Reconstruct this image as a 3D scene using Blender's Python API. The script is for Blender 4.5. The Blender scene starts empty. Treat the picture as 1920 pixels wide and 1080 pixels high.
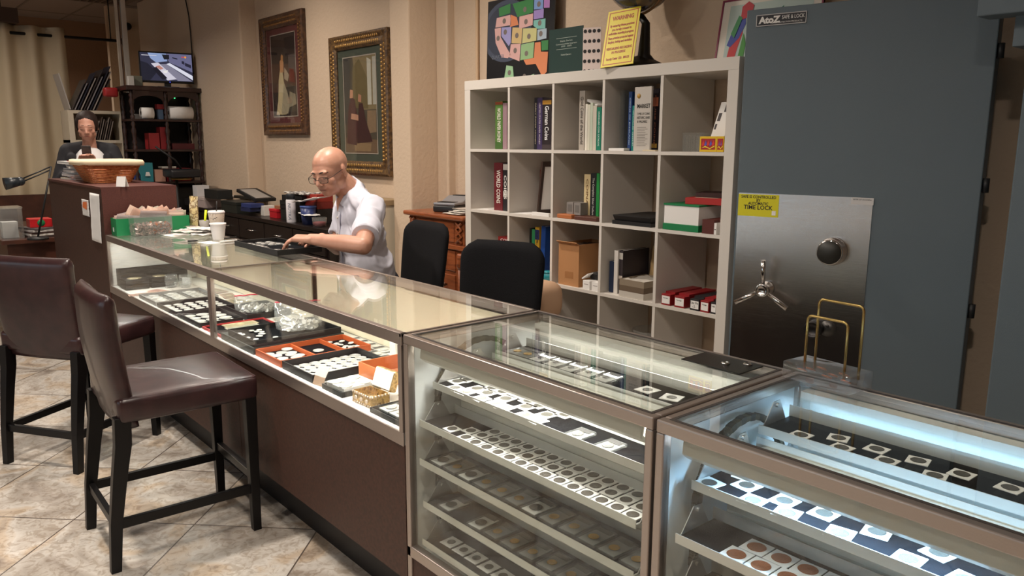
import bpy, bmesh, math, random
from mathutils import Vector, Matrix, Euler, noise
random.seed(7)
PI = math.pi
SC = bpy.context.scene
COL = SC.collection
V = Vector

# ------------------------------------------------------------------ camera
CAM_H, FPX, PITCH, YAW, ROLL = 1.4938, 1472.37, math.radians(10.422), math.radians(49.185), math.radians(0.262)
fw = V((-math.sin(YAW) * math.cos(PITCH), math.cos(YAW) * math.cos(PITCH), -math.sin(PITCH)))
rt0 = V((math.cos(YAW), math.sin(YAW), 0))
up0 = rt0.cross(fw)
rt = rt0 * math.cos(ROLL) + up0 * math.sin(ROLL)
up = -rt0 * math.sin(ROLL) + up0 * math.cos(ROLL)
cam_d = bpy.data.cameras.new('camera')
cam = bpy.data.objects.new('camera', cam_d)
COL.objects.link(cam)
cam_d.sensor_width = 36
cam_d.lens = FPX / 1920 * 36
cam_d.clip_start = 0.05
m3 = Matrix((rt, up, -fw)).transposed()
cam.matrix_world = Matrix.Translation((0, 0, CAM_H)) @ m3.to_4x4()
SC.camera = cam

# ------------------------------------------------------------------ world, exposure
w = bpy.data.worlds.new('world')
SC.world = w
w.use_nodes = True
w.node_tree.nodes['Background'].inputs[0].default_value = (0.72, 0.86, 1.0, 1)
w.node_tree.nodes['Background'].inputs[1].default_value = 1.3
SC.view_settings.view_transform = 'Standard'
SC.view_settings.look = 'None'
SC.view_settings.exposure = 0.0
SC.view_settings.gamma = 1
SC.view_settings.use_curve_mapping = False

def area_light(name, loc, size, power, color, direction=(0, 0, -1), size_y=None, spread=180, parent=None):
    d = bpy.data.lights.new(name, 'AREA')
    d.energy = power
    d.color = color
    d.spread = math.radians(spread)
    if size_y:
        d.shape = 'RECTANGLE'; d.size = size; d.size_y = size_y
    else:
        d.shape = 'DISK'; d.size = size
    o = bpy.data.objects.new(name, d)
    COL.objects.link(o)
    o.location = loc
    o.rotation_euler = V(direction).to_track_quat('-Z', 'Y').to_euler()
    if parent: o.parent = parent
    return o

WARM = (1.0, 0.88, 0.76)
NEUT = (1.0, 0.97, 0.93)
COOL = (0.36, 0.66, 1.0)
CEIL_Z = 3.1
# recessed ceiling lamps: position, power, colour (their cans are built with the ceiling)
LAMPS = [((-1.6, 0.7), 20, WARM), ((-3.3, 0.4), 40, WARM), ((-3.7, 2.0), 30, WARM), ((-5.6, 1.0), 34, WARM),
         ((-5.9, 2.1), 18, WARM), ((-2.0, -1.4), 26, WARM), ((-0.15, 0.2), 24, WARM), ((-7.9, 1.0), 24, WARM), ((-10.6, 1.2), 26, WARM)]  # last lamp added only to brighten the far wall and curtain
for (x, y), p, c in LAMPS:
    area_light('ceiling_lamp_light', (x, y, CEIL_Z - 0.012), 0.16, p, c, spread=150)
# strip lamps inside the display cases (their tubes are parts of the cases)
CASE_LIGHTS = [
    ((-4.18, 1.215, 0.922), (1.50, 0.02), 6.5, NEUT, (0, 0.45, -1)),
    ((-2.61, 1.215, 0.922), (1.42, 0.02), 7.5, NEUT, (0, 0.45, -1)),
    ((-1.39, 1.255, 0.874), (0.70, 0.02), 2.0, NEUT, (0, 0.25, -1)),
    ((-0.40, 1.255, 0.874), (0.78, 0.02), 7.0, COOL, (0, 0.25, -1)),
    ((-1.39, 1.655, 0.915), (0.76, 0.02), 1.1, NEUT, (0, -0.35, -1)),
    ((-0.46, 1.655, 0.915), (0.80, 0.02), 3.2, COOL, (0, -0.35, -1)),
]
for loc, (a, b), p, c, dr in CASE_LIGHTS:
    o = area_light('case_lamp_light', loc, a, p, c, dr, size_y=b)
    # keep the long side along X
    z = -V(dr).normalized(); x = V((1, 0, 0)); y = z.cross(x)
    o.rotation_euler = Matrix((x, y, z)).transposed().to_euler()

# fill daylight through a window added behind the camera to brighten the room (portal guides the sampling of the sky)
pd = bpy.data.lights.new('fill_window_portal', 'AREA'); pd.shape = 'RECTANGLE'; pd.size = 5.0; pd.size_y = 1.6; pd.cycles.is_portal = True
po = bpy.data.objects.new('fill_window_portal', pd); COL.objects.link(po); po.location = (-4.0, -3.47, 1.7); po.rotation_euler = (math.radians(-90), 0, 0)

# ------------------------------------------------------------------ pixel <-> plane helpers (1920x1080 frame)
def ray(u, v): return (rt * ((u - 960) / FPX) - up * ((v - 540) / FPX) + fw)
def AZ(u, v, z):
    d = ray(u, v); return V((0, 0, CAM_H)) + d * ((z - CAM_H) / d.z)
def AY(u, v, y):
    d = ray(u, v); return V((0, 0, CAM_H)) + d * (y / d.y)
def AX(u, v, x):
    d = ray(u, v); return V((0, 0, CAM_H)) + d * (x / d.x)

# ------------------------------------------------------------------ materials
def s2l(c):
    c /= 255.0
    return c / 12.92 if c <= 0.04045 else ((c + 0.055) / 1.055) ** 2.4
_mc = {}
def col(r, g, b, rough=0.6, metal=0.0, emit=0.0, bump=0.0, bscale=80, vary=0.0, vscale=6, coat=0.0, name=None, spec=0.5):
    """procedural material: base colour (sRGB) with optional noise variation and bump"""
    key = (r, g, b, rough, metal, emit, bump, bscale, vary, vscale, coat, spec)
    if key in _mc: return _mc[key]
    m = bpy.data.materials.new(name or 'paint')
    m.use_nodes = True
    nt = m.node_tree; bs = nt.nodes['Principled BSDF']
    L = (s2l(r), s2l(g), s2l(b), 1)
    bs.inputs['Base Color'].default_value = L
    bs.inputs['Roughness'].default_value = rough
    bs.inputs['Metallic'].default_value = metal
    bs.inputs['Specular IOR Level'].default_value = spec
    if coat: bs.inputs['Coat Weight'].default_value = coat; bs.inputs['Coat Roughness'].default_value = 0.08
    if emit:
        bs.inputs['Emission Color'].default_value = L
        bs.inputs['Emission Strength'].default_value = emit
    tc = None
    if vary or bump:
        tc = nt.nodes.new('ShaderNodeTexCoord')
    if vary:
        n = nt.nodes.new('ShaderNodeTexNoise'); n.inputs['Scale'].default_value = vscale; n.inputs['Detail'].default_value = 6
        nt.links.new(tc.outputs['Object'], n.inputs['Vector'])
        mx = nt.nodes.new('ShaderNodeMix'); mx.data_type = 'RGBA'
        mx.inputs[6].default_value = tuple(x * (1 - vary) for x in L[:3]) + (1,)
        mx.inputs[7].default_value = tuple(min(1, x * (1 + vary)) for x in L[:3]) + (1,)
        nt.links.new(n.outputs['Fac'], mx.inputs[0])
        nt.links.new(mx.outputs[2], bs.inputs['Base Color'])
    if bump:
        n = nt.nodes.new('ShaderNodeTexNoise'); n.inputs['Scale'].default_value = bscale; n.inputs['Detail'].default_value = 4
        nt.links.new(tc.outputs['Object'], n.inputs['Vector'])
        bp = nt.nodes.new('ShaderNodeBump'); bp.inputs['Strength'].default_value = bump; bp.inputs['Distance'].default_value = 0.01
        nt.links.new(n.outputs['Fac'], bp.inputs['Height'])
        nt.links.new(bp.outputs['Normal'], bs.inputs['Normal'])
    _mc[key] = m
    return m

def glass_mat(name, tint=(0.95, 0.97, 0.95), refl=1.0, base=0.04, rough=0.0, haze=0.0):
    m = bpy.data.materials.new(name); m.use_nodes = True
    nt = m.node_tree; nt.nodes.clear()
    out = nt.nodes.new('ShaderNodeOutputMaterial')
    tr = nt.nodes.new('ShaderNodeBsdfTransparent'); tr.inputs[0].default_value = (*tint, 1)
    gl = nt.nodes.new('ShaderNodeBsdfGlossy'); gl.inputs['Roughness'].default_value = rough
    gl.inputs[0].default_value = (1, 1, 1, 1)
    lw = nt.nodes.new('ShaderNodeLayerWeight'); lw.inputs[0].default_value = 0.5
    pw = nt.nodes.new('ShaderNodeMath'); pw.operation = 'POWER'; pw.inputs[1].default_value = 5
    mu = nt.nodes.new('ShaderNodeMath'); mu.operation = 'MULTIPLY_ADD'; mu.inputs[1].default_value = refl - base; mu.inputs[2].default_value = base
    nt.links.new(lw.outputs['Facing'], pw.inputs[0]); nt.links.new(pw.outputs[0], mu.inputs[0])
    mx = nt.nodes.new('ShaderNodeMixShader')
    nt.links.new(mu.outputs[0], mx.inputs[0]); nt.links.new(tr.outputs[0], mx.inputs[1]); nt.links.new(gl.outputs[0], mx.inputs[2])
    last = mx
    if haze:
        df = nt.nodes.new('ShaderNodeBsdfDiffuse'); df.inputs[0].default_value = (0.8, 0.82, 0.8, 1)
        m2 = nt.nodes.new('ShaderNodeMixShader'); m2.inputs[0].default_value = haze
        nt.links.new(mx.outputs[0], m2.inputs[1]); nt.links.new(df.outputs[0], m2.inputs[2]); last = m2
    nt.links.new(last.outputs[0], out.inputs[0])
    return m
GLASS = glass_mat('case_glass', (0.955, 0.975, 0.96))
CLEAR = glass_mat('clear_plastic', (0.93, 0.94, 0.94), haze=0.06)
BAGM = glass_mat('zip_bag_plastic', (0.93, 0.93, 0.93), rough=0.12, haze=0.12, base=0.12)

def ramp_mat(name, colors, scale=4, rough=0.6, kind='noise', dist=0.0, bump=0.0, stretch=(1, 1, 1), coat=0, detail=8, metal=0):
    m = bpy.data.materials.new(name); m.use_nodes = True
    nt = m.node_tree; bs = nt.nodes['Principled BSDF']
    bs.inputs['Roughness'].default_value = rough; bs.inputs['Metallic'].default_value = metal
    if coat: bs.inputs['Coat Weight'].default_value = coat
    tc = nt.nodes.new('ShaderNodeTexCoord'); mp = nt.nodes.new('ShaderNodeMapping'); mp.inputs['Scale'].default_value = stretch
    nt.links.new(tc.outputs['Object'], mp.inputs['Vector'])
    n = nt.nodes.new('ShaderNodeTexNoise' if kind == 'noise' else 'ShaderNodeTexWave' if kind == 'wave' else 'ShaderNodeTexVoronoi')
    n.inputs['Scale'].default_value = scale
    if kind == 'noise': n.inputs['Detail'].default_value = detail; n.inputs['Distortion'].default_value = dist
    if kind == 'wave': n.inputs['Distortion'].default_value = dist; n.inputs['Detail'].default_value = 3
    nt.links.new(mp.outputs[0], n.inputs['Vector'])
    r = nt.nodes.new('ShaderNodeValToRGB')
    el = r.color_ramp.elements
    while len(el) < len(colors): el.new(0.5)
    for i, (p, c) in enumerate(colors):
        el[i].position = p; el[i].color = (s2l(c[0]), s2l(c[1]), s2l(c[2]), 1)
    outn = n.outputs['Fac'] if kind != 'voronoi' else n.outputs['Distance']
    nt.links.new(outn, r.inputs[0]); nt.links.new(r.outputs[0], bs.inputs['Base Color'])
    if bump:
        bp = nt.nodes.new('ShaderNodeBump'); bp.inputs['Strength'].default_value = bump; bp.inputs['Distance'].default_value = 0.005
        nt.links.new(outn, bp.inputs['Height']); nt.links.new(bp.outputs[0], bs.inputs['Normal'])
    return m

WHITE = col(232, 228, 222, 0.45, name='white_laminate')
PAPER = col(235, 233, 230, 0.85, name='paper')
BLACK = col(18, 17, 18, 0.55, name='black')
VELVET = col(13, 14, 19, 0.95, bump=0.3, bscale=900, name='black_velvet', spec=0.1)
ALU = col(176, 165, 158, 0.32, 0.85, bump=0.05, bscale=300, name='brushed_aluminium')
CHROME = col(215, 213, 210, 0.12, 1.0, name='chrome')
STEEL = col(150, 150, 150, 0.35, 1.0, name='steel')
BRASS = col(172, 146, 92, 0.25, 1.0, name='brass')
SILVER = col(150, 146, 138, 0.38, 0.8, bump=0.6, bscale=400, name='silver_coin')
DULL = col(96, 90, 82, 0.5, 0.5, bump=0.6, bscale=400, name='worn_coin')
COPPER = col(186, 112, 74, 0.32, 0.85, bump=0.6, bscale=400, name='copper_coin')
GOLD = col(214, 170, 90, 0.3, 0.9, bump=0.6, bscale=400, name='gold_coin')

# ------------------------------------------------------------------ mesh builder
class MB:
    def __init__(s, M=None):
        s.bm = bmesh.new(); s.mats = []; s.M = M or Matrix()
    def mi(s, m):
        if m is None: return 0
        if m not in s.mats: s.mats.append(m)
        return s.mats.index(m)
    def face(s, pts, m=None, smooth=False):
        vs = [s.bm.verts.new(s.M @ V(p)) for p in pts]
        f = s.bm.faces.new(vs); f.material_index = s.mi(m); f.smooth = smooth
        return f
    def mesh(s, vs, fs, m=None, smooth=False):
        k = s.mi(m)
        bv = [s.bm.verts.new(s.M @ V(p)) for p in vs]
        for f in fs:
            try:
                ff = s.bm.faces.new([bv[i] for i in f]); ff.material_index = k; ff.smooth = smooth
            except ValueError: pass
        return bv
    def box(s, a, b, m=None, T=None, taper=None):
        x0, y0, z0 = a; x1, y1, z1 = b
        vs = [V(p) for p in ((x0,y0,z0),(x1,y0,z0),(x1,y1,z0),(x0,y1,z0),(x0,y0,z1),(x1,y0,z1),(x1,y1,z1),(x0,y1,z1))]
        if taper:
            cx, cy = (x0+x1)/2, (y0+y1)/2
            for i in range(4): vs[i] = V((cx+(vs[i].x-cx)*taper, cy+(vs[i].y-cy)*taper, vs[i].z))
        if T is not None: vs = [T @ v for v in vs]
        s.mesh(vs, [(0,3,2,1),(4,5,6,7),(0,1,5,4),(1,2,6,5),(2,3,7,6),(3,0,4,7)], m)
    def rbox(s, a, b, r, m=None, seg=3, T=None):
        """box with rounded edges everywhere"""
        bm = bmesh.new()
        bmesh.ops.create_cube(bm, size=1)
        for v in bm.verts:
            v.co = V(((a[i] + b[i]) / 2 + v.co[i] * (b[i] - a[i]) for i in range(3)))
        bmesh.ops.bevel(bm, geom=bm.edges[:], offset=r, segments=seg, affect='EDGES', profile=0.5)
        s.add(bm, m, True, T)
    def add(s, bm, m, smooth=False, T=None):
        vs = [(T @ v.co if T is not None else v.co.copy()) for v in bm.verts]
        bm.verts.index_update()
        fs = [[v.index for v in f.verts] for f in bm.faces]
        s.mesh(vs, fs, m, smooth); bm.free()
    def cyl(s, p0, p1, r0, r1=None, m=None, seg=20, smooth=True, caps=True):
        p0 = V(p0); p1 = V(p1); r1 = r0 if r1 is None else r1
        d = (p1 - p0).normalized(); a = d.orthogonal().normalized(); b = d.cross(a)
        vs = []
        for p, r in ((p0, r0), (p1, r1)):
            for i in range(seg):
                t = 2*PI*i/seg; vs.append(p + a*math.cos(t)*r + b*math.sin(t)*r)
        k = s.mi(m)
        bv = [s.bm.verts.new(s.M @ v) for v in vs]
        for i in range(seg):
            j = (i+1) % seg
            f = s.bm.faces.new((bv[i], bv[j], bv[seg+j], bv[seg+i])); f.material_index = k; f.smooth = smooth
        if caps:
            for r in (bv[:seg][::-1], bv[seg:]):
                f = s.bm.faces.new(r); f.material_index = k
    def lathe(s, prof, c=(0,0,0), m=None, seg=28, T=None, smooth=True, axis=None):
        c = V(c); k = s.mi(m); rings = []
        R = Matrix() if axis is None else V((0,0,1)).rotation_difference(V(axis)).to_matrix().to_4x4()
        for r, z in prof:
            ring = []
            for i in range(seg):
                t = 2*PI*i/seg
                p = c + R @ V((max(r,1e-5)*math.cos(t), max(r,1e-5)*math.sin(t), z))
                if T is not None: p = T @ p
                ring.append(s.bm.verts.new(s.M @ p))
            rings.append(ring)
        for a, b in zip(rings, rings[1:]):
            for i in range(seg):
                j = (i+1) % seg
                f = s.bm.faces.new((a[i], a[j], b[j], b[i])); f.material_index = k; f.smooth = smooth
        if prof[0][0] > 1e-4:
            f = s.bm.faces.new(rings[0][::-1]); f.material_index = k
        if prof[-1][0] > 1e-4:
            f = s.bm.faces.new(rings[-1]); f.material_index = k
    def tube(s, pts, r, m=None, seg=8, closed=False):
        pts = [V(p) for p in pts]; n = len(pts); k = s.mi(m); rings = []
        rr = r if isinstance(r, (list, tuple)) else [r]*n
        nrm = None
        for i, p in enumerate(pts):
            a = pts[(i-1) % n] if (closed or i) else p; b = pts[(i+1) % n] if (closed or i < n-1) else p
            d = (b - a)
            d = d.normalized() if d.length > 1e-9 else V((0,0,1))
            if nrm is None: nrm = d.orthogonal().normalized()
            nrm = (nrm - d*nrm.dot(d))
            nrm = nrm.normalized() if nrm.length > 1e-6 else d.orthogonal().normalized()
            bn = d.cross(nrm)
            rings.append([s.bm.verts.new(s.M @ (p + nrm*math.cos(2*PI*q/seg)*rr[i] + bn*math.sin(2*PI*q/seg)*rr[i])) for q in range(seg)])
        prs = list(zip(rings, rings[1:])) + ([(rings[-1], rings[0])] if closed else [])
        for a, b in prs:
            for q in range(seg):
                w_ = (q+1) % seg
                f = s.bm.faces.new((a[q], a[w_], b[w_], b[q])); f.material_index = k; f.smooth = True
        if not closed:
            for rg in (rings[0][::-1], rings[-1]):
                f = s.bm.faces.new(rg); f.material_index = k
    def prism(s, poly, z0, z1, m=None, T=None, smooth=False):
        n = len(poly)
        vs = [V((x, y, z0)) for x, y in poly] + [V((x, y, z1)) for x, y in poly]
        if T is not None: vs = [T @ v for v in vs]
        s.mesh(vs, [tuple(range(n))[::-1], tuple(range(n, 2*n))] + [(i, (i+1) % n, n+(i+1) % n, n+i) for i in range(n)], m, smooth)
    def grid(s, f, nu, nv, m=None, smooth=True, closed_u=False):
        k = s.mi(m)
        g = [[s.bm.verts.new(s.M @ V(f(i/(nu if closed_u else nu-1), j/(nv-1)))) for j in range(nv)] for i in range(nu)]
        for i in range(nu if closed_u else nu-1):
            for j in range(nv-1):
                i2 = (i+1) % nu
                fc = s.bm.faces.new((g[i][j], g[i2][j], g[i2][j+1], g[i][j+1])); fc.material_index = k; fc.smooth = smooth
    def ell(s, c, r, m=None, T=None, seg=20, rings=12):
        k = s.mi(m); c = V(c); bm = bmesh.new()
        bmesh.ops.create_uvsphere(bm, u_segments=seg, v_segments=rings, radius=1)
        for v in bm.verts:
            v.co = c + V((v.co.x*r[0], v.co.y*r[1], v.co.z*r[2]))
        s.add(bm, m, True, T)
    def build(s, name, mat=None, parent=None, bevel=0.0, solid=0.0):
        me = bpy.data.meshes.new(name)
        bmesh.ops.recalc_face_normals(s.bm, faces=s.bm.faces[:])
        s.bm.to_mesh(me); s.bm.free()
        for m in (s.mats or [mat or WHITE]): me.materials.append(m)
        o = bpy.data.objects.new(name, me); COL.objects.link(o)
        if parent is not None: o.parent = parent
        if solid:
            md = o.modifiers.new('solid', 'SOLIDIFY'); md.thickness = solid; md.offset = 0
        if bevel:
            md = o.modifiers.new('bevel', 'BEVEL'); md.width = bevel; md.segments = 2; md.limit_method = 'ANGLE'
        return o

def tag(o, label=None, cat=None, group=None, kind=None):
    if label: o['label'] = label
    if cat: o['category'] = cat
    if group: o['group'] = group
    if kind: o['kind'] = kind
    return o
def thing(name, label, cat, loc=(0,0,0), rz=0.0, group=None, rot=None):
    o = bpy.data.objects.new(name, None); COL.objects.link(o)
    o.empty_display_size = 0.05
    o.location = loc; o.rotation_euler = rot if rot else (0, 0, rz)
    return tag(o, label, cat, group)
def copy_tree(o, loc=None, rot=None, label=None, group=None, scale=None):
    c = o.copy(); COL.objects.link(c)
    for ch in o.children:
        d = ch.copy(); COL.objects.link(d); d.parent = c
        for g in ch.children:
            e = g.copy(); COL.objects.link(e); e.parent = d
    if loc is not None: c.location = loc
    if rot is not None: c.rotation_euler = rot
    if scale is not None: c.scale = scale
    if label: c['label'] = label
    if group: c['group'] = group
    return c
def struct(mb, name, mat=None, **k):
    return tag(mb.build(name, mat, **k), kind='structure')

def text(s, size, mat, parent, M, width=None, name='lettering', align='CENTER', ext=0.0002, bold=0.0, height=None):
    """flat lettering as a mesh part; M maps the text plane (x right, y up, z out)"""
    cu = bpy.data.curves.new('t', 'FONT'); cu.body = s; cu.size = size
    cu.align_x = align; cu.align_y = 'CENTER'; cu.extrude = ext; cu.resolution_u = 2
    if bold: cu.offset = bold * size
    o = bpy.data.objects.new('t', cu); COL.objects.link(o)
    dg = bpy.context.evaluated_depsgraph_get()
    me = bpy.data.meshes.new_from_object(o.evaluated_get(dg))
    bpy.data.objects.remove(o); bpy.data.curves.remove(cu)
    xs = [v.co.x for v in me.vertices]
    if xs and width:
        k = width / max(1e-6, max(xs) - min(xs))
        for v in me.vertices: v.co.x *= k
    if xs and height:
        ys = [v.co.y for v in me.vertices]; k = height / max(1e-6, max(ys) - min(ys))
        for v in me.vertices: v.co.y *= k
    me.transform(M)
    me.materials.clear(); me.materials.append(mat); me.name = name
    r = bpy.data.objects.new(name, me); COL.objects.link(r); r.parent = parent
    return r
def basis(o, x, y):
    x = V(x).normalized(); y = V(y).normalized(); z = x.cross(y)
    m = Matrix((x, y, z)).transposed().to_4x4(); m.translation = V(o)
    return m
def rotz(a): return Matrix.Rotation(a, 4, 'Z')
def TR(x, y, z, rz=0.0): return Matrix.Translation((x, y, z)) @ rotz(rz)

def blob(parts, voxel, name, mat, parent=None, wrinkle=None, smooth=4):
    """one continuous surface grown from tapered capsules ('c') / ellipsoids ('e') / flat cones ('f')"""
    mb = MB()
    for p in parts:
        if p[0] == 'c':
            _, a, ra, b, rb = p
            mb.cyl(a, b, ra, rb, seg=18); mb.ell(a, (ra,)*3, seg=18, rings=12); mb.ell(b, (rb,)*3, seg=18, rings=12)
        elif p[0] == 'f':
            _, a, ra, b, rb = p
            mb.cyl(a, b, ra, rb, seg=24)
        else:
            T = p[3] if len(p) > 3 else None
            mb.ell(p[1], p[2], T=T, seg=24, rings=16)
    o = mb.build(name, mat)
    md = o.modifiers.new('r', 'REMESH'); md.mode = 'VOXEL'; md.voxel_size = voxel
    md2 = o.modifiers.new('s', 'SMOOTH'); md2.iterations = smooth; md2.factor = 0.5
    dg = bpy.context.evaluated_depsgraph_get()
    me = bpy.data.meshes.new_from_object(o.evaluated_get(dg))
    old = o.data; bpy.data.objects.remove(o); bpy.data.meshes.remove(old)
    if wrinkle:
        ns = [v.normal.copy() for v in me.vertices]
        for v, n in zip(me.vertices, ns): v.co += n * wrinkle(v.co)
    for f in me.polygons: f.use_smooth = True
    me.materials.clear(); me.materials.append(mat); me.name = name
    r = bpy.data.objects.new(name, me); COL.objects.link(r)
    if parent: r.parent = parent
    return r
# ================================================================== SETTING
def floor_mat():
    m = bpy.data.materials.new('marble_floor_tiles'); m.use_nodes = True
    nt = m.node_tree; bs = nt.nodes['Principled BSDF']
    N = lambda t, **k: nt.nodes.new(t)
    tc = N('ShaderNodeTexCoord'); sep = N('ShaderNodeSeparateXYZ'); nt.links.new(tc.outputs['Object'], sep.inputs[0])
    def mth(op, a, b=None, c=None):
        n = N('ShaderNodeMath'); n.operation = op
        for i, x in enumerate((a, b, c)):
            if x is None: continue
            if isinstance(x, (int, float)): n.inputs[i].default_value = x
            else: nt.links.new(x, n.inputs[i])
        return n.outputs[0]
    P = 0.7071 # tile 0.5 m laid on the diagonal
    su = mth('DIVIDE', mth('ADD', mth('ADD', sep.outputs[0], sep.outputs[1]), 1.365), P)
    sv = mth('DIVIDE', mth('ADD', mth('SUBTRACT', sep.outputs[0], sep.outputs[1]), 3.955), P)
    def edge(s):
        fr = mth('FRACT', mth('ADD', s, 100.0)); d = mth('MINIMUM', fr, mth('SUBTRACT', 1.0, fr))
        return mth('LESS_THAN', d, 0.006)
    g = mth('MAXIMUM', edge(su), edge(sv))
    cmb = N('ShaderNodeCombineXYZ')
    nt.links.new(mth('FLOOR', mth('ADD', su, 100.0)), cmb.inputs[0]); nt.links.new(mth('FLOOR', mth('ADD', sv, 100.0)), cmb.inputs[1])
    wn = N('ShaderNodeTexWhiteNoise'); nt.links.new(cmb.outputs[0], wn.inputs['Vector'])
    sc = N('ShaderNodeVectorMath'); sc.operation = 'SCALE'; nt.links.new(wn.outputs['Color'], sc.inputs[0]); sc.inputs['Scale'].default_value = 9
    ad = N('ShaderNodeVectorMath'); nt.links.new(tc.outputs['Object'], ad.inputs[0]); nt.links.new(sc.outputs[0], ad.inputs[1])
    n1 = N('ShaderNodeTexNoise'); n1.inputs['Scale'].default_value = 3.2; n1.inputs['Detail'].default_value = 9; n1.inputs['Distortion'].default_value = 1.1
    nt.links.new(ad.outputs[0], n1.inputs['Vector'])
    r = N('ShaderNodeValToRGB'); el = r.color_ramp.elements
    for _ in range(3): el.new(0.5)
    for i, (p, c) in enumerate(((0.3, (140, 130, 120)), (0.42, (178, 170, 160)), (0.52, (202, 197, 189)), (0.62, (192, 176, 156)), (0.74, (146, 134, 122)))):
        el[i].position = p; el[i].color = (s2l(c[0]), s2l(c[1]), s2l(c[2]), 1)
    nt.links.new(n1.outputs['Fac'], r.inputs[0])
    n2 = N('ShaderNodeTexNoise'); n2.inputs['Scale'].default_value = 22; n2.inputs['Detail'].default_value = 8; n2.inputs['Distortion'].default_value = 2
    nt.links.new(ad.outputs[0], n2.inputs['Vector'])
    r2 = N('ShaderNodeValToRGB'); r2.color_ramp.elements[0].position = 0.40; r2.color_ramp.elements[1].position = 0.52
    r2.color_ramp.elements[0].color = (0.62, 0.55, 0.48, 1); r2.color_ramp.elements[1].color = (1, 1, 1, 1)
    nt.links.new(n2.outputs['Fac'], r2.inputs[0])
    mx = N('ShaderNodeMix'); mx.data_type = 'RGBA'; mx.blend_type = 'MULTIPLY'; mx.inputs[0].default_value = 0.62
    nt.links.new(r.outputs[0], mx.inputs[6]); nt.links.new(r2.outputs[0], mx.inputs[7])
    m2 = N('ShaderNodeMix'); m2.data_type = 'RGBA'; nt.links.new(g, m2.inputs[0]); nt.links.new(mx.outputs[2], m2.inputs[6])
    m2.inputs[7].default_value = (0.11, 0.085, 0.07, 1)
    nt.links.new(m2.outputs[2], bs.inputs['Base Color'])
    ro = mth('MULTIPLY_ADD', n2.outputs['Fac'], 0.25, 0.22)
    nt.links.new(ro, bs.inputs['Roughness'])
    bp = N('ShaderNodeBump'); bp.inputs['Strength'].default_value = 0.15; bp.inputs['Distance'].default_value = 0.01
    nt.links.new(mth('SUBTRACT', n2.outputs['Fac'], mth('MULTIPLY', g, 2.0)), bp.inputs['Height'])
    nt.links.new(bp.outputs[0], bs.inputs['Normal'])
    return m
WALLM = col(206, 184, 160, 0.85, bump=0.35, bscale=38, vary=0.05, vscale=1.5, name='tan_plaster')
WALLD = col(150, 118, 94, 0.85, bump=0.3, bscale=38, vary=0.08, vscale=1.2, name='brown_plaster')
X0, X1, Y0 = -12.3, 2.6, -3.4
b = MB(); b.box((X0, Y0, -0.1), (X1, 4.4, 0), floor_mat()); struct(b, 'floor')
def ceil_mat():
    m = col(150, 136, 128, 0.9, bump=0.4, bscale=120, name='ceiling_tile')
    return m
b = MB(); b.box((X0, Y0, CEIL_Z), (X1, 4.4, CEIL_Z + 0.1), ceil_mat()); struct(b, 'ceiling')
b = MB()
x = X0 + 0.6
while x < X1: b.box((x - 0.012, Y0, CEIL_Z - 0.004), (x + 0.012, 4.3, CEIL_Z + 0.002)); x += 1.22
y = Y0 + 0.5
while y < 4.3: b.box((X0, y - 0.012, CEIL_Z - 0.0045), (X1, y + 0.012, CEIL_Z + 0.002)); y += 0.61
struct(b, 'trim_1', col(120, 108, 100, 0.7, name='ceiling_grid'))
# back wall: picture wall, two piers, bookcase wall, the alcove of the safe
b = MB(); b.box((-10.7, 3.12, 0), (-4.75, 3.4, CEIL_Z)); struct(b, 'wall_back', WALLM)
b = MB(); b.box((-10.2, 2.97, 0), (-7.22, 3.13, CEIL_Z)); struct(b, 'wall_pier_1', WALLM, bevel=0.012)
b = MB(); b.box((-4.76, 3.0, 0), (-4.53, 3.4, CEIL_Z)); struct(b, 'wall_pier_2', WALLM, bevel=0.012)
b = MB(); b.box((-4.55, 3.28, 0), (X1, 3.5, CEIL_Z)); b.box((-4.53, 3.22, 0), (-4.40, 3.29, CEIL_Z)); struct(b, 'wall_bookcase', WALLM, bevel=0.01)
b = MB(); b.box((X1, Y0, 0), (X1 + 0.1, 4.4, CEIL_Z)); struct(b, 'wall_right', WALLM)
b = MB(); WX0, WX1, WZ0, WZ1 = -6.5, -1.5, 0.9, 2.5
for q in ((X0, 0, WX0, CEIL_Z), (WX1, 0, X1, CEIL_Z), (WX0, 0, WX1, WZ0), (WX0, WZ1, WX1, CEIL_Z)): b.box((q[0], Y0 - 0.1, q[1]), (q[2], Y0, q[3]))
struct(b, 'wall_front', WALLM)
b = MB()
for q in ((WX0, WZ0, WX0 + .05, WZ1), (WX1 - .05, WZ0, WX1, WZ1), (WX0 + .05, WZ0, WX1 - .05, WZ0 + .05), (WX0 + .05, WZ1 - .05, WX1 - .05, WZ1), (-4.03, WZ0 + .05, -3.97, WZ1 - .05)): b.box((q[0], Y0 - 0.07, q[1]), (q[2], Y0 - 0.02, q[3]), ALU)
b.box((WX0 + .05, Y0 - 0.05, WZ0 + .05), (WX1 - .05, Y0 - 0.044, WZ1 - .05), GLASS); struct(b, 'fill_window_1')  # unseen window, added to let fill light into the room
b = MB(); b.box((X0 - 0.1, Y0, 0), (X0, 4.4, CEIL_Z)); struct(b, 'wall_left', WALLD)
b = MB(); b.box((-12.3, 3.3, 0), (-10.6, 3.4, CEIL_Z)); b.box((-10.75, 2.75, 0), (-10.66, 3.35, CEIL_Z)); struct(b, 'wall_partition', WALLM)
b = MB(); b.box((X0, -1.5, 2.93), (X0 + 0.03, 2.62, 2.965)); struct(b, 'trim_2', col(50, 36, 30, 0.6, name='dark_trim'))
# pipe conduit beside the map, up the bookcase wall
b = MB(); b.cyl((-4.135, 3.265, 0), (-4.135, 3.265, CEIL_Z), 0.011, seg=12); struct(b, 'trim_3', col(196, 166, 134, 0.6, name='painted_conduit'))
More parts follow.
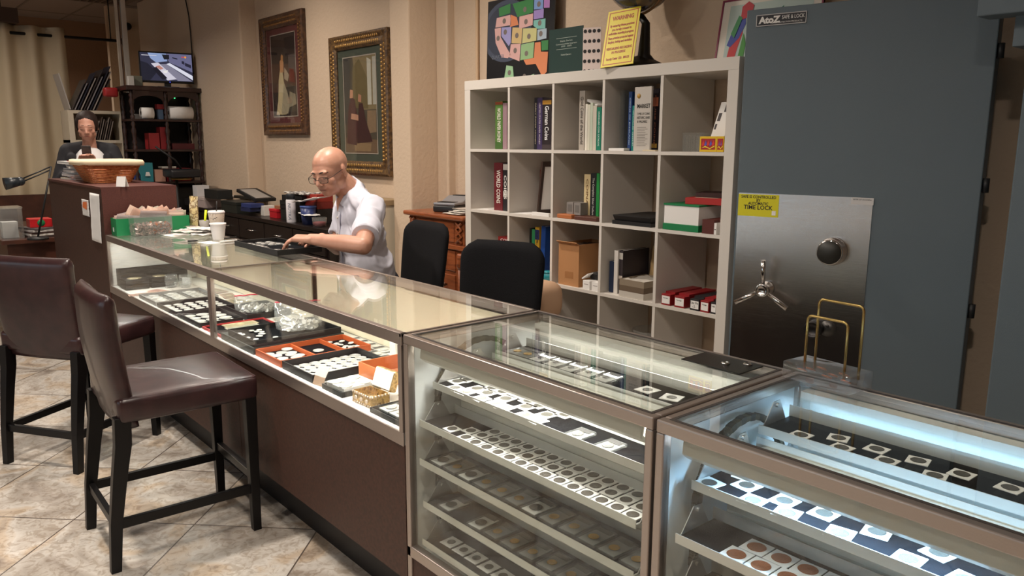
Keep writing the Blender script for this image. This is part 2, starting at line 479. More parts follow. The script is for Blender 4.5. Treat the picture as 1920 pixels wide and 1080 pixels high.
# dark wooden air grille let into the ceiling
t = thing('ceiling_vent', 'dark rectangular air grille let into the ceiling at top left', 'vent', (-9.75, 2.45, CEIL_Z))
b = MB(); b.box((-0.62, -0.55, -0.03), (0.62, 0.42, -0.006)); b.build('frame', col(112, 96, 84, 0.6, name='vent_frame'), t)
b = MB()
for i in range(12): b.box((-0.54, -0.47 + i * 0.07, -0.036), (0.54, -0.43 + i * 0.07, -0.028))
b.build('slats', col(58, 42, 30, 0.6, name='vent_slat'), t)
# ceiling lamps' cans
can0 = None
for i, ((x, y), p, c) in enumerate(LAMPS):
    if can0 is None:
        can0 = thing('ceiling_light', 'round recessed ceiling lamp over the glass cases', 'ceiling light', (x, y, CEIL_Z), group='recessed ceiling lamps')
        b = MB(); b.lathe([(0.085, -0.001), (0.115, -0.001), (0.115, -0.010), (0.085, -0.008)], m=WHITE); b.build('trim_ring', WHITE, can0)
        b = MB(); b.lathe([(0.0, -0.003), (0.084, -0.003), (0.084, -0.001), (0.0, -0.001)], m=col(255, 225, 190, 0.5, emit=9, name='lamp_lens')); b.build('lens', WHITE, can0)
    else: copy_tree(can0, (x, y, CEIL_Z), label='round recessed ceiling lamp ' + ('', 'over the front stool', 'above the man', 'over the tall brown cabinet', 'by the picture wall', 'over the aisle near the camera', 'added near the camera to light the gap by the safe', 'over the dark table', 'added to brighten the far end of the room')[i])  # includes lamps added to light the safe gap and the far wall
# small dark ball camera on the partition wall
t = thing('security_camera', 'small dark ball camera high on the wall left of the monitor', 'camera', tuple(AX(238, 50, -10.6)))
b = MB(); b.ell((0.03, 0, 0), (0.045, 0.045, 0.045)); b.build('ball', BLACK, t)
b = MB(); b.tube([(0, 0, 0), (-0.05, 0, 0.03)], 0.012); b.tube([(0, 0, -0.04), (0, -0.02, -0.14), (-0.03, -0.05, -0.25)], 0.004); b.build('bracket', BLACK, t)
# cable down to the monitor
b = MB(); pts = [AY(348, 0, 2.955), AY(354, 30, 2.955), AY(357, 60, 2.955), AY(360, 92, 2.955)]; pts[-1].z -= 0.25
b.tube([p for p in pts], 0.006)
tag(b.build('monitor_cable', BLACK), 'thin black cable running down the wall to the monitor', 'cable')

# ================================================================== LONG COUNTER (case A)
LAM = ramp_mat('dark_brown_laminate', [(0.35, (56, 33, 24)), (0.65, (72, 43, 32))], 90, 0.55, detail=10)
LAMR = ramp_mat('reddish_brown_laminate', [(0.35, (78, 44, 40)), (0.65, (94, 54, 48))], 200, 0.42)
KICK = col(24, 22, 24, 0.5, name='black_kick_plate')
CREAM = col(232, 222, 196, 0.3, coat=0.5, name='cream_sliding_door')
FY, BY_, TZ = 1.182, 1.706, 0.96
A0, A1, AM, ZB = -5.0, -1.851, -3.362, 0.66
R = 0.035
LEDM = col(255, 250, 240, 0.5, emit=5, name='lamp_tube')
ca = thing('display_counter', 'long low glass-topped display counter with brown laminate base, man sitting behind it', 'display counter', (0, 0, 0))
b = MB(); b.box((A0, FY + 0.004, 0.19), (-3.112, BY_ - 0.01, 0.622)); b.box((-3.108, FY + 0.004, 0.19), (A1, BY_ - 0.01, 0.622)); b.build('base_cabinet', LAM, ca)
b = MB(); b.box((A0 + 0.02, FY + 0.10, 0), (A1 - 0.0, BY_ - 0.06, 0.19)); b.build('kick_plate', KICK, ca)
b = MB(); b.box((A0 + 0.01, FY + 0.006, 0.622), (A1 - 0.005, BY_ - 0.01, 0.657)); b.build('deck', col(238, 236, 232, 0.5, name='white_deck'), ca)
b = MB()
b.box((A0, FY, 0.620), (A1, FY + 0.006, 0.662))             # bottom rail face
b.box((A0, FY, TZ - R), (A1, FY + 0.022, TZ))             # top front rail
b.box((A0, BY_ - 0.015, TZ - R), (A1, BY_, TZ))             # top back rail
for x in (A0, A1 - 0.022, AM - 0.021, AM + 0.002):
    b.box((x, FY, 0.66), (x + 0.019, FY + 0.018, TZ - R)); b.box((x, BY_ - 0.015, 0.66), (x + 0.019, BY_, TZ - R))
for x in (A0, A1 - 0.012): b.box((x, FY, TZ - 0.012), (x + 0.012, BY_, TZ))
b.box((A0, BY_ - 0.02, 0.62), (A1, BY_, 0.675))
b.build('frame', ALU, ca, bevel=0.002)
b = MB(); b.box((AM - 0.006, FY + 0.006, TZ - 0.010), (AM + 0.006, BY_ - 0.004, TZ + 0.0015)); b.build('centre_strip', ALU, ca)
for xa, xb in ((A0 + 0.012, AM - 0.006), (AM + 0.006, A1 - 0.012)):
    b = MB(); b.box((xa, FY + 0.008, TZ - 0.008), (xb, BY_ - 0.006, TZ - 0.001)); b.build('top_pane', GLASS, ca)
    b = MB(); b.box((xa + 0.004, FY + 0.007, 0.66), (xb - 0.004, FY + 0.011, TZ - R)); b.build('front_pane', GLASS, ca)
for xx in (A1 - 0.010, A0 + 0.002):
    b = MB(); b.box((xx, FY + 0.02, 0.66), (xx + 0.006, BY_ - 0.016, TZ - 0.012)); b.build('end_panel', WHITE, ca)
for i, (xa, xb) in enumerate(((A0 + 0.02, -4.16), (-4.20, AM - 0.02), (AM + 0.02, -2.60), (-2.64, A1 - 0.02))):
    yy = BY_ - 0.028 - 0.010 * (i % 2)
    b = MB(); b.box((xa, yy, 0.662), (xb, yy + 0.006, TZ - R)); b.build('sliding_door', CREAM, ca)
for xa, xb in ((A0 + 0.03, AM - 0.03), (AM + 0.03, A1 - 0.03)):
    b = MB(); b.box((xa, FY + 0.022, TZ - R - 0.001), (xb, FY + 0.040, TZ - R + 0.010), WHITE); b.box((xa, FY + 0.024, TZ - R - 0.004), (xb, FY + 0.034, TZ - R - 0.001), LEDM); b.build('strip_lamp', WHITE, ca)

# tall brown cabinet closing the counter's left end
cb = thing('end_cabinet', 'tall brown laminate cabinet at the left end of the counter, taped papers on its side', 'cabinet', (0, 0, 0))
b = MB(); b.box((-6.42, FY, 0.10), (A0 - 0.004, 1.60, 1.221), LAM); b.box((-6.40, FY + 0.08, 0), (A0 - 0.03, 1.56, 0.1), KICK); b.build('body', None, cb)
b = MB(); b.box((A0 - 0.0045, FY + 0.0, 0.10), (A0 - 0.001, 1.60, 1.221)); b.build('end_panel', LAMR, cb)
b = MB(); b.box((-6.42, FY - 0.002, 1.221), (A0, 1.602, 1.235)); b.build('top_panel', LAMR, cb)

# ================================================================== CAROUSEL CASES (B and C)
def slab(w=0.034, d=0.034, h=0.002, coin=SILVER, r=0.0145, kind='flip', two=False):
    """holder for one coin: origin at its base centre"""
    t = thing('coin_flip', 'x', 'coin holder')
    b = MB()
    if kind == 'flip':
        n = 28; ring = [(math.cos(2*PI*i/n)*r, math.sin(2*PI*i/n)*r) for i in range(n)]
        b.box((-w/2, -d/2, 0), (w/2, d/2, h)); 
        o = b.build('card', PAPER, t, bevel=0.0004)
    else:
        b.box((-w/2, -d/2, 0), (w/2, d/2, h * 0.35), coin if kind == 'dark' else CLEAR)
        b.box((-w/2, -d/2, h * 0.35), (w/2, d/2, h), CLEAR); b.build('shell', CLEAR, t, bevel=0.0008)
        b = MB(); b.box((-w/2 + 0.004, -d/2 + 0.004, h*0.3), (w/2 - 0.004, d/2 - 0.004, h*0.6), col(120, 120, 118, 0.7, name='grey_insert') if kind == 'grey' else PAPER)
        b.box((-w/2 + 0.006, d/2 - 0.022, h), (w/2 - 0.006, d/2 - 0.006, h + 0.0004), col(92, 90, 88, 0.7, name='print'))
        b.build('insert', PAPER, t)
    b = MB()
    cy = 0 if kind == 'flip' else -d * 0.13
    b.lathe([(0, h), (r - 0.001, h), (r, h + 0.0006), (r - 0.0015, h + 0.0013), (r - 0.002, h + 0.0010), (0, h + 0.0013)], (0, cy, 0), coin, seg=24)
    b.build('coin', coin, t)
    return t
PROTO = {}
def holder(key, loc, rot, label, group, **k):
    if key not in PROTO:
        o = slab(**k); PROTO[key] = o
        o.location = loc; o.rotation_euler = rot; o['label'] = label; o['group'] = group
        return o
    return copy_tree(PROTO[key], loc, rot, label, group)

def frost():
    m = bpy.data.materials.new('milky_back_door'); m.use_nodes = True; nt = m.node_tree; nt.nodes.clear()
    o_ = nt.nodes.new('ShaderNodeOutputMaterial'); d1 = nt.nodes.new('ShaderNodeBsdfDiffuse'); d2 = nt.nodes.new('ShaderNodeBsdfTranslucent'); g = nt.nodes.new('ShaderNodeBsdfGlossy')
    for q in (d1, d2): q.inputs[0].default_value = (0.72, 0.71, 0.64, 1)
    g.inputs['Roughness'].default_value = 0.08; g.inputs[0].default_value = (0.8, 0.8, 0.8, 1)
    a_ = nt.nodes.new('ShaderNodeMixShader'); a_.inputs[0].default_value = 0.45; b_ = nt.nodes.new('ShaderNodeMixShader'); b_.inputs[0].default_value = 0.14
    nt.links.new(d1.outputs[0], a_.inputs[1]); nt.links.new(d2.outputs[0], a_.inputs[2]); nt.links.new(a_.outputs[0], b_.inputs[1]); nt.links.new(g.outputs[0], b_.inputs[2]); nt.links.new(b_.outputs[0], o_.inputs[0])
    return m
FROST = frost()
def carousel(x0, x1, name, label, trays, lampc, cool=False):
    """glass case with a rotating rack of trays on two chains; trays: (y_front, z, kind)"""
    t = thing(name, label, 'display case')
    zb = 0.282
    b = MB(); b.box((x0 + 0.004, FY + 0.006, 0.10), (x1 - 0.004, BY_ - 0.01, zb)); b.build('base_cabinet', LAM, t)
    b = MB(); b.box((x0 + 0.01, FY + 0.10, 0), (x1 - 0.01, BY_ - 0.06, 0.10)); b.build('kick_plate', KICK, t)
    b = MB(); pr = 0.026
    b.box((x0, FY, zb), (x1, FY + pr, zb + 0.034))
    b.box((x0, FY, TZ - pr), (x1, FY + pr, TZ)); b.box((x0, BY_ - pr, TZ - pr), (x1, BY_, TZ))
    for x in (x0, x1 - pr):
        b.box((x, FY + pr, TZ - pr), (x + pr, BY_ - pr, TZ)); b.box((x, BY_ - pr, zb), (x + pr, BY_, TZ - pr))
    b.box((x0, FY, 0.03), (x0 + 0.020, FY + pr, TZ - pr)); b.box((x1 - 0.020, FY, 0.03), (x1, FY + pr, TZ - pr))
    b.build('frame', ALU, t, bevel=0.003)
    b = MB(); b.box((x0 + pr, FY + pr, TZ - 0.007), (x1 - pr, BY_ - pr, TZ - 0.001)); b.build('top_pane', GLASS, t)
    b = MB()
    for (a0, a1, c0, c1) in ((x0 + 0.018, x1 - 0.018, FY + 0.018, FY + pr), (x0 + 0.018, x1 - 0.018, BY_ - pr, BY_ - 0.018)):
        b.box((a0, c0, TZ + 0.0002), (a1, c1, TZ + 0.001))
    b.box((x0 + 0.018, FY + pr, TZ + 0.0002), (x0 + pr, BY_ - pr, TZ + 0.001)); b.box((x1 - pr, FY + pr, TZ + 0.0002), (x1 - 0.018, BY_ - pr, TZ + 0.001))
    b.build('glazing_gasket', col(52, 48, 46, 0.5, name='gasket'), t)
    b = MB(); b.box((x0 + 0.02, FY + 0.010, zb + 0.034), (x1 - 0.02, FY + 0.015, TZ - pr)); b.build('front_pane', GLASS, t)
    SW = col(226, 228, 226, 0.55, name='white_side_panel')
    for xx in (x0 + 0.008, x1 - 0.014):
        b = MB(); b.box((xx, FY + pr, zb), (xx + 0.006, BY_ - 0.02, TZ - pr)); b.build('side_panel', SW, t)
    b = MB(); b.box((x0 + 0.01, FY + 0.01, zb), (x1 - 0.01, BY_ - 0.01, zb + 0.006)); b.build('inner_floor', SW, t)
    b = MB(); b.box((x0 + 0.02, BY_ - 0.020, zb), (x1 - 0.02, BY_ - 0.012, TZ - pr)); b.build('back_door', FROST, t)
    b = MB(); b.box((x0 + 0.01, BY_ - 0.011, 0.10), (x1 - 0.01, BY_ - 0.001, 0.70)); b.build('back_panel', KICK, t)
    # cylinder drum between the chains
    yc = 1.435
    b = MB()
    b.box((x0 + 0.075, yc - 0.105, 0.42), (x1 - 0.075, yc + 0.105, 0.752)); b.cyl((x0 + 0.075, yc, 0.752), (x1 - 0.075, yc, 0.752), 0.105, seg=36); b.cyl((x0 + 0.075, yc, 0.42), (x1 - 0.075, yc, 0.42), 0.105, seg=36)
    b.build('inner_drum', col(222, 221, 210, 0.3, coat=0.6, name='cream_panel'), t)
    # chains
    def oval(s_, r_):
        z0_, z1_ = 0.42, 0.752; L = (z1_ - z0_); per = 2*L + 2*PI*r_; q = (s_ % 1) * per
        if q < L: return V((0, yc - r_, z0_ + q))
        q -= L
        if q < PI*r_: a = PI - q/r_; return V((0, yc + math.cos(a)*r_, z1_ + math.sin(a)*r_))
        q -= PI*r_
        if q < L: return V((0, yc + r_, z1_ - q))
        q -= L; a = -q/r_; return V((0, yc + math.cos(a)*r_, z0_ + math.sin(a)*r_))
    for xx in (x0 + 0.040, x1 - 0.040):
        b = MB(); n = 96
        for i in range(n):
            p = oval(i/n, 0.163); q = oval((i+1)/n, 0.163)
            ww = 0.006 if i % 2 else 0.0075
            d = (q - p).normalized(); nn = V((0, -d.z, d.y))
            b.mesh([p + V((xx + sx*0.008, 0, 0)) + nn*sy*ww for sx in (-1, 1) for sy in (-1, 1)] + [q + V((xx + sx*0.008, 0, 0)) + nn*sy*ww for sx in (-1, 1) for sy in (-1, 1)],
                   [(0,1,3,2),(4,6,7,5),(0,4,5,1),(2,3,7,6),(1,5,7,3),(0,2,6,4)], col(92, 84, 66, 0.5, 0.6, bump=1, bscale=300, name='oily_chain') if i % 2 else col(60, 54, 44, 0.5, 0.6, name='chain_pin'))
        b.build('drive_chain', None, t)
    # light housing along the front under the top rail
    b = MB(); hx0, hx1 = x0 + 0.045, x1 - 0.05
    prof = [(FY + 0.030, 0.930), (FY + 0.026, 0.895), (FY + 0.045, 0.880), (FY + 0.095, 0.878), (FY + 0.100, 0.884), (FY + 0.050, 0.888), (FY + 0.034, 0.900), (FY + 0.040, 0.930)]
    b.prism([(p[0], p[1]) for p in prof], hx0, hx1, T=basis((0, 0, 0), (0, 1, 0), (0, 0, 1)))
    b.build('lamp_housing', col(206, 202, 190, 0.35, name='lamp_housing'), t, bevel=0.002)
    b = MB(); b.cyl((hx0 + 0.02, FY + 0.072, 0.896), (hx1 - 0.02, FY + 0.072, 0.896), 0.007, m=col(215, 232, 255, 0.5, emit=7, name='cool_tube') if cool else LEDM); b.build('strip_lamp', None, t)
    b = MB(); b.box((x0 + 0.05, BY_ - 0.062, 0.918), (x1 - 0.05, BY_ - 0.027, 0.934), col(214, 212, 206, 0.4, name='rear_lamp_housing')); b.box((x0 + 0.06, BY_ - 0.056, 0.9165), (x1 - 0.06, BY_ - 0.034, 0.918), col(215, 232, 255, 0.5, emit=7, name='cool_tube') if cool else LEDM); b.build('rear_strip_lamp', None, t)
    TM = col(206, 206, 200, 0.30, 0.35, name='tray_metal')
    for k, (yf, z, kind) in enumerate(trays):
        xa, xb = x0 + 0.050, x1 - 0.050
        tr = MB(); dd = 0.125
        tr.box((xa, yf, z), (xb, yf + dd, z + 0.002)); tr.box((xa, yf - 0.002, z - 0.008), (xb, yf, z + 0.012))
        tr.box((xa, yf + dd - 0.002, z), (xb, yf + dd, z + 0.03))
        o = tr.build('tray', TM, t)
        l = MB(); l.box((xa + 0.004, yf + 0.001, z + 0.002), (xb - 0.004, yf + dd - 0.003, z + 0.005)); l.build('liner', VELVET, o)
        for xx in (xa, xb - 0.002):
            h = MB()
            h.mesh([(xx, yf + 0.012, z), (xx, yf + dd*0.86, z), (xx, yf + dd*0.62, z + 0.052), (xx, yf + dd*0.42, z + 0.052),
                    (xx + 0.002, yf + 0.012, z), (xx + 0.002, yf + dd*0.86, z), (xx + 0.002, yf + dd*0.62, z + 0.052), (xx + 0.002, yf + dd*0.42, z + 0.052)],
                   [(0,1,2,3),(7,6,5,4),(0,3,7,4),(3,2,6,7),(2,1,5,6),(1,0,4,5)])
            h.cyl((xx - 0.006, yf + dd*0.52, z + 0.043), (xx + 0.008, yf + dd*0.52, z + 0.043), 0.005, seg=12)
            h.build('hanger', col(196, 194, 190, 0.28, 0.7, name='satin_metal'), o)
    return t
TB = [(1.205, 0.336, 'a'), (1.210, 0.454, 'b'), (1.200, 0.588, 'c'), (1.202, 0.705, 'd'), (1.250, 0.808, 'e'), (1.345, 0.838, 'f'), (1.485, 0.862, 'g'), (1.555, 0.76, 'h'), (1.555, 0.645, 'i'), (1.555, 0.53, 'j')]
B0, B1 = -1.842, -0.939
C0, C1 = -0.931, 0.02
carousel(B0, B1, 'carousel_case', 'tall glass case of rotating trays in the middle, lit by a warm white lamp', TB, NEUT)
TC_ = [(1.205, 0.336, 'a'), (1.210, 0.46, 'b'), (1.200, 0.60, 'c'), (1.195, 0.722, 'd'), (1.240, 0.822, 'e'), (1.345, 0.838, 'f'), (1.475, 0.882, 'g'), (1.555, 0.77, 'h'), (1.555, 0.65, 'i')]
carousel(C0, C1, 'carousel_case', 'tall glass case of rotating trays nearest the camera, lit bluish white', TC_, COOL, cool=True)

# coin holders on the trays
NTH = 'first second third fourth fifth sixth seventh eighth ninth tenth eleventh twelfth thirteenth fourteenth fifteenth'.split()
ORD = {}
def row(tray, xs, yoff, key, label, group, jit=0.1, lift=0.0, **k):
    yf, z, _ = tray
    depth = 'front row' if yoff < 0.045 else 'middle row' if yoff < 0.09 else 'back row'
    for x in xs:
        n = ORD.setdefault((label, depth), [0]); n[0] += 1
        holder(key, (x, yf + yoff + random.uniform(-0.002, 0.002), z + 0.0052 + lift), (0, 0, random.uniform(-jit, jit)),
               '%s, %s from left, %s' % (label, NTH[n[0] - 1], depth), group, **k)
L5 = 'middle case, top front tray'
def fr(a, b, n): return [a + (b - a) * i / (n - 1) for i in range(n)]
BX = B0 + 0.075
F = dict(kind='flip', coin=SILVER, w=0.045, d=0.045, r=0.016)
FD = dict(kind='flip', coin=DULL, w=0.041, d=0.040, r=0.0145)
g5 = 'white coin flips on the top front tray of the middle case'
for x, yo in ((0.005, .07), (.05, .026), (.095, .07), (.10, .026), (.145, .07), (.17, .026), (.215, .075), (.225, .03), (.27, .026), (.30, .072), (.345, .026), (.38, .07), (.395, .026), (.01, .105), (.12, .108), (.165, .108), (.27, .11), (.315, .11), (.41, .108)):
    row(TB[4], [BX + x], yo - 0.005, 'flip', 'silver coin flip, top front tray, middle case', g5, 0.12, **F)
for x in (.505, .60): row(TB[4], [BX + x + 0.03], 0.03, 'slab', 'lone white slab, right end, top front tray, middle case', 'lone slabs on the top front tray', 0.05, kind='white', w=0.05, d=0.062, h=0.008, coin=SILVER, r=0.015)
g4 = 'white coin flips on the second front tray of the middle case'
for r_, (xs, yo) in enumerate(((fr(.16, .75, 14), .022), (fr(.13, .74, 14), .066), (fr(.18, .74, 13), .106))):
    row(TB[3], [BX + x for x in xs], yo, 'flipd', 'white coin flip, second tray down, middle case', g4, 0.05, **FD)
row(TB[3], [BX + 0.085], 0.035, 'flipd', 'lone coin flip, second tray down, middle case', None, 0.1, **FD)
g3 = 'dark slabbed coins on the third front tray of the middle case'
for i, x in enumerate(fr(.03, .75, 12)):
    if i in (0, 2, 6): row(TB[2], [BX + x], 0.055, 'slabw', 'pale coin slab, third tray down, middle case', 'pale slabs on the third front tray', 0.05, kind='white', w=0.056, d=0.082, h=0.008, coin=DULL, r=0.017)
    else: row(TB[2], [BX + x], 0.055, 'slabg', 'dark coin slab, third tray down, middle case', g3, 0.05, kind='grey', w=0.056, d=0.082, h=0.008, coin=GOLD, r=0.013)
for i, x in enumerate(fr(.05, .75, 11)):
    if i in (0, 2): row(TB[1], [BX + x], 0.055, 'slabw', 'pale coin slab, fourth tray down, middle case', 'pale slabs on the fourth front tray', 0.05)
    elif i != 1: row(TB[1], [BX + x], 0.055, 'slabg', 'dark coin slab, fourth tray down, middle case', 'dark slabs on the fourth front tray', 0.05)
row(TB[0], [BX + x for x in fr(.04, .75, 13)], 0.055, 'flipk', 'coin flip, lowest tray, middle case', 'coin flips on the lowest front tray of the middle case', 0.05, kind='flip', coin=DULL, w=0.05, d=0.05, r=0.013)
row(TB[6], [BX + x for x in (.13, .195, .26, .325, .39)], 0.05, 'slabt', 'labelled coin slab, rear top tray, middle case', 'slabs on the rear top tray of the middle case', 0.06, kind='white', w=0.052, d=0.08, h=0.008, coin=DULL, r=0.010)
row(TB[6], [BX + x for x in (.03, .075)], 0.05, 'slabg', 'dark coin slab, rear top tray, middle case', 'red tagged slabs on the rear top tray', 0.05)
row(TB[6], [BX + x for x in (.52, .60, .70)], 0.055, 'flipk', 'white coin flip, rear top tray, middle case', 'flips on the rear top tray', 0.3)
row(TB[5], [BX + x for x in fr(.12, .74, 9)], 0.05, 'flipd', 'coin flip, centre top tray, middle case', 'flips on the middle top tray', 0.2)
CX0 = C0 + 0.075
gc = 'white flips on the top front tray of the nearest case'
for x, yo in ((.0, .026), (.055, .075), (.10, .026), (.14, .070), (.17, .028), (.215, .078), (.27, .028), (.31, .082), (.385, .030), (.41, .088), (.47, .034), (.54, .075), (.58, .03), (.03, .112)):
    row(TC_[4], [CX0 + x], yo - 0.004, 'flipc', 'dark coin flip, top front tray, bluish case', gc, 0.22, kind='flip', coin=DULL, w=0.046, d=0.046, r=0.0155)
for q, x in enumerate((.14, .20, .27, .345)): holder('paper_tab', (CX0 + x, TC_[4][0] + 0.116, TC_[4][1] + 0.0052), (0, 0, 0.1), 'narrow white card at the back of the bluish case top tray, %s from left' % NTH[q], 'narrow cards on the bluish case top tray', kind='flip', coin=PAPER, w=0.038, d=0.010, r=0.002)
gp = 'copper coins in white flips on the second front tray of the nearest case'
for i, x in enumerate(fr(.09, .62, 11)):
    for yo in (.028, .080):
        row(TC_[3], [CX0 + x + yo * 0.2], yo, 'flipp', 'copper coin flip, second tray, bluish case', gp, 0.04, kind='flip', coin=COPPER, w=0.050, d=0.050, r=0.0185)
row(TC_[6], [CX0 + x for x in (.12, .20, .28, .36, .44, .52, .60)], 0.07, 'flipd', 'coin flip, rear top tray, bluish case', 'flips on the rear top tray of the nearest case', 0.3)
row(TC_[6], [CX0 + x for x in (.06, .15, .24, .33)], 0.024, 'flipd', 'coin flip at lip, rear top tray, bluish case', 'front flips on the rear top tray of the nearest case', 0.2)
row(TC_[5], [CX0 + x for x in (.16, .22, .29, .35, .42)], 0.05, 'flipc', 'coin flip, centre top tray, bluish case', 'flips on the middle top tray of the nearest case', 0.2)
# locks and labels on the cases
t = thing('lock_plate', 'dark metal lock plate with two keyholes at the back corner of the middle case', 'lock', (-1.10, 1.62, TZ))
b = MB(); b.box((-0.07, -0.045, 0), (0.10, 0.055, 0.0025)); b.build('plate', col(40, 38, 36, 0.35, 0.6, name='dark_plate'), t)
for x, y in ((0.03, 0.0), (0.07, 0.035)):
    b = MB(); b.lathe([(0, 0.0025), (0.011, 0.0025), (0.011, 0.006), (0.006, 0.008), (0.006, 0.006), (0, 0.006)], (x, y, 0)); b.build('lock_cylinder', CHROME, t)
# acrylic block with copper coins and two brass wire loops
ab = thing('penny_block', 'clear block with embedded copper coins and two brass wire loops, on the nearest case', 'paperweight', (-0.835, 1.668, TZ + 0.001), -0.10)
b = MB(); b.rbox((-0.085, -0.045, 0), (0.085, 0.045, 0.040), 0.003); b.build('acrylic_block', glass_mat('acrylic', (0.86, 0.86, 0.87), base=0.06, haze=0.05), ab)
for i, (x, y, z) in enumerate(((-0.05, -0.02, .02), (-0.02, 0.01, .026), (0.01, -0.015, .018), (0.035, 0.012, .024), (-0.055, 0.02, .014), (0.06, -0.02, .02), (0.0, 0.025, .012))):
    b = MB(); b.cyl((x, y, z), (x, y + 0.001, z + 0.002), 0.0115, m=COPPER, seg=20); b.build('coin', COPPER, ab)
for y, x0_, x1_, h in ((0.02, -0.045, 0.065, 0.185), (-0.012, -0.050, 0.050, 0.150)):
    b = MB(); r_ = 0.012
    pts = [(x0_, y, 0.02), (x0_, y, h - r_)] + [(x0_ + r_ - r_*math.cos(a), y, h - r_ + r_*math.sin(a)) for a in fr(0.3, PI/2, 5)] + [(x1_ - r_ + r_*math.sin(a), y, h - r_ + r_*math.cos(a)) for a in fr(0.0, 1.3, 5)] + [(x1_, y, h - r_), (x1_, y, 0.02)]
    b.tube(pts, 0.0032, seg=10); b.build('wire_loop', BRASS, ab)
# ================================================================== BOOKCASE
BX0, BYF, BW, BT, BS = -3.763, 2.876, 1.85, 0.052, 0.016
CELL = (BW - 2*BT - 4*BS) / 5
DEP = 0.39
KW = col(214, 208, 200, 0.5, name='white_bookcase_board')
t = thing('bookcase', 'large white open cube bookcase of five by five cells standing against the back wall', 'bookcase', (BX0, BYF, 0))
for nm, a, c in (('top_board', (0, 0, BW - BT), (BW, DEP, BW)), ('bottom_board', (0, 0, 0), (BW, DEP, BT)), ('side_board', (0, 0.0006, BT), (BT, DEP, BW - BT)), ('side_board', (BW - BT, 0.0006, BT), (BW, DEP, BW - BT))):
    b = MB(); b.box(a, c); b.build(nm, KW, t, bevel=0.001)
def cz(r): return BW - BT - (r + 1) * CELL - r * BS      # z of the top face of the board under row r
def cx(k): return BX0 + BT + k * (CELL + BS)             # left inner face of column k
for r in range(4):
    b = MB(); b.box((BT, 0.001, cz(r) - BS), (BW - BT, DEP - 0.001, cz(r))); b.build('shelf', KW, t)
for k in range(1, 5):
    for r in range(5):
        b = MB(); x = cx(k) - BX0 - BS; b.box((x, 0.002, cz(r) + 0.0003), (x + BS, DEP - 0.002, cz(r) + CELL - 0.0003)); b.build('divider', KW, t)

def spine(u0, u1, vt, r, color, label, ys=2.94, depth=0.2, title=None, tcol=(230, 225, 215), tsize=0.5, lean=0, cover=None, group='books in the white bookcase', base=0.0, tz=0.5, tlen=0.8, bands=None):
    """an upright book; the pixel columns give its spine on the plane y = ys"""
    z = cz(r) + base + 0.0005
    xa, xb = AY(u0, vt, ys).x, AY(u1, vt, ys).x
    h = AY((u0 + u1)/2, vt, ys).z - z
    wd = xb - xa
    o = thing('book', label, 'book', (xa, ys, z), group=group)
    if lean: o.rotation_euler = (0, lean, 0); o.location.z += math.sin(lean)*wd
    cm = col(*color, 0.45, name='book_cover')
    b = MB()
    b.box((0, 0, 0), (wd, 0.003, h), cm); b.box((0, 0.003, 0), (0.0025, depth, h), cm); b.box((wd - 0.0025, 0.003, 0), (wd, depth, h), cm)
    if bands:
        for (q0, q1, bc) in bands: b.box((0.0003, -0.0006, h*q0), (wd - 0.0003, 0, h*q1), col(*bc, 0.5, name='spine_band'))
    b.build('cover', cm, o)
    b = MB(); b.box((0.0025, 0.003, 0.003), (wd - 0.0025, depth - 0.004, h - 0.003)); b.build('pages', PAPER, o)
    if title:
        M = basis((wd*0.5, -0.0012, h*tz), (0, 0, -1), (1, 0, 0))
        text(title, wd * tsize, col(*tcol, 0.5, name='spine_lettering'), o, M, width=h*tlen, bold=0.015)
    return o
def item(name, label, cat, mb, mat, loc, rz=0, group=None, bevel=0.0, rot=None):
    """a thing made of one mesh"""
    o = mb.build(name, mat, bevel=bevel); o.location = loc; o.rotation_euler = rot if rot else (0, 0, rz)
    return tag(o, label, cat, group)
def B1(sx, sy, sz, m=None, cx_=False):
    b = MB(); b.box((-sx/2 if cx_ else 0, -sy/2 if cx_ else 0, 0), (sx/2 if cx_ else sx, sy/2 if cx_ else sy, sz), m); return b

spine(928.6, 942.5, 190, 0, (84, 122, 56), 'green book WORLD PAPER MONEY in the top left cell', title='WORLD PAPER MONEY', tsize=0.62, tlen=0.72, bands=((0.93, 0.99, (150, 70, 40)), (0.0, 0.16, (60, 96, 40))))
spine(942.9, 950.5, 193, 0, (150, 122, 130), 'thin mauve book beside the green one in the top left cell')
spine(1002, 1007.6, 183, 0, (22, 22, 32), 'thin black book, left of the purple one, top row', title='EARLY PAPER MONEY', tcol=(160, 150, 130))
spine(1007.8, 1017.2, 183, 0, (58, 46, 86), 'purple book with pale spine lettering on the top row', title='UNITED STATES PAPER MONEY', tcol=(190, 180, 190), tsize=0.4)
spine(1017.4, 1034, 184, 0, (36, 28, 32), 'thick dark book German Coins on the top row', title='German Coins', tcol=(235, 235, 235), tsize=0.62, tlen=0.66, tz=0.52, bands=((0.88, 0.96, (190, 140, 50)), (0.02, 0.1, (60, 50, 52))))
spine(1087, 1097, 170, 0, (176, 168, 158), 'tall worn grey book Gold Coins of the World on the top row', title='Gold Coins of the World', tcol=(90, 84, 78), tsize=0.7)
spine(1098, 1102, 195, 0, (222, 218, 206), 'thin white book right of the tall worn grey one')
spine(1102.4, 1107, 196, 0, (206, 204, 188), 'thin cream book, second pale one from the tall grey one')
spine(1107.4, 1112, 193, 0, (188, 196, 178), 'thin pale green book in the middle cell of the top row')
spine(1112.4, 1119, 198, 0, (196, 190, 176), 'greyish book left of the teal one on the top row')
spine(1119.6, 1128, 201, 0, (16, 116, 92), 'teal green book at the right of the middle cell, top row', title='STANDARD COIN CATALOG', tcol=(210, 230, 220), tsize=0.4)
p = AY(1103, 197, 2.96); b = MB()
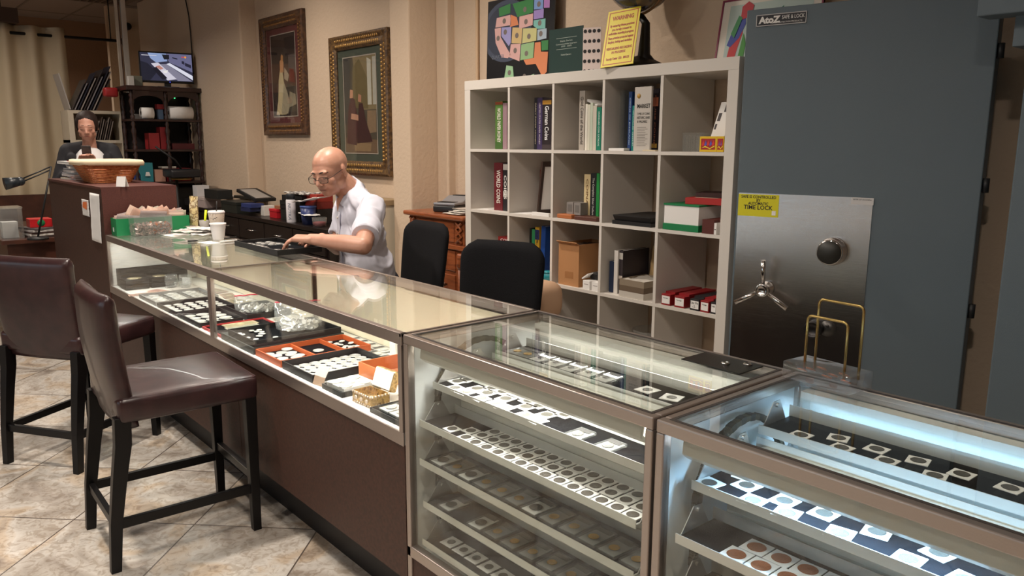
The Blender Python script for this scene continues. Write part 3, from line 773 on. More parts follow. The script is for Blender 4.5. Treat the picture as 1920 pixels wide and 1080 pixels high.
b.grid(lambda u, v: (u*0.075, v*0.10, 0.022 * (1 - u)**2 + 0.004*math.sin(u*6)), 10, 3); o = b.build('curled_paper', PAPER, solid=0.012); o.location = (p.x, 2.95, AY(1110, 196, 2.95).z); tag(o, 'curled white paper lying on top of the pale books, middle cell', 'paper')
b = MB(); b.ell((0, 0, 0), (0.016, 0.03, 0.012)); item('red_pouch', 'small dark red pouch on top of the pale books', 'pouch', b, col(110, 40, 30, 0.7), tuple(AY(1104, 187, 2.99)))
spine(1179.5, 1185.6, 172, 0, (24, 60, 116), 'thin blue book beside the clear plastic sleeves, top row', title='COINS OF ENGLAND', tcol=(180, 200, 220), tsize=0.4)
spine(1186, 1190.8, 198, 0, (24, 128, 122), 'short turquoise book right of the thin blue one', title='WORLD GOLD', tcol=(210, 230, 230), tsize=0.4)
spine(1218, 1225, 168, 0, (26, 24, 26), 'black book standing behind the market magazine', ys=2.97, title='PAPER MONEY', tcol=(170, 170, 160), tsize=0.35)
spine(1225.4, 1235.5, 166, 0, (34, 26, 34), 'black book with coloured patch at the divider, top row', ys=2.96, bands=((0.05, 0.12, (200, 160, 70)), (0.72, 0.86, (190, 110, 80))), title='CRUISE COINS', tcol=(190, 120, 90), tsize=0.35)
# clear plastic sleeves
p0, p1 = AY(1163, 168, 2.95), AY(1178, 168, 2.95)
b = MB()
for i in range(4): b.box((i*0.009, 0, 0), (i*0.009 + 0.002, 0.21, p0.z - cz(0) - 0.004*i))
item('plastic_sleeve_stack', 'clear plastic page sleeves standing left of the thin blue book', 'plastic sleeves', b, CLEAR, (p0.x, 2.95, cz(0) + 0.0005))
# magazine facing front
a_, c_ = AY(1191, 164, 2.90), AY(1222, 164, 2.90); wd = c_.x - a_.x; h = a_.z - cz(0)
mg = thing('magazine', 'clear-covered magazine headed MARKET facing forward on the top row', 'magazine', (a_.x, 2.90, cz(0) + 0.001))
b = MB(); b.box((0, 0, 0), (wd, 0.012, h), col(196, 190, 182, 0.35, name='magazine_cover')); b.build('cover', None, mg)
INK = col(40, 36, 34, 0.7, name='ink')
MU = lambda x, y, z: basis((x, y, z), (1, 0, 0), (0, 0, 1))
text('MARKET', 0.026, INK, mg, MU(wd*0.56, -0.0008, h*0.70), width=wd*0.78, bold=0.02)
text('TYPES OF COINS', 0.014, INK, mg, MU(wd*0.56, -0.0008, h*0.58), width=wd*0.75)
text('HISTORIC, RARE', 0.016, INK, mg, MU(wd*0.56, -0.0008, h*0.52), width=wd*0.78)
text('& VALUABLE', 0.016, INK, mg, MU(wd*0.5, -0.0008, h*0.46), width=wd*0.6)
b = MB(); b.lathe([(0, 0), (0.011, 0), (0.011, 0.0008), (0, 0.0008)], axis=(0, -1, 0), c=(wd*0.25, 0, h*0.86)); b.build('seal', col(180, 140, 60, 0.5), mg)
b = MB()
for i in range(12): b.box((wd*0.2, -0.0005, h*(0.08 + i*0.026)), (wd*(0.75 + 0.1*math.sin(i*2)), 0, h*(0.087 + i*0.026)))
b.build('printed_lines', col(120, 114, 108, 0.7), mg)
b = B1(0.09, 0.13, 0.012); item('white_pad', 'small white pad of paper lying on the top row, fourth cell', 'notepad', b, PAPER, (AY(1145, 280, 2.9).x, 2.885, cz(0) + 0.0005), 0.1)
b = B1(0.075, 0.02, 0.006); item('cream_card', 'cream card lying at the foot of the magazine', 'card', b, col(214, 200, 170, 0.7), (AY(1206, 283, 2.885).x, 2.88, cz(0) + 0.0005))
# last cell, top row
a_ = AY(1280, 258, 2.93); o = thing('plastic_box', 'clear plastic box on the top row, rightmost cell', 'plastic box', (a_.x, 2.93, cz(0) + 0.0005))
b = MB(); w_, h_ = 0.105, 0.075
for q in ((0, 0, 0, w_, 0.002, h_), (0, 0.098, 0, w_, 0.1, h_), (0, 0, 0, 0.002, 0.1, h_), (w_ - 0.002, 0, 0, w_, 0.1, h_), (0, 0, 0, w_, 0.1, 0.002)): b.box(q[:3], q[3:])
for i in range(7): b.box((0.012 + i*0.013, -0.001, 0.003), (0.015 + i*0.013, 0.0, h_ - 0.01))
b.build('tub', CLEAR, o); b = MB(); b.box((-0.002, -0.002, h_), (w_ + 0.002, 0.102, h_ + 0.008)); b.build('lid', CLEAR, o)
def toybox(x, lab, wt=0.088):
    o = thing('toy_box', lab, 'box', (x, 2.885, cz(0) + 0.0005), group='yellow and red boxes in the rightmost top cell')
    b = MB(); b.box((0, 0, 0), (wt, 0.06, 0.066)); b.build('carton', col(226, 186, 30, 0.45), o, bevel=0.001)
    b = MB(Matrix.Diagonal((wt/0.088, 1, 1, 1))); b.box((0.008, -0.0006, 0.010), (0.080, 0, 0.056), col(170, 40, 40, 0.5)); 
    for i in range(5): b.mesh([(0.012 + i*0.013, -0.0012, 0.03), (0.020 + i*0.013, -0.0012, 0.05), (0.026 + i*0.013, -0.0012, 0.032), (0.018 + i*0.012, -0.0012, 0.024)], [(0,1,2,3)], col(90, 90, 180, 0.5) if i % 2 else col(220, 60, 50, 0.5))
    b.mesh([(0.01, -0.0014, 0.015), (0.03, -0.0014, 0.026), (0.055, -0.0014, 0.016), (0.078, -0.0014, 0.028), (0.078, -0.0014, 0.022), (0.055, -0.0014, 0.012), (0.03, -0.0014, 0.020)], [(0,1,2,3,4,5,6)], col(240, 210, 60, 0.5))
    b.build('printed_panel', None, o)
x = AY(1311, 285, 2.885).x
toybox(x, 'yellow and red printed box, the left one in the rightmost top cell'); toybox(x + 0.0885, 'yellow and red printed box tucked against the right side board', 0.034)
a_ = AY(1324, 280, 2.958); o = thing('leaning_card', 'white printed card leaning in the rightmost top cell above the yellow boxes', 'card', (a_.x, 2.958, cz(0) + 0.001))
d_ = AY(1354, 192, 2.99); dv = V((d_.x - a_.x, 0.03, d_.z - cz(0))); M = basis((0, 0, 0), (1, 0.0, 0), dv - V((dv.x, 0, 0))) @ Matrix(((1, dv.x / V((0, dv.y, dv.z)).length, 0, 0), (0, 1, 0, 0), (0, 0, 1, 0), (0, 0, 0, 1)))
LC = V((0, dv.y, dv.z)).length; wc = min(0.07, cx(4) + CELL - 0.003 - d_.x)
b = MB(M); b.box((0, 0, -0.001), (wc, LC, 0.001)); b.build('card', PAPER, o)
b = MB(M)
for q in ((0.006, LC*0.62, 0.022, LC*0.78), (wc*0.4, LC*0.80, wc - 0.004, LC*0.95), (0.004, LC*0.45, 0.014, LC*0.56)): b.box((q[0], q[1], 0.001), (q[2], q[3], 0.0014))
b.build('printed_blocks', col(70, 64, 66, 0.6), o)
# second row
spine(926.5, 942.5, 305, 1, (104, 30, 38), 'dark red book WORLD COINS in the second row, left cell', title='WORLD COINS', tsize=0.62, tlen=0.7)
spine(943.4, 951.5, 306, 1, (34, 32, 36), 'black and white catalogue right of the dark red book, second row', title='COINS', tcol=(220, 220, 215), tsize=0.8, tlen=0.5, bands=((0.86, 0.98, (200, 196, 190)), (0.3, 0.42, (180, 178, 172))))
b = B1(0.09, 0.07, 0.001); item('paper_slip', 'small white slip lying in the second row, left cell', 'paper', b, PAPER, (AY(896, 393, 2.9).x, 2.89, cz(1) + 0.0005), 0.2)
pf = thing('picture_frame', 'dark brown picture frame leaning on the divider in the second row', 'picture frame', (AY(1003, 396, 2.90).x, 2.90, cz(1) + 0.001))
M = basis((0.012, 0, 0.006), (0.25, 1, 0), (0.050, -0.0125, 0.28)); M = M @ Matrix.Diagonal((0.55, 0.97, 1, 1)); b = MB(M)
for q in ((0, 0, 0.24, 0.028), (0, 0.272, 0.24, 0.30), (0, 0.028, 0.028, 0.272), (0.212, 0.028, 0.24, 0.272)): b.box((q[0], q[1], 0), (q[2], q[3], 0.016))
b.build('frame', col(52, 34, 26, 0.5), pf); b = MB(M); b.box((0.028, 0.028, 0.004), (0.212, 0.272, 0.009)); b.build('print', PAPER, pf)
spine(1012.5, 1016.5, 318, 1, (120, 44, 30), 'thin red book behind the leaning picture frame', ys=3.06, depth=0.15)
b = B1(0.11, 0.2, 0.0006); item('papers', 'flat white papers at the left of the second row, second cell', 'papers', b, PAPER, (cx(1) + 0.02, 2.89, cz(1) + 0.0002), 0.05)
b = B1(0.135, 0.02, 0.018); item('white_box', 'flat white box at the front of the second cell, second row', 'box', b, PAPER, (AY(997, 397, 2.88).x, 2.88, cz(1) + 0.0005), bevel=0.001)
spine(1095.7, 1107.5, 327, 1, (212, 192, 146), 'cream yellow book, middle cell of the second row', title='COINAGE', tcol=(120, 90, 60), tsize=0.4, ys=2.97)
spine(1108, 1118.6, 325, 1, (22, 24, 24), 'black book between the cream and green ones', title='The Complete Silver Dollars', tcol=(190, 190, 180), tsize=0.45, ys=2.96)
spine(1119, 1124, 325, 1, (26, 128, 56), 'bright green book at the divider, second row', ys=2.95)
for i, u in enumerate((1057.5, 1071)):
    b = MB(); b.box((0, 0, 0), (0.048, 0.10 - 0.02*i, 0.062), col(136, 130, 126, 0.6)); b.box((0.008, -0.0005, 0.012), (0.040, 0, 0.05), col(108, 104, 100, 0.6))
    item('stone_grey_box', ('grey patterned little box, left of the pair in the second row' , 'grey patterned little box, right of the pair in the second row')[i], 'box', b, None, (AY(u + 6, 400, 2.93).x + (0 if i == 0 else 0.01), 2.925 - 0.01*i, cz(1) + 0.0225), group='pair of small grey boxes', bevel=0.001)
b = B1(0.105, 0.08, 0.022); item('wooden_box', 'small orange wooden box in the middle cell of the second row', 'box', b, col(176, 104, 58, 0.5), (AY(1044, 405, 2.885).x, 2.885, cz(1) + 0.0005), 0.03, bevel=0.004)
b = B1(0.155, 0.13, 0.02); item('brown_booklet', 'flat brown booklet under the grey boxes, second row', 'book', b, col(88, 52, 42, 0.5), (AY(1077, 407, 2.885).x, 2.883, cz(1) + 0.0005), 0.0, bevel=0.003)
o = thing('black_tray', 'black open box lying in the fourth cell of the second row', 'box', (AY(1149, 420, 2.89).x, 2.885, cz(1) + 0.0005))
b = MB(); b.box((0, 0, 0), (0.24, 0.28, 0.018)); b.build('base', BLACK, o); b = MB(); b.box((0, 0, 0.019), (0.24, 0.28, 0.045), taper=0.94); b.build('lid', BLACK, o, bevel=0.003)
o = thing('white_green_box', 'white and green box in the second row, rightmost cell', 'box', (AY(1246, 420, 2.89).x, 2.885, cz(1) + 0.0005))
GR = col(18, 122, 70, 0.5, name='green_plastic')
b = MB(); b.box((0, 0, 0.028), (0.19, 0.26, 0.112), PAPER); b.build('carton', None, o); b = MB(); b.box((-0.004, -0.004, 0), (0.194, 0.264, 0.030)); b.build('base', GR, o, bevel=0.002)
b = MB(); b.box((-0.003, -0.003, 0.112), (0.193, 0.263, 0.120)); b.build('lid', GR, o)
b = MB(); b.box((0, 0, 0), (0.17, 0.2, 0.028), col(176, 36, 32, 0.5)); b.box((0.03, 0.03, 0.028), (0.14, 0.09, 0.0284), col(220, 190, 170, 0.6)); item('red_book', 'red book lying on top of the white and green box', 'book', b, None, (AY(1289, 393, 2.93).x, 2.91, cz(1) + 0.1215), 0.22, bevel=0.002)
b = B1(0.14, 0.16, 0.02); item('dark_book', 'dark book stacked on the red one, rightmost cell', 'book', b, col(58, 32, 28, 0.5), (AY(1289, 393, 2.93).x + 0.02, 2.96, cz(1) + 0.151), 0.35)
b = B1(0.062, 0.2, 0.062); item('brown_box', 'brown box beside the white and green one', 'box', b, col(88, 38, 30, 0.55), (AY(1316, 434, 2.88).x, 2.88, cz(1) + 0.0005))
b = MB(); b.box((0, 0, 0), (0.012, 0.2, 0.05), PAPER); b.box((0.002, -0.0004, 0.02), (0.010, 0, 0.023), INK); item('white_carton', 'narrow white carton at the right side board, second row', 'box', b, None, (AY(1338.5, 436, 2.88).x, 2.88, cz(1) + 0.0005))
# third row
for i, (vt, vb, c, c2) in enumerate(((457, 466, (150, 34, 40), 'SCOTT'), (445, 456, (50, 48, 66), 'SPECIALIZED'), (434, 444, (96, 30, 36), 'STAMPS'), (421, 433, (128, 36, 34), 'COINS'))):
    x = AY(928 + (5 - i) % 3 * 3, 450, 2.93).x; z0 = cz(2) + 0.052 + i*0.0385
    o = thing('book', ('bright red book, lowest of the stack', 'dark blue book, second up in the stack', 'dark red book, third up in the stack', 'red book, topmost of the stack')[i] + ' in the third row left cell', 'book', (x, 2.93, z0), 0.02*i, group='stack of lying books in the third row')
    b = MB(); cm = col(*c, 0.45); w_ = cx(0) + CELL - 0.006 - x; b.box((0, 0, 0), (w_, 0.24, 0.003), cm); b.box((0, 0, 0.032), (w_, 0.24, 0.035), cm); b.box((0, 0, 0.003), (w_, 0.003, 0.032), cm); b.build('cover', None, o)
    b = MB(); b.box((0.003, 0.003, 0.003), (w_, 0.235, 0.032)); b.build('pages', PAPER, o)
    text(c2, 0.02, PAPER, o, MU(w_*0.5, -0.0006, 0.017), width=w_*0.7)
b = B1(0.10, 0.2, 0.05); item('cream_box', 'cream box under the stack of books in the third row', 'box', b, col(214, 196, 160, 0.7), (AY(932, 470, 2.94).x, 2.94, cz(2) + 0.0005))
spine(993, 997, 428, 2, (24, 26, 24), 'thin black book at the left of the second cell, third row', ys=2.96)
spine(997.4, 1003.0, 430, 2, (46, 130, 84), 'green and white patterned book, third row', ys=2.955, bands=((0.3, 0.6, (190, 210, 190)),))
spine(1003.6, 1011.4, 426, 2, (190, 150, 40), 'yellow and orange book, second cell of the third row', ys=2.95, bands=((0.75, 0.95, (34, 40, 90)), (0.4, 0.6, (210, 110, 40)), (0.0, 0.2, (40, 44, 90))), title='U.S. COINS', tcol=(30, 30, 40))
spine(1012.6, 1020.5, 424, 2, (20, 62, 132), 'tall blue binder leaning on the divider, third row', ys=2.95, lean=0.045)
b = B1(0.054, 0.060, 0.045); item('dark_little_box', 'small dark box at the front of the second cell, third row', 'box', b, col(34, 30, 32, 0.5), (AY(999, 522, 2.885).x, 2.884, cz(2) + 0.0005), bevel=0.002)
o = thing('turquoise_tub', 'turquoise plastic tub at the front of the second cell, third row', 'tub', (AY(1023, 525, 2.90).x, 2.92, cz(2) + 0.0005)); TQ = col(40, 140, 150, 0.35)
b = MB(); b.lathe([(0.026, 0), (0.030, 0.045), (0.028, 0.045), (0.024, 0.004)]); b.build('tub', TQ, o); b = MB(); b.lathe([(0.0, 0.052), (0.031, 0.052), (0.032, 0.044), (0.0, 0.044)]); b.build('lid', TQ, o)
o = thing('cardboard_box', 'brown cardboard carton in the middle cell of the third row', 'box', (AY(1048, 530, 2.9).x, 2.895, cz(2) + 0.0005)); CB = col(176, 128, 84, 0.8, vary=0.06, name='cardboard')
b = MB(); w_, d_, h_ = 0.15, 0.25, 0.222
for q in ((0, 0, 0, w_, 0.003, h_), (0, d_ - 0.003, 0, w_, d_, h_), (0, 0.003, 0, 0.003, d_ - 0.003, h_), (w_ - 0.003, 0.003, 0, w_, d_ - 0.003, h_), (0.003, 0.003, 0, w_ - 0.003, d_ - 0.003, 0.003)): b.box(q[:3], q[3:])
b.build('carton', CB, o); b = MB(); b.box((0.05, -0.0006, 0.04), (0.11, 0, 0.075)); b.build('tape', col(160, 112, 70, 0.4), o)
b = MB(); b.mesh([(0, 0, h_), (w_, 0, h_), (w_, -0.02, h_ + 0.012), (0, -0.02, h_ + 0.012)], [(0,1,2,3)]); b.build('flap', CB, o, solid=0.003)
b = MB(); b.grid(lambda u, v: (0.01 + u*(w_ - 0.02), 0.01 + v*(d_ - 0.02), h_ - 0.015 + 0.012*noise.noise((u*9, v*9, 1))), 12, 12); b.build('contents', col(80, 60, 48, 0.8), o)
for i, u in enumerate((1093, 1110)):
    b = MB(); b.box((0, 0, 0), (0.048, 0.09, 0.046), PAPER); b.box((0.008, -0.0005, 0.026), (0.038, 0, 0.029), col(150, 140, 140, 0.7)); item('white_carton', ('small white carton, the left of two in front of the cardboard box', 'small white carton, the right of two in front of the cardboard box')[i], 'box', b, None, (AY(u, 545, 2.885).x, 2.883, cz(2) + 0.0005), group='small white cartons in the third row')
b = B1(0.05, 0.10, 0.006); item('folded_leaflet', 'folded white leaflet propped on the little white cartons', 'leaflet', b, PAPER, (AY(1094, 517, 2.9).x, 2.89, cz(2) + 0.05), rot=(0, -0.6, 0.1))
b = B1(0.05, 0.10, 0.035); item('black_pouch', 'black case lying on the little white cartons', 'case', b, BLACK, (AY(1106, 517, 2.93).x, 2.93, cz(2) + 0.0475), 0.1, bevel=0.006)
spine(1143, 1151.5, 490, 2, (34, 48, 76), 'dark blue folder left of the white binder, third row', ys=2.93)
spine(1152.2, 1159, 470, 2, (216, 212, 206), 'white binder in the fourth cell of the third row', ys=2.92)
spine(1161, 1168.5, 470, 2, (52, 46, 50), 'dark striped book right of the white binder', ys=2.93, bands=((0.8, 0.95, (190, 186, 180)), (0.35, 0.42, (200, 190, 180))))
o = thing('manila_envelope', 'manila envelope leaning behind the grey carton, third row', 'envelope', (AY(1171, 545, 2.94).x + 0.02, 3.095, cz(2) + 0.001))
b = MB(basis((0, 0, 0), (1, 0.25, 0.0), (-0.0, 0.15, 1))); b.box((0, 0, 0), (0.19, 0.235, 0.006)); b.build('envelope', col(184, 154, 108, 0.8), o)
b = MB(basis((0, -0.001, 0.0), (1, 0.25, 0.0), (-0.0, 0.15, 1))); b.mesh([(0.0, 0.235, 0.0075), (0.19, 0.235, 0.0075), (0.095, 0.15, 0.0075)], [(0,1,2)]); b.build('flap', col(170, 140, 96, 0.8), o, solid=0.001)
o = thing('grey_carton', 'open grey and white striped carton holding papers, third row', 'box', (AY(1161, 552, 2.885).x, 2.883, cz(2) + 0.0005), 0.0)
b = MB(); w_, d_, h_ = 0.155, 0.2, 0.088
for q in ((0, 0, 0, w_, 0.003, h_), (0, d_ - 0.003, 0, w_, d_, h_), (0, 0.003, 0, 0.003, d_ - 0.003, h_), (w_ - 0.003, 0.003, 0, w_, d_ - 0.003, h_), (0.003, 0.003, 0, w_ - 0.003, d_ - 0.003, 0.003)):
    b.box(q[:3], (q[3], q[4], 0.03), col(196, 190, 180, 0.6)); b.box((q[0], q[1], 0.03), (q[3], q[4], 0.058), col(104, 88, 72, 0.6)); 
    if q[5] > 0.05: b.box((q[0], q[1], 0.058), q[3:], col(140, 126, 108, 0.6))
b.build('carton', None, o)
b = MB(); b.grid(lambda u, v: (0.005 + u*(w_ - 0.01), 0.005 + v*(d_ - 0.01), h_ - 0.008 + 0.014*noise.noise((u*5, v*5, 4))), 14, 14); b.build('papers', col(200, 194, 184, 0.8), o)
RB = col(140, 26, 32, 0.45, name='red_box')
for i, (u, w_, dk, lb) in enumerate(((1239, 0.052, 0, 'long red coin box, leftmost of the row in the third row'), (1263, 0.056, 0, 'long red coin box, second of the row, taller'), (1292, 0.050, 1, 'long black coin box with a handwritten white end'), (1311, 0.045, 0, 'long red coin box right of the black one'), (1330, 0.030, 1, 'long black coin box against the right side board'))):
    o = thing('coin_storage_box', lb, 'box', (AY(u, 570, 2.88).x, 2.882 + 0.002*i, cz(2) + 0.0005), group='long coin storage boxes in the third row')
    b = MB(); b.box((0, 0, 0), (w_, 0.24, 0.052)); b.build('carton', col(30, 28, 30, 0.5) if dk else RB, o, bevel=0.0015)
    b = MB(); b.box((-0.001, -0.001 + 0.035, 0.052), (w_ + 0.001, 0.24, 0.060)); b.build('lid', col(36, 32, 34, 0.5) if dk else RB, o)
    b = MB(); b.box((0.004, -0.0006, 0.008), (w_ - 0.003, 0, 0.044)); b.build('end_label', PAPER, o)
    if i == 2: text('Unc Prs\n- 2 -', 0.016, INK, o, MU(w_/2, -0.001, 0.026), width=w_*0.8)
    else: text('Foreign', 0.008, INK, o, MU(w_/2, -0.001, 0.034), width=w_*0.5)
# fourth row
o = thing('clear_tub', 'clear plastic tub in the fourth row, fourth cell', 'tub', (AY(1218, 610, 3.05).x, 3.06, cz(3) + 0.0005)); b = MB(); b.lathe([(0.07, 0), (0.09, 0.17), (0.093, 0.17), (0.072, 0.0)]); b.build('tub', CLEAR, o)
b = B1(0.10, 0.16, 0.03); item('white_tray', 'white flat box in the fourth row, rightmost cell', 'box', b, PAPER, (cx(4) + 0.20, 2.95, cz(3) + 0.0005), 0.1)

# ------------------------------------------------------------------ things on top of the bookcase
ZT = BW + 0.001
def poly3(b, M, pts, m, z): b.mesh([M @ V((x, y, z)) for x, y in pts], [tuple(range(len(pts)))], m)
# coin map poster
pl, pr_ = AY(912, 148, 3.20), AY(1036, 136, 3.20)
W_, H_ = pr_.x - pl.x, AY(908, 4, 3.20).z - ZT
mp = thing('map_poster', 'black quarter map poster with pastel western states, on the bookcase top', 'poster', (pl.x, 3.20, ZT), rot=(-0.03, 0, 0))
b = MB(); b.box((0, 0, 0), (W_, 0.006, H_)); b.build('board', col(22, 24, 28, 0.35, coat=0.5, name='black_poster'), mp)
# poster drawn in a unit square (0..1, y up)
M = Matrix.Translation((0, 0, 0)) @ basis((0, 0, 0), (1, 0, 0), (0, 0, 1)) @ Matrix.Diagonal((W_, H_, 1, 1))
b = MB()
ring = [(0.30 + 0.42*math.cos(a)*0.9, 0.62 + 0.36*math.sin(a)) for a in fr(0, 2*PI, 40)]
ring = [(max(0.01, min(0.98, x)), max(0.02, min(0.98, y))) for x, y in ring]
poly3(b, M, ring, col(66, 74, 92, 0.5), 0.001)
poly3(b, M, [(0.30 + 0.36*math.cos(a)*0.9, 0.62 + 0.31*math.sin(a)) if 0.30 + 0.36*math.cos(a)*0.9 > 0.01 else (0.01, 0.62 + 0.31*math.sin(a)) for a in fr(0, 2*PI, 40)], col(50, 56, 72, 0.5), 0.0014)
b.build('quarter_print', None, mp)
b = MB()
PK, GN, LV, YL, OR, TL, BL_ = (206, 164, 160), (58, 124, 70), (150, 148, 196), (190, 186, 130), (206, 128, 88), (120, 178, 170), (120, 150, 200)
ST = [([(.18,.90),(.36,.93),(.36,.82),(.19,.80)], GN), ([(.15,.79),(.36,.80),(.38,.68),(.13,.68)], PK), ([(.39,.92),(.70,.94),(.70,.78),(.47,.76),(.44,.82)], GN), ([(.37,.80),(.46,.76),(.49,.67),(.36,.66)], OR),
      ([(.50,.76),(.70,.77),(.70,.64),(.50,.62)], PK), ([(.12,.67),(.22,.67),(.22,.56),(.38,.34),(.34,.30),(.24,.32),(.14,.50)], PK), ([(.23,.67),(.38,.66),(.38,.48),(.35,.44),(.23,.57)], LV), ([(.40,.65),(.55,.63),(.54,.45),(.39,.47)], (196, 170, 120)),
      ([(.56,.62),(.76,.60),(.76,.46),(.55,.45)], YL), ([(.38,.46),(.53,.45),(.52,.25),(.36,.31)], PK), ([(.54,.44),(.73,.45),(.72,.27),(.53,.26)], (140, 176, 128)), ([(.71,.93),(.84,.93),(.84,.80),(.71,.81)], BL_), ([(.71,.80),(.85,.80),(.85,.70),(.71,.70)], (150, 130, 190)),
      ([(.71,.69),(.88,.69),(.88,.58),(.77,.59),(.71,.63)], TL), ([(.77,.58),(.90,.58),(.90,.47),(.77,.46)], (160, 176, 190)), ([(.85,.93),(.93,.92),(.93,.80),(.85,.81)], (170, 120, 180)), ([(.83,.45),(.93,.45),(.93,.34),(.84,.34)], GN), ([(.74,.44),(.82,.44),(.83,.33),(.93,.32),(.92,.10),(.86,.05),(.76,.20),(.62,.20),(.58,.26),(.73,.27)], OR),
      ([(.32,.22),(.42,.20),(.44,.06),(.36,.04),(.28,.02),(.30,.12)], (150, 190, 150)), ([(.70,.08),(.74,.09),(.75,.05),(.71,.05)], (150, 190, 150))]
for pts, c in ST: poly3(b, M, pts, col(*c, 0.5), 0.0022)
b.build('state_shapes', None, mp)
b = MB()
for (x, y) in ((.27,.74),(.18,.55),(.29,.61),(.47,.55),(.65,.52),(.45,.38),(.62,.33),(.60,.69),(.58,.83),(.78,.86),(.80,.65),(.82,.53),(.60,.07),(.37,.13)):
    poly3(b, M, [(x + .026*math.cos(a), y + .026*math.sin(a)*W_/H_) for a in fr(0, 2*PI*15/16, 16)], col(128, 118, 112, 0.5, 0.4), 0.003)
b.build('coin_prints', None, mp)
text('National Park Quarters', 0.02, PAPER, mp, MU(W_*0.70, -0.0034, H_*0.965), width=W_*0.5)
text('QUARTER', 0.03, col(110, 116, 130, 0.5), mp, MU(W_*0.18, -0.0024, H_*0.33), width=W_*0.2)
# dark green coin folder standing open with its punched white leaf
pl = AY(1029, 136, 3.10); p2 = AY(1087, 132, 3.08); hh = AY(1029, 57, 3.10).z - ZT
fo = thing('coin_folder', 'dark green coin folder standing open with a punched white leaf', 'coin folder', (pl.x, 3.10, ZT))
w_ = p2.x - pl.x
b = MB(); b.box((0, 0, 0), (w_, 0.004, hh)); b.build('cover', col(20, 50, 46, 0.5, name='dark_green_cover'), fo)
for s_, z_, sz in (('State Series', .74, .36), ('Commemorative Quarters', .68, .62), ('1999 - 2009', .63, .3), ('Federal Quarters', .46, .3)): text(s_, 0.012, col(180, 190, 180, 0.5), fo, MU(w_*0.52, -0.001, hh*z_), width=w_*sz)
b = MB(); b.box((w_*0.22, -0.0006, hh*0.80), (w_*0.82, 0, hh*0.806)); b.box((w_*0.22, -0.0006, hh*0.575), (w_*0.82, 0, hh*0.581)); b.build('rules', col(180, 190, 180, 0.5), fo)
ph = AY(1087, 52, 3.08).z - ZT; M = basis((w_ + 0.001, -0.001, 0), (1, 0.45, 0), (0, 0, 1)); wl = 0.10
b = MB(M); b.box((0, 0, -0.004), (wl, ph, 0)); b.build('leaf', col(222, 206, 200, 0.7), fo)
for i in range(4):
    for j in range(5):
        b = MB(M); b.cyl((0.012 + i*0.025, 0.022 + j*(ph - 0.04)/4, 0.0001), (0.012 + i*0.025, 0.022 + j*(ph - 0.04)/4, 0.0008), 0.0095, seg=18); b.build('punched_hole', col(24, 20, 20, 0.6), fo)
# warning sign
bl, br = AZ(1125.5, 127.5, ZT), AZ(1184, 123, ZT)
br.y = bl.y + 0.02; br.x = AY(1184, 123, br.y).x; br.z = ZT
tl, tr_ = AY(1138.6, 27, bl.y + 0.10), AY(1202, 11, br.y + 0.12)
ux = ((br - bl) + (tr_ - tl)) * 0.5; uy = ((tl - bl) + (tr_ - br)) * 0.5
ws = thing('warning_sign', 'yellow WARNING sign with red border leaning on the bookcase top', 'sign', tuple(bl))
Wd, Hd = ux.length, uy.length; M = basis((0, 0, 0), ux, uy - ux.normalized() * uy.dot(ux.normalized()))
sh = uy.dot(ux.normalized()) / uy.length
M = M @ Matrix(((1, sh, 0, 0), (0, 1, 0, 0), (0, 0, 1, 0), (0, 0, 0, 1)))
b = MB(M); b.box((0, 0, -0.003), (Wd, Hd, 0)); b.build('panel', col(232, 212, 50, 0.5, name='warning_yellow'), ws)
b = MB(M); e = 0.010
for q in ((e, e, Wd - e, e + 0.004), (e, Hd - e - 0.004, Wd - e, Hd - e), (e, e, e + 0.004, Hd - e), (Wd - e - 0.004, e, Wd - e, Hd - e)): b.box((q[0], q[1], 0), (q[2], q[3], 0.0005))
b.build('border', col(176, 40, 24, 0.5), ws)
RD = col(176, 50, 24, 0.5, name='sign_red')
for s_, y_, sz in (('WARNING', .85, .66), ('By entering these premises', .72, .74), ('you hereby consent to', .65, .6), ('audio/video recording in progress.', .58, .78), ('These premises protected against', .50, .78), ('burglary, holdup and vandalism.', .43, .74), ('VIDEO/AUDIO RECORDING', .31, .78), ('IN PROGRESS', .24, .42), ('Security Center  USA   800-555', .13, .7)):
    text(s_, 0.030 if y_ > .8 else 0.018, RD, ws, M @ Matrix.Translation((Wd*0.5, Hd*y_, 0.0006)), width=Wd*sz, bold=0.028)
# globe
gc_ = AY(1190, -46, 3.02); gl = thing('globe', 'dark blue globe on a black stand behind the warning sign', 'globe', (gc_.x, 3.06, ZT))
gz = gc_.z - ZT; 
b = MB(); b.ell((0, 0, gz), (0.165,)*3, seg=40, rings=24); b.build('sphere', ramp_mat('globe_map', [(0.45, (24, 34, 62)), (0.52, (30, 44, 70)), (0.54, (120, 100, 78)), (0.7, (150, 130, 96))], 7, 0.25, coat=0.4), gl)
b = MB(); b.tube([(0.175*math.sin(a), 0.0, gz - 0.175*math.cos(a)) for a in fr(-0.5, 2.4, 20)], 0.006); b.build('meridian', col(120, 84, 50, 0.4, 0.4), gl)
b = MB(); b.tube([(0.01, 0, gz - 0.178), (0.045, 0, gz - 0.22), (0.04, 0, 0.07), (0.05, 0, 0.03)], [0.016, 0.02, 0.03, 0.05]); b.lathe([(0.0, 0.0), (0.14, 0.0), (0.14, 0.012), (0.10, 0.03), (0.04, 0.06), (0, 0.07)], (0.02, 0, 0)); b.build('stand', BLACK, gl)
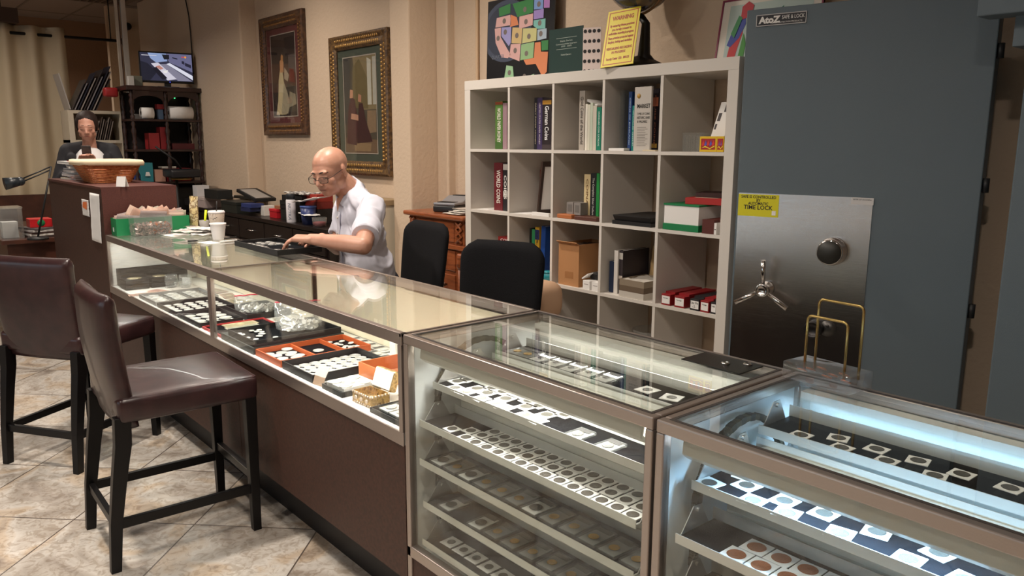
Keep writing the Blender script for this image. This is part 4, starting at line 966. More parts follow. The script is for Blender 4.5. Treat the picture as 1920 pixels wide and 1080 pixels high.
# parrot-coloured print leaning behind the safe
p0, p1 = AY(1339, 108, 3.17), AY(1352, 10, 3.23)
ps = thing('art_print', 'framed print of bright red, blue and green shapes leaning behind the safe door', 'poster', (p0.x, 3.17, ZT))
M = basis((0, 0, 0), (1, 0.0, 0), (0, 0.18, 1)) ; Wp, Hp = 0.50, p1.z - ZT + 0.02
b = MB(M); b.box((0, 0, -0.006), (Wp, Hp, 0)); b.build('mount', col(222, 214, 202, 0.6), ps)
b = MB(M); poly3(b, Matrix(), [(0.045, 0.0), (Wp - 0.045, 0.0), (Wp - 0.045, Hp - 0.03), (0.045, Hp - 0.03)], col(178, 196, 190, 0.6), 0.001)
S = [([(.06,.0),(.10,.0),(.115,.08),(.13,.14),(.12,.20),(.08,.16)], (190, 34, 40)), ([(.055,.09),(.09,.20),(.13,.24),(.14,.18),(.115,.12),(.075,.08)], (40, 60, 150)), ([(.12,.0),(.15,.0),(.155,.09),(.135,.14)], (60, 140, 50)), ([(.11,.20),(.16,.21),(.17,.26),(.14,.28),(.11,.26)], (180, 30, 44)), ([(.17,.04),(.185,.05),(.18,.14),(.165,.13)], (40, 90, 170)), ([(.07,.14),(.10,.22),(.12,.21),(.09,.12)], (40, 130, 70)), ([(.20,.0),(.24,.05),(.26,.18),(.22,.22),(.19,.1)], (200, 50, 40)), ([(.28,.0),(.34,.1),(.32,.24),(.27,.2)], (40, 110, 90))]
for i, (pts, c) in enumerate(S): poly3(b, Matrix(), [(x*1.0, y*Hp/0.30) for x, y in pts], col(*c, 0.55), 0.002 + 0.0006*i)
b.build('picture', None, ps)
b = MB(M)
for q in ((0, 0, 0.008, Hp), (Wp - 0.008, 0, Wp, Hp), (0, Hp - 0.008, Wp, Hp)): b.box((q[0], q[1], -0.008), (q[2], q[3], 0.004))
b.build('thin_frame', col(130, 40, 70, 0.5), ps)

# ================================================================== SAFES
GREY = col(92, 105, 113, 0.55, bump=0.15, bscale=500, vary=0.06, vscale=3, name='grey_safe_enamel')
SA = math.radians(12); SO = V((-1.889, 2.873, 0))
def SP(u, v):
    n = V((math.sin(SA), -math.cos(SA), 0)); d = ray(u, v); o_ = V((0, 0, CAM_H)); t_ = n.dot(SO - o_) / n.dot(d); q = o_ + d*t_ - SO
    return V((q.x*math.cos(SA) + q.y*math.sin(SA), q.z))
sf = thing('safe', 'tall grey steel safe with a brushed steel lock plate beside the bookcase', 'safe', tuple(SO), SA)
b = MB(); b.box((0, 0, 0.03), (0.884, 0.10, 2.025)); b.build('door', GREY, sf, bevel=0.004)
inv = Matrix.Rotation(-SA, 4, 'Z')
b = MB(); b.prism([(0.13, 0.1), (0.85, 0.1), (0.85, 0.215), (0.13, 0.365)], 0, 1.83); b.build('body', GREY, sf)
for zz in (1.813, 1.356, 0.905, 0.4):
    b = MB(); b.cyl((0.894, 0.02, zz - 0.025), (0.894, 0.02, zz + 0.025), 0.012, seg=14); b.box((0.875, 0.02, zz - 0.02), (0.895, 0.05, zz + 0.02)); b.build('hinge', col(28, 28, 30, 0.5), sf)
def brushed():
    m = bpy.data.materials.new('brushed_steel_plate'); m.use_nodes = True
    nt = m.node_tree; bs = nt.nodes['Principled BSDF']; bs.inputs['Metallic'].default_value = 1
    bs.inputs['Base Color'].default_value = (0.62, 0.60, 0.59, 1); bs.inputs['Roughness'].default_value = 0.26
    bs.inputs['Anisotropic'].default_value = 0.7; bs.inputs['Anisotropic Rotation'].default_value = 0.0
    tg = nt.nodes.new('ShaderNodeTangent'); tg.direction_type = 'RADIAL'; tg.axis = 'Z'; nt.links.new(tg.outputs[0], bs.inputs['Tangent'])
    tc = nt.nodes.new('ShaderNodeTexCoord'); mp_ = nt.nodes.new('ShaderNodeMapping'); mp_.inputs['Scale'].default_value = (4, 4, 900)
    n = nt.nodes.new('ShaderNodeTexNoise'); n.inputs['Scale'].default_value = 2; nt.links.new(tc.outputs['Object'], mp_.inputs[0]); nt.links.new(mp_.outputs[0], n.inputs['Vector'])
    bp = nt.nodes.new('ShaderNodeBump'); bp.inputs['Strength'].default_value = 0.12; bp.inputs['Distance'].default_value = 0.001; nt.links.new(n.outputs['Fac'], bp.inputs['Height']); nt.links.new(bp.outputs[0], bs.inputs['Normal'])
    return m
b = MB(); b.box((0.010, -0.003, 0.56), (0.535, 0, 1.297)); b.build('lock_plate', brushed(), sf)
# combination dial
d_ = SP(1562, 471); b = MB(); c3 = (d_.x, -0.003, d_.y)
b.lathe([(0.055, 0), (0.055, 0.012), (0.050, 0.016), (0.050, 0.045), (0.046, 0.050), (0.040, 0.050)], c3, axis=(0, -1, 0), seg=36); dl = b.build('combination_dial', CHROME, sf)
b = MB(); b.lathe([(0, 0.048), (0.0455, 0.048), (0.045, 0.053), (0, 0.053)], c3, axis=(0, -1, 0), seg=36); b.build('dial_face', col(44, 44, 40, 0.5), dl)
# three-spoke handle
d_ = SP(1440, 540); c3 = V((d_.x, -0.003, d_.y)); b = MB()
b.lathe([(0.030, 0), (0.030, 0.02), (0.022, 0.03), (0.022, 0.055), (0.027, 0.058), (0.027, 0.072), (0.020, 0.075), (0.018, 0.068), (0, 0.068)], tuple(c3), axis=(0, -1, 0), seg=32); hb = b.build('handle_hub', CHROME, sf)
for a in (PI/2, PI/2 + 2*PI/3 , PI/2 - 2*PI/3):
    b = MB(); q = c3 + V((0, -0.06, 0)); b.cyl(q + V((math.cos(a), 0, math.sin(a)))*0.02, q + V((math.cos(a), -0.10, math.sin(a)))*0.125, 0.0075, 0.0105, seg=16); b.build('spoke', CHROME, hb)
d_ = SP(1529, 615); b = MB(); c3 = (d_.x, -0.003, d_.y)
b.lathe([(0.034, 0), (0.034, 0.02), (0.034, 0.040), (0.028, 0.042), (0.026, 0.034), (0, 0.034)], c3, axis=(0, -1, 0), seg=28); b.build('lower_knob', col(60, 58, 58, 0.35, 0.8), sf)
d_ = SP(1552, 616); b = MB(); b.lathe([(0.032, 0), (0.032, 0.004), (0, 0.004)], (d_.x, -0.003, d_.y), axis=(0, -1, 0)); b.lathe([(0.006, 0.004), (0.006, 0.008), (0, 0.008)], (d_.x, -0.003, d_.y + 0.012), axis=(0, -1, 0), seg=12); b.build('key_escutcheon', col(90, 88, 86, 0.4, 0.8), sf)
def sticker(u0, v0, u1, v1, nm, c, thick=0.001, y=-0.003, rough=0.5):
    a, c2 = SP(u0, v0), SP(u1, v1); b = MB(); b.box((a.x, y - thick, c2.y), (c2.x, y, a.y)); b.build(nm, col(*c, rough, name=nm), sf); return a, c2
a, c2 = sticker(1386, 363, 1459, 408, 'yellow_sticker', (216, 208, 24)); wq, hq, xm = c2.x - a.x, a.y - c2.y, (a.x + c2.x)/2
for s_, f_, sz in (('SAFE IS CONTROLLED', .88, .86), ('BY', .72, .1), ('AUTOMATIC', .58, .5), ('TIME LOCK', .40, .72)):
    text(s_, 0.016 if f_ > .5 else 0.024, INK, sf, MU(xm, -0.0043, c2.y + hq*f_), width=wq*sz, bold=0.02)
b = MB(); b.box((c2.x - 0.026, -0.0046, c2.y + 0.008), (c2.x - 0.010, -0.004, c2.y + 0.026)); b.box((c2.x - 0.023, -0.005, c2.y + 0.018), (c2.x - 0.013, -0.0046, c2.y + 0.023), PAPER); b.build('sticker_emblem', INK, sf)
a, c2 = sticker(1597, 370, 1638, 385, 'white_sticker', (206, 204, 204)); text('BTM 37 0123456', 0.008, INK, sf, MU((a.x + c2.x)/2, -0.0043, a.y*0.72 + c2.y*0.28), width=(c2.x - a.x)*0.8)
a, c2 = SP(1419, 31), SP(1512, 44); b = MB(); x0_, x1_, z1_ = a.x, c2.x, SP(1419, 29).y; hh = 0.044
b.box((x0_, -0.003, z1_ - hh), (x1_, 0, z1_)); b.build('name_plate', col(34, 30, 32, 0.4), sf)
b = MB()
for q in ((x0_, z1_ - 0.003, x1_, z1_), (x0_, z1_ - hh, x1_, z1_ - hh + 0.003), (x0_, z1_ - hh, x0_ + 0.003, z1_), (x1_ - 0.003, z1_ - hh, x1_, z1_)): b.box((q[0], -0.0036, q[1]), (q[2], -0.003, q[3]))
b.build('plate_border', col(190, 186, 184, 0.4), sf)
text('AtoZ', 0.034, PAPER, sf, MU(x0_ + (x1_ - x0_)*0.27, -0.0038, z1_ - hh*0.52), width=(x1_ - x0_)*0.44, bold=0.05)
text('SAFE & LOCK', 0.02, PAPER, sf, MU(x0_ + (x1_ - x0_)*0.74, -0.0038, z1_ - hh*0.38), width=(x1_ - x0_)*0.44)
text('DATA PROTECTION PRODUCTS', 0.008, PAPER, sf, MU(x0_ + (x1_ - x0_)*0.62, -0.0038, z1_ - hh*0.78), width=(x1_ - x0_)*0.6)
# second safe at the right edge
s2 = thing('safe', 'second tall grey steel safe, cut off by the right edge, beyond the wall gap', 'safe', (-0.876, 2.876, 0))
b = MB(); b.box((0, 0, 0), (0.95, 0.39, 2.3)); b.build('body', GREY, s2, bevel=0.006)
q = AY(1836, 33, 2.80); b = MB(); b.box((q.x + 0.876, -0.10, q.z), (0.5, 0.0, q.z + 0.42)); b.build('top_bracket', GREY, s2, bevel=0.004)
q = AY(1898, 88, 2.85); b = MB(); b.box((q.x + 0.876, -0.03, q.z), (0.02, 0.2, q.z + 0.17)); b.build('upper_hinge', GREY, s2, bevel=0.003)
# ================================================================== THE MAN BEHIND THE COUNTER
SKIN = ramp_mat('skin', [(0.3, (186, 136, 114)), (0.7, (202, 154, 132))], 14, 0.42)
SKIN.node_tree.nodes['Principled BSDF'].inputs['Subsurface Weight'].default_value = 0.12
SKIN.node_tree.nodes['Principled BSDF'].inputs['Subsurface Radius'].default_value = (0.01, 0.004, 0.002)
SHIRT = col(206, 207, 220, 0.8, bump=0.06, bscale=400, name='white_cotton')
def face_parts(H, s=1.0, jaw=1.0, nose=1.0, ears=True):
    """ellipsoids / capsules of a head; face looks along local -Y, H maps to the world"""
    P = []
    def e(c, r, R=None):
        T = H @ Matrix.Scale(s, 4)
        if R is not None: T = T @ Matrix.Translation(c) @ R @ Matrix.Translation(-V(c))
        P.append(('e', c, r, T))
    def cp(a, ra, b, rb): P.append(('c', H @ (V(a)*s), ra*s, H @ (V(b)*s), rb*s))
    e((0, 0.018, 0.036), (0.076, 0.098, 0.080))
    e((0, -0.020, 0.010), (0.066, 0.072, 0.075))
    e((0, -0.030, -0.045), (0.054*jaw, 0.056, 0.062))
    e((0, -0.060, -0.082), (0.026*jaw, 0.022, 0.022))
    for q in (-1, 1):
        e((q*0.040, -0.058, -0.022), (0.024, 0.020, 0.022))
        e((q*0.048*jaw, -0.010, -0.058), (0.016, 0.036, 0.026))
        if ears:
            e((q*0.077, 0.014, 0.000), (0.007, 0.018, 0.030), Matrix.Rotation(q*0.25, 4, 'Z'))
            e((q*0.079, 0.010, -0.020), (0.007, 0.010, 0.014))
        e((q*0.012*nose, -0.098, -0.028), (0.009, 0.010, 0.008))
        e((q*0.030, -0.073, 0.006), (0.017, 0.012, 0.011))           # closed-ish eyelids
    e((0, -0.080, 0.028), (0.052, 0.012, 0.010))                     # brow
    cp((0, -0.086, 0.014), 0.009*nose, (0, -0.108, -0.022), 0.0115*nose)
    e((0, -0.084, -0.052), (0.023, 0.008, 0.0045)); e((0, -0.083, -0.061), (0.020, 0.008, 0.0055))
    e((0, -0.078, -0.045), (0.03, 0.012, 0.012))
    return P
def hand_parts(wrist, fwd, up_, side, curl=0.6, s=1.0, spread=0.1, thumb=1):
    """palm plus five bent fingers. fwd: towards the knuckles, up_: back of the hand, side: towards the thumb"""
    f, u, sd = V(fwd).normalized(), V(up_), V(side)
    u = (u - f*u.dot(f)).normalized(); sd2 = f.cross(u); sd2 = sd2 if sd2.dot(sd) > 0 else -sd2
    P = []; w = V(wrist)
    for k, off in enumerate((0.030, 0.010, -0.010, -0.028)):
        kn = w + f*0.085*s*(1 - 0.04*k) + sd2*off*s
        P.append(('c', w + sd2*off*0.6*s, 0.017*s, kn, 0.0135*s))
        L = (0.040, 0.045, 0.041, 0.032)[k]*s; d = (f + sd2*spread*off*20).normalized(); p = kn; r = (0.0092, 0.0095, 0.009, 0.008)[k]*s
        for j, (ln, c) in enumerate(((L, curl), (L*0.66, curl*0.9), (L*0.52, curl*0.6))):
            ax = d.cross(u).normalized(); d = (Matrix.Rotation(-c, 3, ax) @ d)
            q = p + d*ln; P.append(('c', p, r, q, r*0.93)); p = q; r *= 0.93
    tb = w + f*0.022*s + sd2*0.028*s - u*0.006*s; d = (f*0.75 + sd2*0.6*thumb - u*0.45).normalized()
    P.append(('c', w + f*0.01*s + sd2*0.012*s, 0.015*s, tb, 0.0135*s)); q = tb + d*0.038*s; P.append(('c', tb, 0.0125*s, q, 0.0105*s))
    d2 = (d*0.7 + f*0.4 - u*0.4 - sd2*0.25).normalized(); P.append(('c', q, 0.0105*s, q + d2*0.03*s, 0.0088*s))
    return P
man = thing('person', 'bald man with glasses in a white short-sleeved shirt seated behind the counter, sorting coins', 'person', (0, 0, 0))
HC = V((-3.787, 2.001, 1.342))
HM = Matrix.Translation(HC) @ Matrix.Rotation(math.radians(24), 4, 'Z') @ Matrix.Rotation(math.radians(20), 4, 'X') @ Matrix.Rotation(math.radians(-4), 4, 'Y')
NB = V((-3.785, 2.10, 1.250)); SL = V((-3.560, 2.115, 1.165)); SR = V((-3.905, 2.17, 1.17))
EL = V((-3.30, 1.905, 1.008)); WL = V((-3.535, 1.752, 1.030)); ER = V((-3.86, 2.07, 0.93)); WR = V((-3.69, 1.89, 1.01))
P = face_parts(HM, 1.08, jaw=1.14)
P += [('e', (0, -0.035, -0.088), (0.046, 0.042, 0.026), HM)]
P += [('c', HM @ V((0, 0.03, -0.04)), 0.063, NB + V((0, 0.0, 0)), 0.066), ('c', NB, 0.060, V((-3.75, 2.16, 1.06)), 0.075), ('c', V((-3.75, 2.16, 1.04)), 0.08, V((-3.73, 2.22, 0.72)), 0.10),
      ('c', NB + V((0, 0.04, -0.05)), 0.045, SL, 0.050), ('c', NB + V((0, 0.04, -0.05)), 0.045, SR, 0.050),
      ('c', SL, 0.055, EL, 0.043), ('c', EL, 0.044, EL.lerp(WL, 0.35), 0.043), ('c', EL.lerp(WL, 0.35), 0.043, WL, 0.027),
      ('c', SR, 0.055, ER, 0.043), ('c', ER, 0.043, WR, 0.027)]
P += [('c', V((-3.73, 2.22, 0.72)), 0.13, V((-3.73, 2.22, 0.67)), 0.13)]
for q in (-1, 1):
    P += [('c', V((-3.73 + q*0.09, 2.2, 0.635)), 0.085, V((-3.73 + q*0.13, 1.83, 0.60)), 0.06), ('c', V((-3.73 + q*0.13, 1.83, 0.60)), 0.058, V((-3.73 + q*0.13, 1.90, 0.10)), 0.045),
          ('c', V((-3.73 + q*0.13, 1.92, 0.05)), 0.045, V((-3.73 + q*0.14, 1.82, 0.036)), 0.035)]
P += hand_parts(WL, V((-0.62, -0.50, 0.02)), V((0.05, -0.1, 1)), V((-0.3, 0.7, 0)), curl=0.45, s=1.02)
P += hand_parts(WR, V((0.55, -0.80, 0.02)), V((0, 0, 1)), V((-0.6, -0.6, 0)), curl=0.12)
body = blob(P, 0.0042, 'body', SKIN, man, smooth=3)
def wr(p):
    n1 = noise.noise(p*V((9, 9, 5)).x if False else V((p.x*9 + p.z*7, p.y*9, p.z*4)))
    n2 = noise.noise(V((p.x*22, p.y*18 - p.z*14, p.z*10)))
    n3 = noise.noise(V((p.x*13 + p.z*11, p.y*9 - p.z*3, (p.z - p.x)*5)))
    return 0.007*(1 - abs(n1)*2.2) + 0.010*(0.35 - min(0.7, abs(n3)*2.6)) + 0.003*n2
TQ_ = ('f', SL.lerp(EL, -0.05), 0.066, SL.lerp(EL, 0.76), 0.064)
SP_ = [('e', (-3.755, 2.145, 1.10), (0.150, 0.105, 0.120)), ('e', (-3.745, 2.15, 0.98), (0.158, 0.118, 0.17)), ('e', (-3.735, 2.175, 0.82), (0.165, 0.142, 0.17)), ('e', (-3.73, 2.20, 0.70), (0.172, 0.150, 0.12)), ('e', (-3.775, 2.135, 1.185), (0.098, 0.090, 0.080)),
       ('c', NB + V((0.0, 0.03, -0.025)), 0.056, SL + V((-0.01, 0, -0.008)), 0.060), ('c', NB + V((0.0, 0.03, -0.025)), 0.056, SR + V((0.01, 0, -0.008)), 0.060),
       TQ_, ('c', SL, 0.060, SL.lerp(EL, 0.35), 0.060), ('f', SR.lerp(ER, 0.0), 0.066, SR.lerp(ER, 0.72), 0.066)]
shirt = blob(SP_, 0.007, 'shirt', SHIRT, man, wrinkle=lambda p: wr(p)*1.0, smooth=2)
# open neckline: a V of skin, flared collar wings, a placket with buttons
def onshirt(x, z, off=0.012):
    """front surface of the shirt at (x, z), found on the torso ellipsoids"""
    best = 9
    for k in SP_[:5]:
        c, r = k[1], k[2]; t_ = 1 - ((x - c[0])/r[0])**2 - ((z - c[2])/r[2])**2
        if t_ > 0: best = min(best, c[1] - r[1]*math.sqrt(t_))
    return V((x, (best if best < 9 else 2.05) - off, z))
xc = -3.775
b = MB(); pts = [onshirt(xc + 0.004*math.sin(i*2), 1.13 - i*0.028, 0.010) for i in range(16)]
vs = []
for p_ in pts: vs += [p_ + V((-0.014, 0.004, 0)), p_ + V((0.016, 0.0, 0))]
b.mesh(vs, [(2*i, 2*i + 1, 2*i + 3, 2*i + 2) for i in range(15)], SHIRT, True); b.build('placket', SHIRT, man, solid=0.004)
for i in (1, 4, 7, 10):
    b = MB(); p_ = pts[i]; b.lathe([(0, 0), (0.0055, 0), (0.0055, 0.003), (0, 0.003)], tuple(p_ + V((0.001, -0.004, 0))), axis=(0, -1, 0), seg=14); b.build('button', col(226, 222, 214, 0.3), man)
b = MB(); b.mesh([onshirt(xc - 0.034, 1.225, 0.012), onshirt(xc + 0.036, 1.225, 0.012), onshirt(xc + 0.012, 1.17, 0.014), onshirt(xc, 1.135, 0.014), onshirt(xc - 0.012, 1.17, 0.014)], [(0, 1, 2, 3, 4)], SKIN); b.build('open_neckline', SKIN, man, solid=0.003)
def coll(sgn):
    b = MB(Matrix.Translation(NB) @ rotz(0.25) @ Matrix.Rotation(math.radians(38), 4, 'X')); c = V((0.0, 0.0, 0.0))
    rows = []
    for i in range(13):
        a = PI/2 - sgn*(i/12)*math.radians(168)            # from nape round to the throat
        ca, sa = math.cos(a), math.sin(a)
        f_ = i/12
        top = c + V((ca*0.066, sa*0.070, 0.034 - 0.030*f_))
        drop = 0.020 + 0.034*max(0, f_ - 0.45)/0.55
        low = c + V((ca*(0.084 + 0.015*f_), sa*(0.086 + 0.014*f_), -0.006 - 0.012*f_ - drop))
        rows.append((c + V((ca*0.064, sa*0.068, -0.030 - 0.02*f_)), top, low))
    vs = [p for r_ in rows for p in r_]
    b.mesh(vs, [(3*i + k, 3*i + 3 + k, 3*i + 4 + k, 3*i + 1 + k) for i in range(12) for k in (0, 1)], SHIRT, True)
    return b.build('collar_wing', SHIRT, man, solid=0.003)
coll(1); coll(-1)
b = MB(); a_ = (EL - SL).normalized(); c_ = SL.lerp(EL, 0.78)
b.cyl(c_ - a_*0.030, c_ + a_*0.000, 0.0650, 0.0665, seg=32); b.build('sleeve_cuff', SHIRT, man)
# trousers
b = [('c', V((-3.73, 2.22, 0.70)), 0.150, V((-3.73, 2.22, 0.68)), 0.148)]
for q in (-1, 1): b += [('c', V((-3.73 + q*0.09, 2.2, 0.635)), 0.10, V((-3.73 + q*0.13, 1.83, 0.60)), 0.075), ('c', V((-3.73 + q*0.13, 1.83, 0.60)), 0.073, V((-3.73 + q*0.13, 1.90, 0.10)), 0.06)]
blob(b, 0.012, 'trousers', col(40, 42, 54, 0.8), man)
# eyes, brows, stubble shade, glasses
HS = HM @ Matrix.Scale(1.08, 4)
DARK = col(44, 34, 30, 0.6, name='dark_hair')
for q in (-1, 1):
    b = MB(HS); b.tube([(q*0.010, -0.0900, 0.026), (q*0.024, -0.0895, 0.030), (q*0.040, -0.081, 0.030), (q*0.052, -0.070, 0.025)], [0.0020, 0.0038, 0.0034, 0.0014]); b.build('eyebrow', DARK, man)
    b = MB(HS); b.tube([(q*0.018, -0.0845, 0.001), (q*0.030, -0.0868, -0.002), (q*0.043, -0.078, 0.001)], 0.0016); b.build('eyelash_line', DARK, man)
b = MB(HS); b.tube([(-0.021, -0.0895, -0.0565), (-0.008, -0.0925, -0.0560), (0.008, -0.0925, -0.0560), (0.021, -0.0895, -0.0570)], 0.0013); b.build('mouth_line', col(120, 62, 54, 0.6), man)
gla = thing('glasses', None, None); gla.parent = man; gla.name = 'glasses'
FR = col(66, 56, 52, 0.3, 0.6, name='spectacle_wire')
for q in (-1, 1):
    cx_, cz_ = q*0.033, -0.004
    se = lambda t_, k_: math.copysign(abs(t_)**k_, t_)
    ring = [(cx_ + 0.025*se(math.cos(a), .6), -0.104 + 0.10*abs(cx_ + 0.025*se(math.cos(a), .6))**1.2*2.0, cz_ + 0.0155*se(math.sin(a), .6)) for a in [2*PI*i/32 for i in range(32)]]
    b = MB(HS); b.tube(ring, 0.0013, closed=True); b.build('rim', FR, gla)
    b = MB(HS); b.mesh(ring, [tuple(range(32))]); b.build('lens', CLEAR, gla)
    b = MB(HS); b.tube([(q*0.056, -0.094, 0.0), (q*0.072, -0.080, 0.004), (q*0.080, 0.000, 0.010), (q*0.083, 0.022, 0.004)], 0.0015); b.build('temple_arm', FR, gla)
b = MB(HS); b.tube([(-0.011, -0.108, -0.001), (0, -0.112, 0.003), (0.011, -0.108, -0.001)], 0.0013); b.build('bridge', FR, gla)

# ================================================================== THE WOMAN AT THE BACK
wo = thing('person', 'woman in dark jacket and white top looking at her phone behind the tall cabinet', 'person', (0, 0, 0))
WC = AX(163, 238, -6.95)
WM = Matrix.Translation(WC) @ Matrix.Rotation(math.radians(72), 4, 'Z') @ Matrix.Rotation(math.radians(16), 4, 'X')
SK2 = ramp_mat('skin_two', [(0.3, (180, 130, 110)), (0.7, (196, 146, 126))], 14, 0.5)
fwd = V((math.sin(math.radians(72)), -math.cos(math.radians(72)), 0)); sid = V((math.cos(math.radians(72)), math.sin(math.radians(72)), 0))
def W(s_, f_, z): return V((WC.x, WC.y, 0)) - fwd*0.03 + sid*s_ + fwd*f_ + V((0, 0, z))
hz = WC.z
P = face_parts(WM, 0.94, jaw=1.02, nose=0.85)
P += [('e', (0, -0.045, -0.045), (0.045, 0.040, 0.050), WM)]
P += [('c', WM @ V((0, 0.03, -0.05)), 0.046, W(0, -0.05, hz - 0.13), 0.05), ('c', W(0, -0.05, hz - 0.15), 0.055, W(0, -0.05, hz - 0.36), 0.11), ('c', W(0, -0.05, hz - 0.42), 0.12, W(0, -0.05, hz - 0.75), 0.13)]
hl, hr = W(0.035, 0.16, hz - 0.255), W(-0.045, 0.16, hz - 0.26)
for q, hd in ((1, hl), (-1, hr)):
    sh_, el_ = W(q*0.150, -0.05, hz - 0.185), W(q*0.235, 0.0, hz - 0.44)
    P += [('c', sh_, 0.05, el_, 0.04), ('c', el_, 0.04, hd + V((0, 0, -0.03)), 0.025)]
    P += hand_parts(hd + V((0, 0, -0.03)), V((0, 0, 0.9)) + fwd*0.5 - sid*q*0.25, -fwd*0.9 + V((0, 0, .3)) if False else fwd - V((0, 0, 0.4)), -sid*q, curl=-0.55, s=0.85)
for q in (-1, 1): P += [('c', W(q*0.09, -0.05, hz - 0.75), 0.09, W(q*0.09, -0.05, 0.45), 0.055), ('c', W(q*0.09, -0.05, 0.45), 0.055, W(q*0.09, -0.05, 0.06), 0.04), ('c', W(q*0.09, -0.03, 0.04), 0.04, W(q*0.1, 0.1, 0.035), 0.03)]
blob(P, 0.006, 'body', SK2, wo, smooth=3)
blob([('e', W(0, -0.03, hz - 0.35), (0.145, 0.14, 0.20)), ('e', W(0, -0.05, hz - 0.56), (0.14, 0.14, 0.22))], 0.012, 'white_top', col(216, 214, 214, 0.8), wo)
J = [('e', W(0, -0.075, hz - 0.44), (0.155, 0.155, 0.20)), ('e', W(0, -0.08, hz - 0.66), (0.155, 0.155, 0.22))]
JK = []
for q, hd in ((1, hl), (-1, hr)):
    sh_, el_ = W(q*0.150, -0.05, hz - 0.19), W(q*0.235, 0.0, hz - 0.44)
    JK += [('c', W(q*0.03, -0.09, hz - 0.15), 0.045, sh_, 0.066), ('c', sh_, 0.068, el_, 0.055), ('f', el_, 0.055, el_.lerp(hd, 0.78), 0.038), ('c', W(q*0.125, 0.03, hz - 0.23), 0.035, W(q*0.14, 0.03, hz - 0.75), 0.05), ('c', W(q*0.12, -0.09, hz - 0.22), 0.07, W(q*0.12, -0.09, hz - 0.78), 0.09)]
blob(JK, 0.011, 'jacket', col(26, 26, 32, 0.8), wo, wrinkle=lambda p: 0.004*noise.noise(p*14))
blob([('c', W(q*0.09, -0.05, hz - 0.76), 0.115, W(q*0.09, -0.05, 0.1), 0.07) for q in (-1, 1)], 0.014, 'trousers', col(34, 36, 46, 0.8), wo)
HR = [('e', (0, 0.030, 0.046), (0.078, 0.096, 0.076), WM), ('e', (-0.060, 0.015, 0.02), (0.022, 0.055, 0.06), WM), ('e', (0.060, 0.015, 0.02), (0.022, 0.055, 0.06), WM), ('e', (0, 0.085, -0.02), (0.055, 0.04, 0.07), WM), ('e', (0, 0.10, -0.06), (0.03, 0.035, 0.06), WM)]
blob(HR, 0.008, 'hair', col(34, 22, 18, 0.6, name='dark_brown_hair', spec=0.25), wo, wrinkle=lambda p: 0.002*noise.noise(p*60))
for q in (-1, 1):
    b = MB(WM @ Matrix.Scale(0.94, 4)); b.tube([(q*0.014, -0.089, 0.034), (q*0.03, -0.089, 0.040), (q*0.048, -0.076, 0.036)], 0.0016); b.build('eyebrow', DARK, wo)
    b = MB(WM @ Matrix.Scale(0.94, 4)); b.tube([(q*0.018, -0.085, 0.0), (q*0.030, -0.087, -0.003), (q*0.043, -0.078, 0.0)], 0.0013); b.build('eyelash_line', DARK, wo)
b = MB(WM @ Matrix.Scale(0.94, 4)); b.tube([(-0.02, -0.0895, -0.0565), (0, -0.093, -0.056), (0.02, -0.0895, -0.0565)], 0.002); b.build('lips', col(150, 70, 66, 0.5), wo)
mobile = MB(basis(W(-0.002, 0.20, hz - 0.20), sid, V((0, 0, 0.85)) + fwd*0.5)); mobile.rbox((-0.033, -0.065, -0.004), (0.033, 0.065, 0.004), 0.003)
tag(mobile.build('mobile_phone', col(70, 66, 66, 0.3)), 'grey mobile phone held up in both hands of the woman', 'phone')
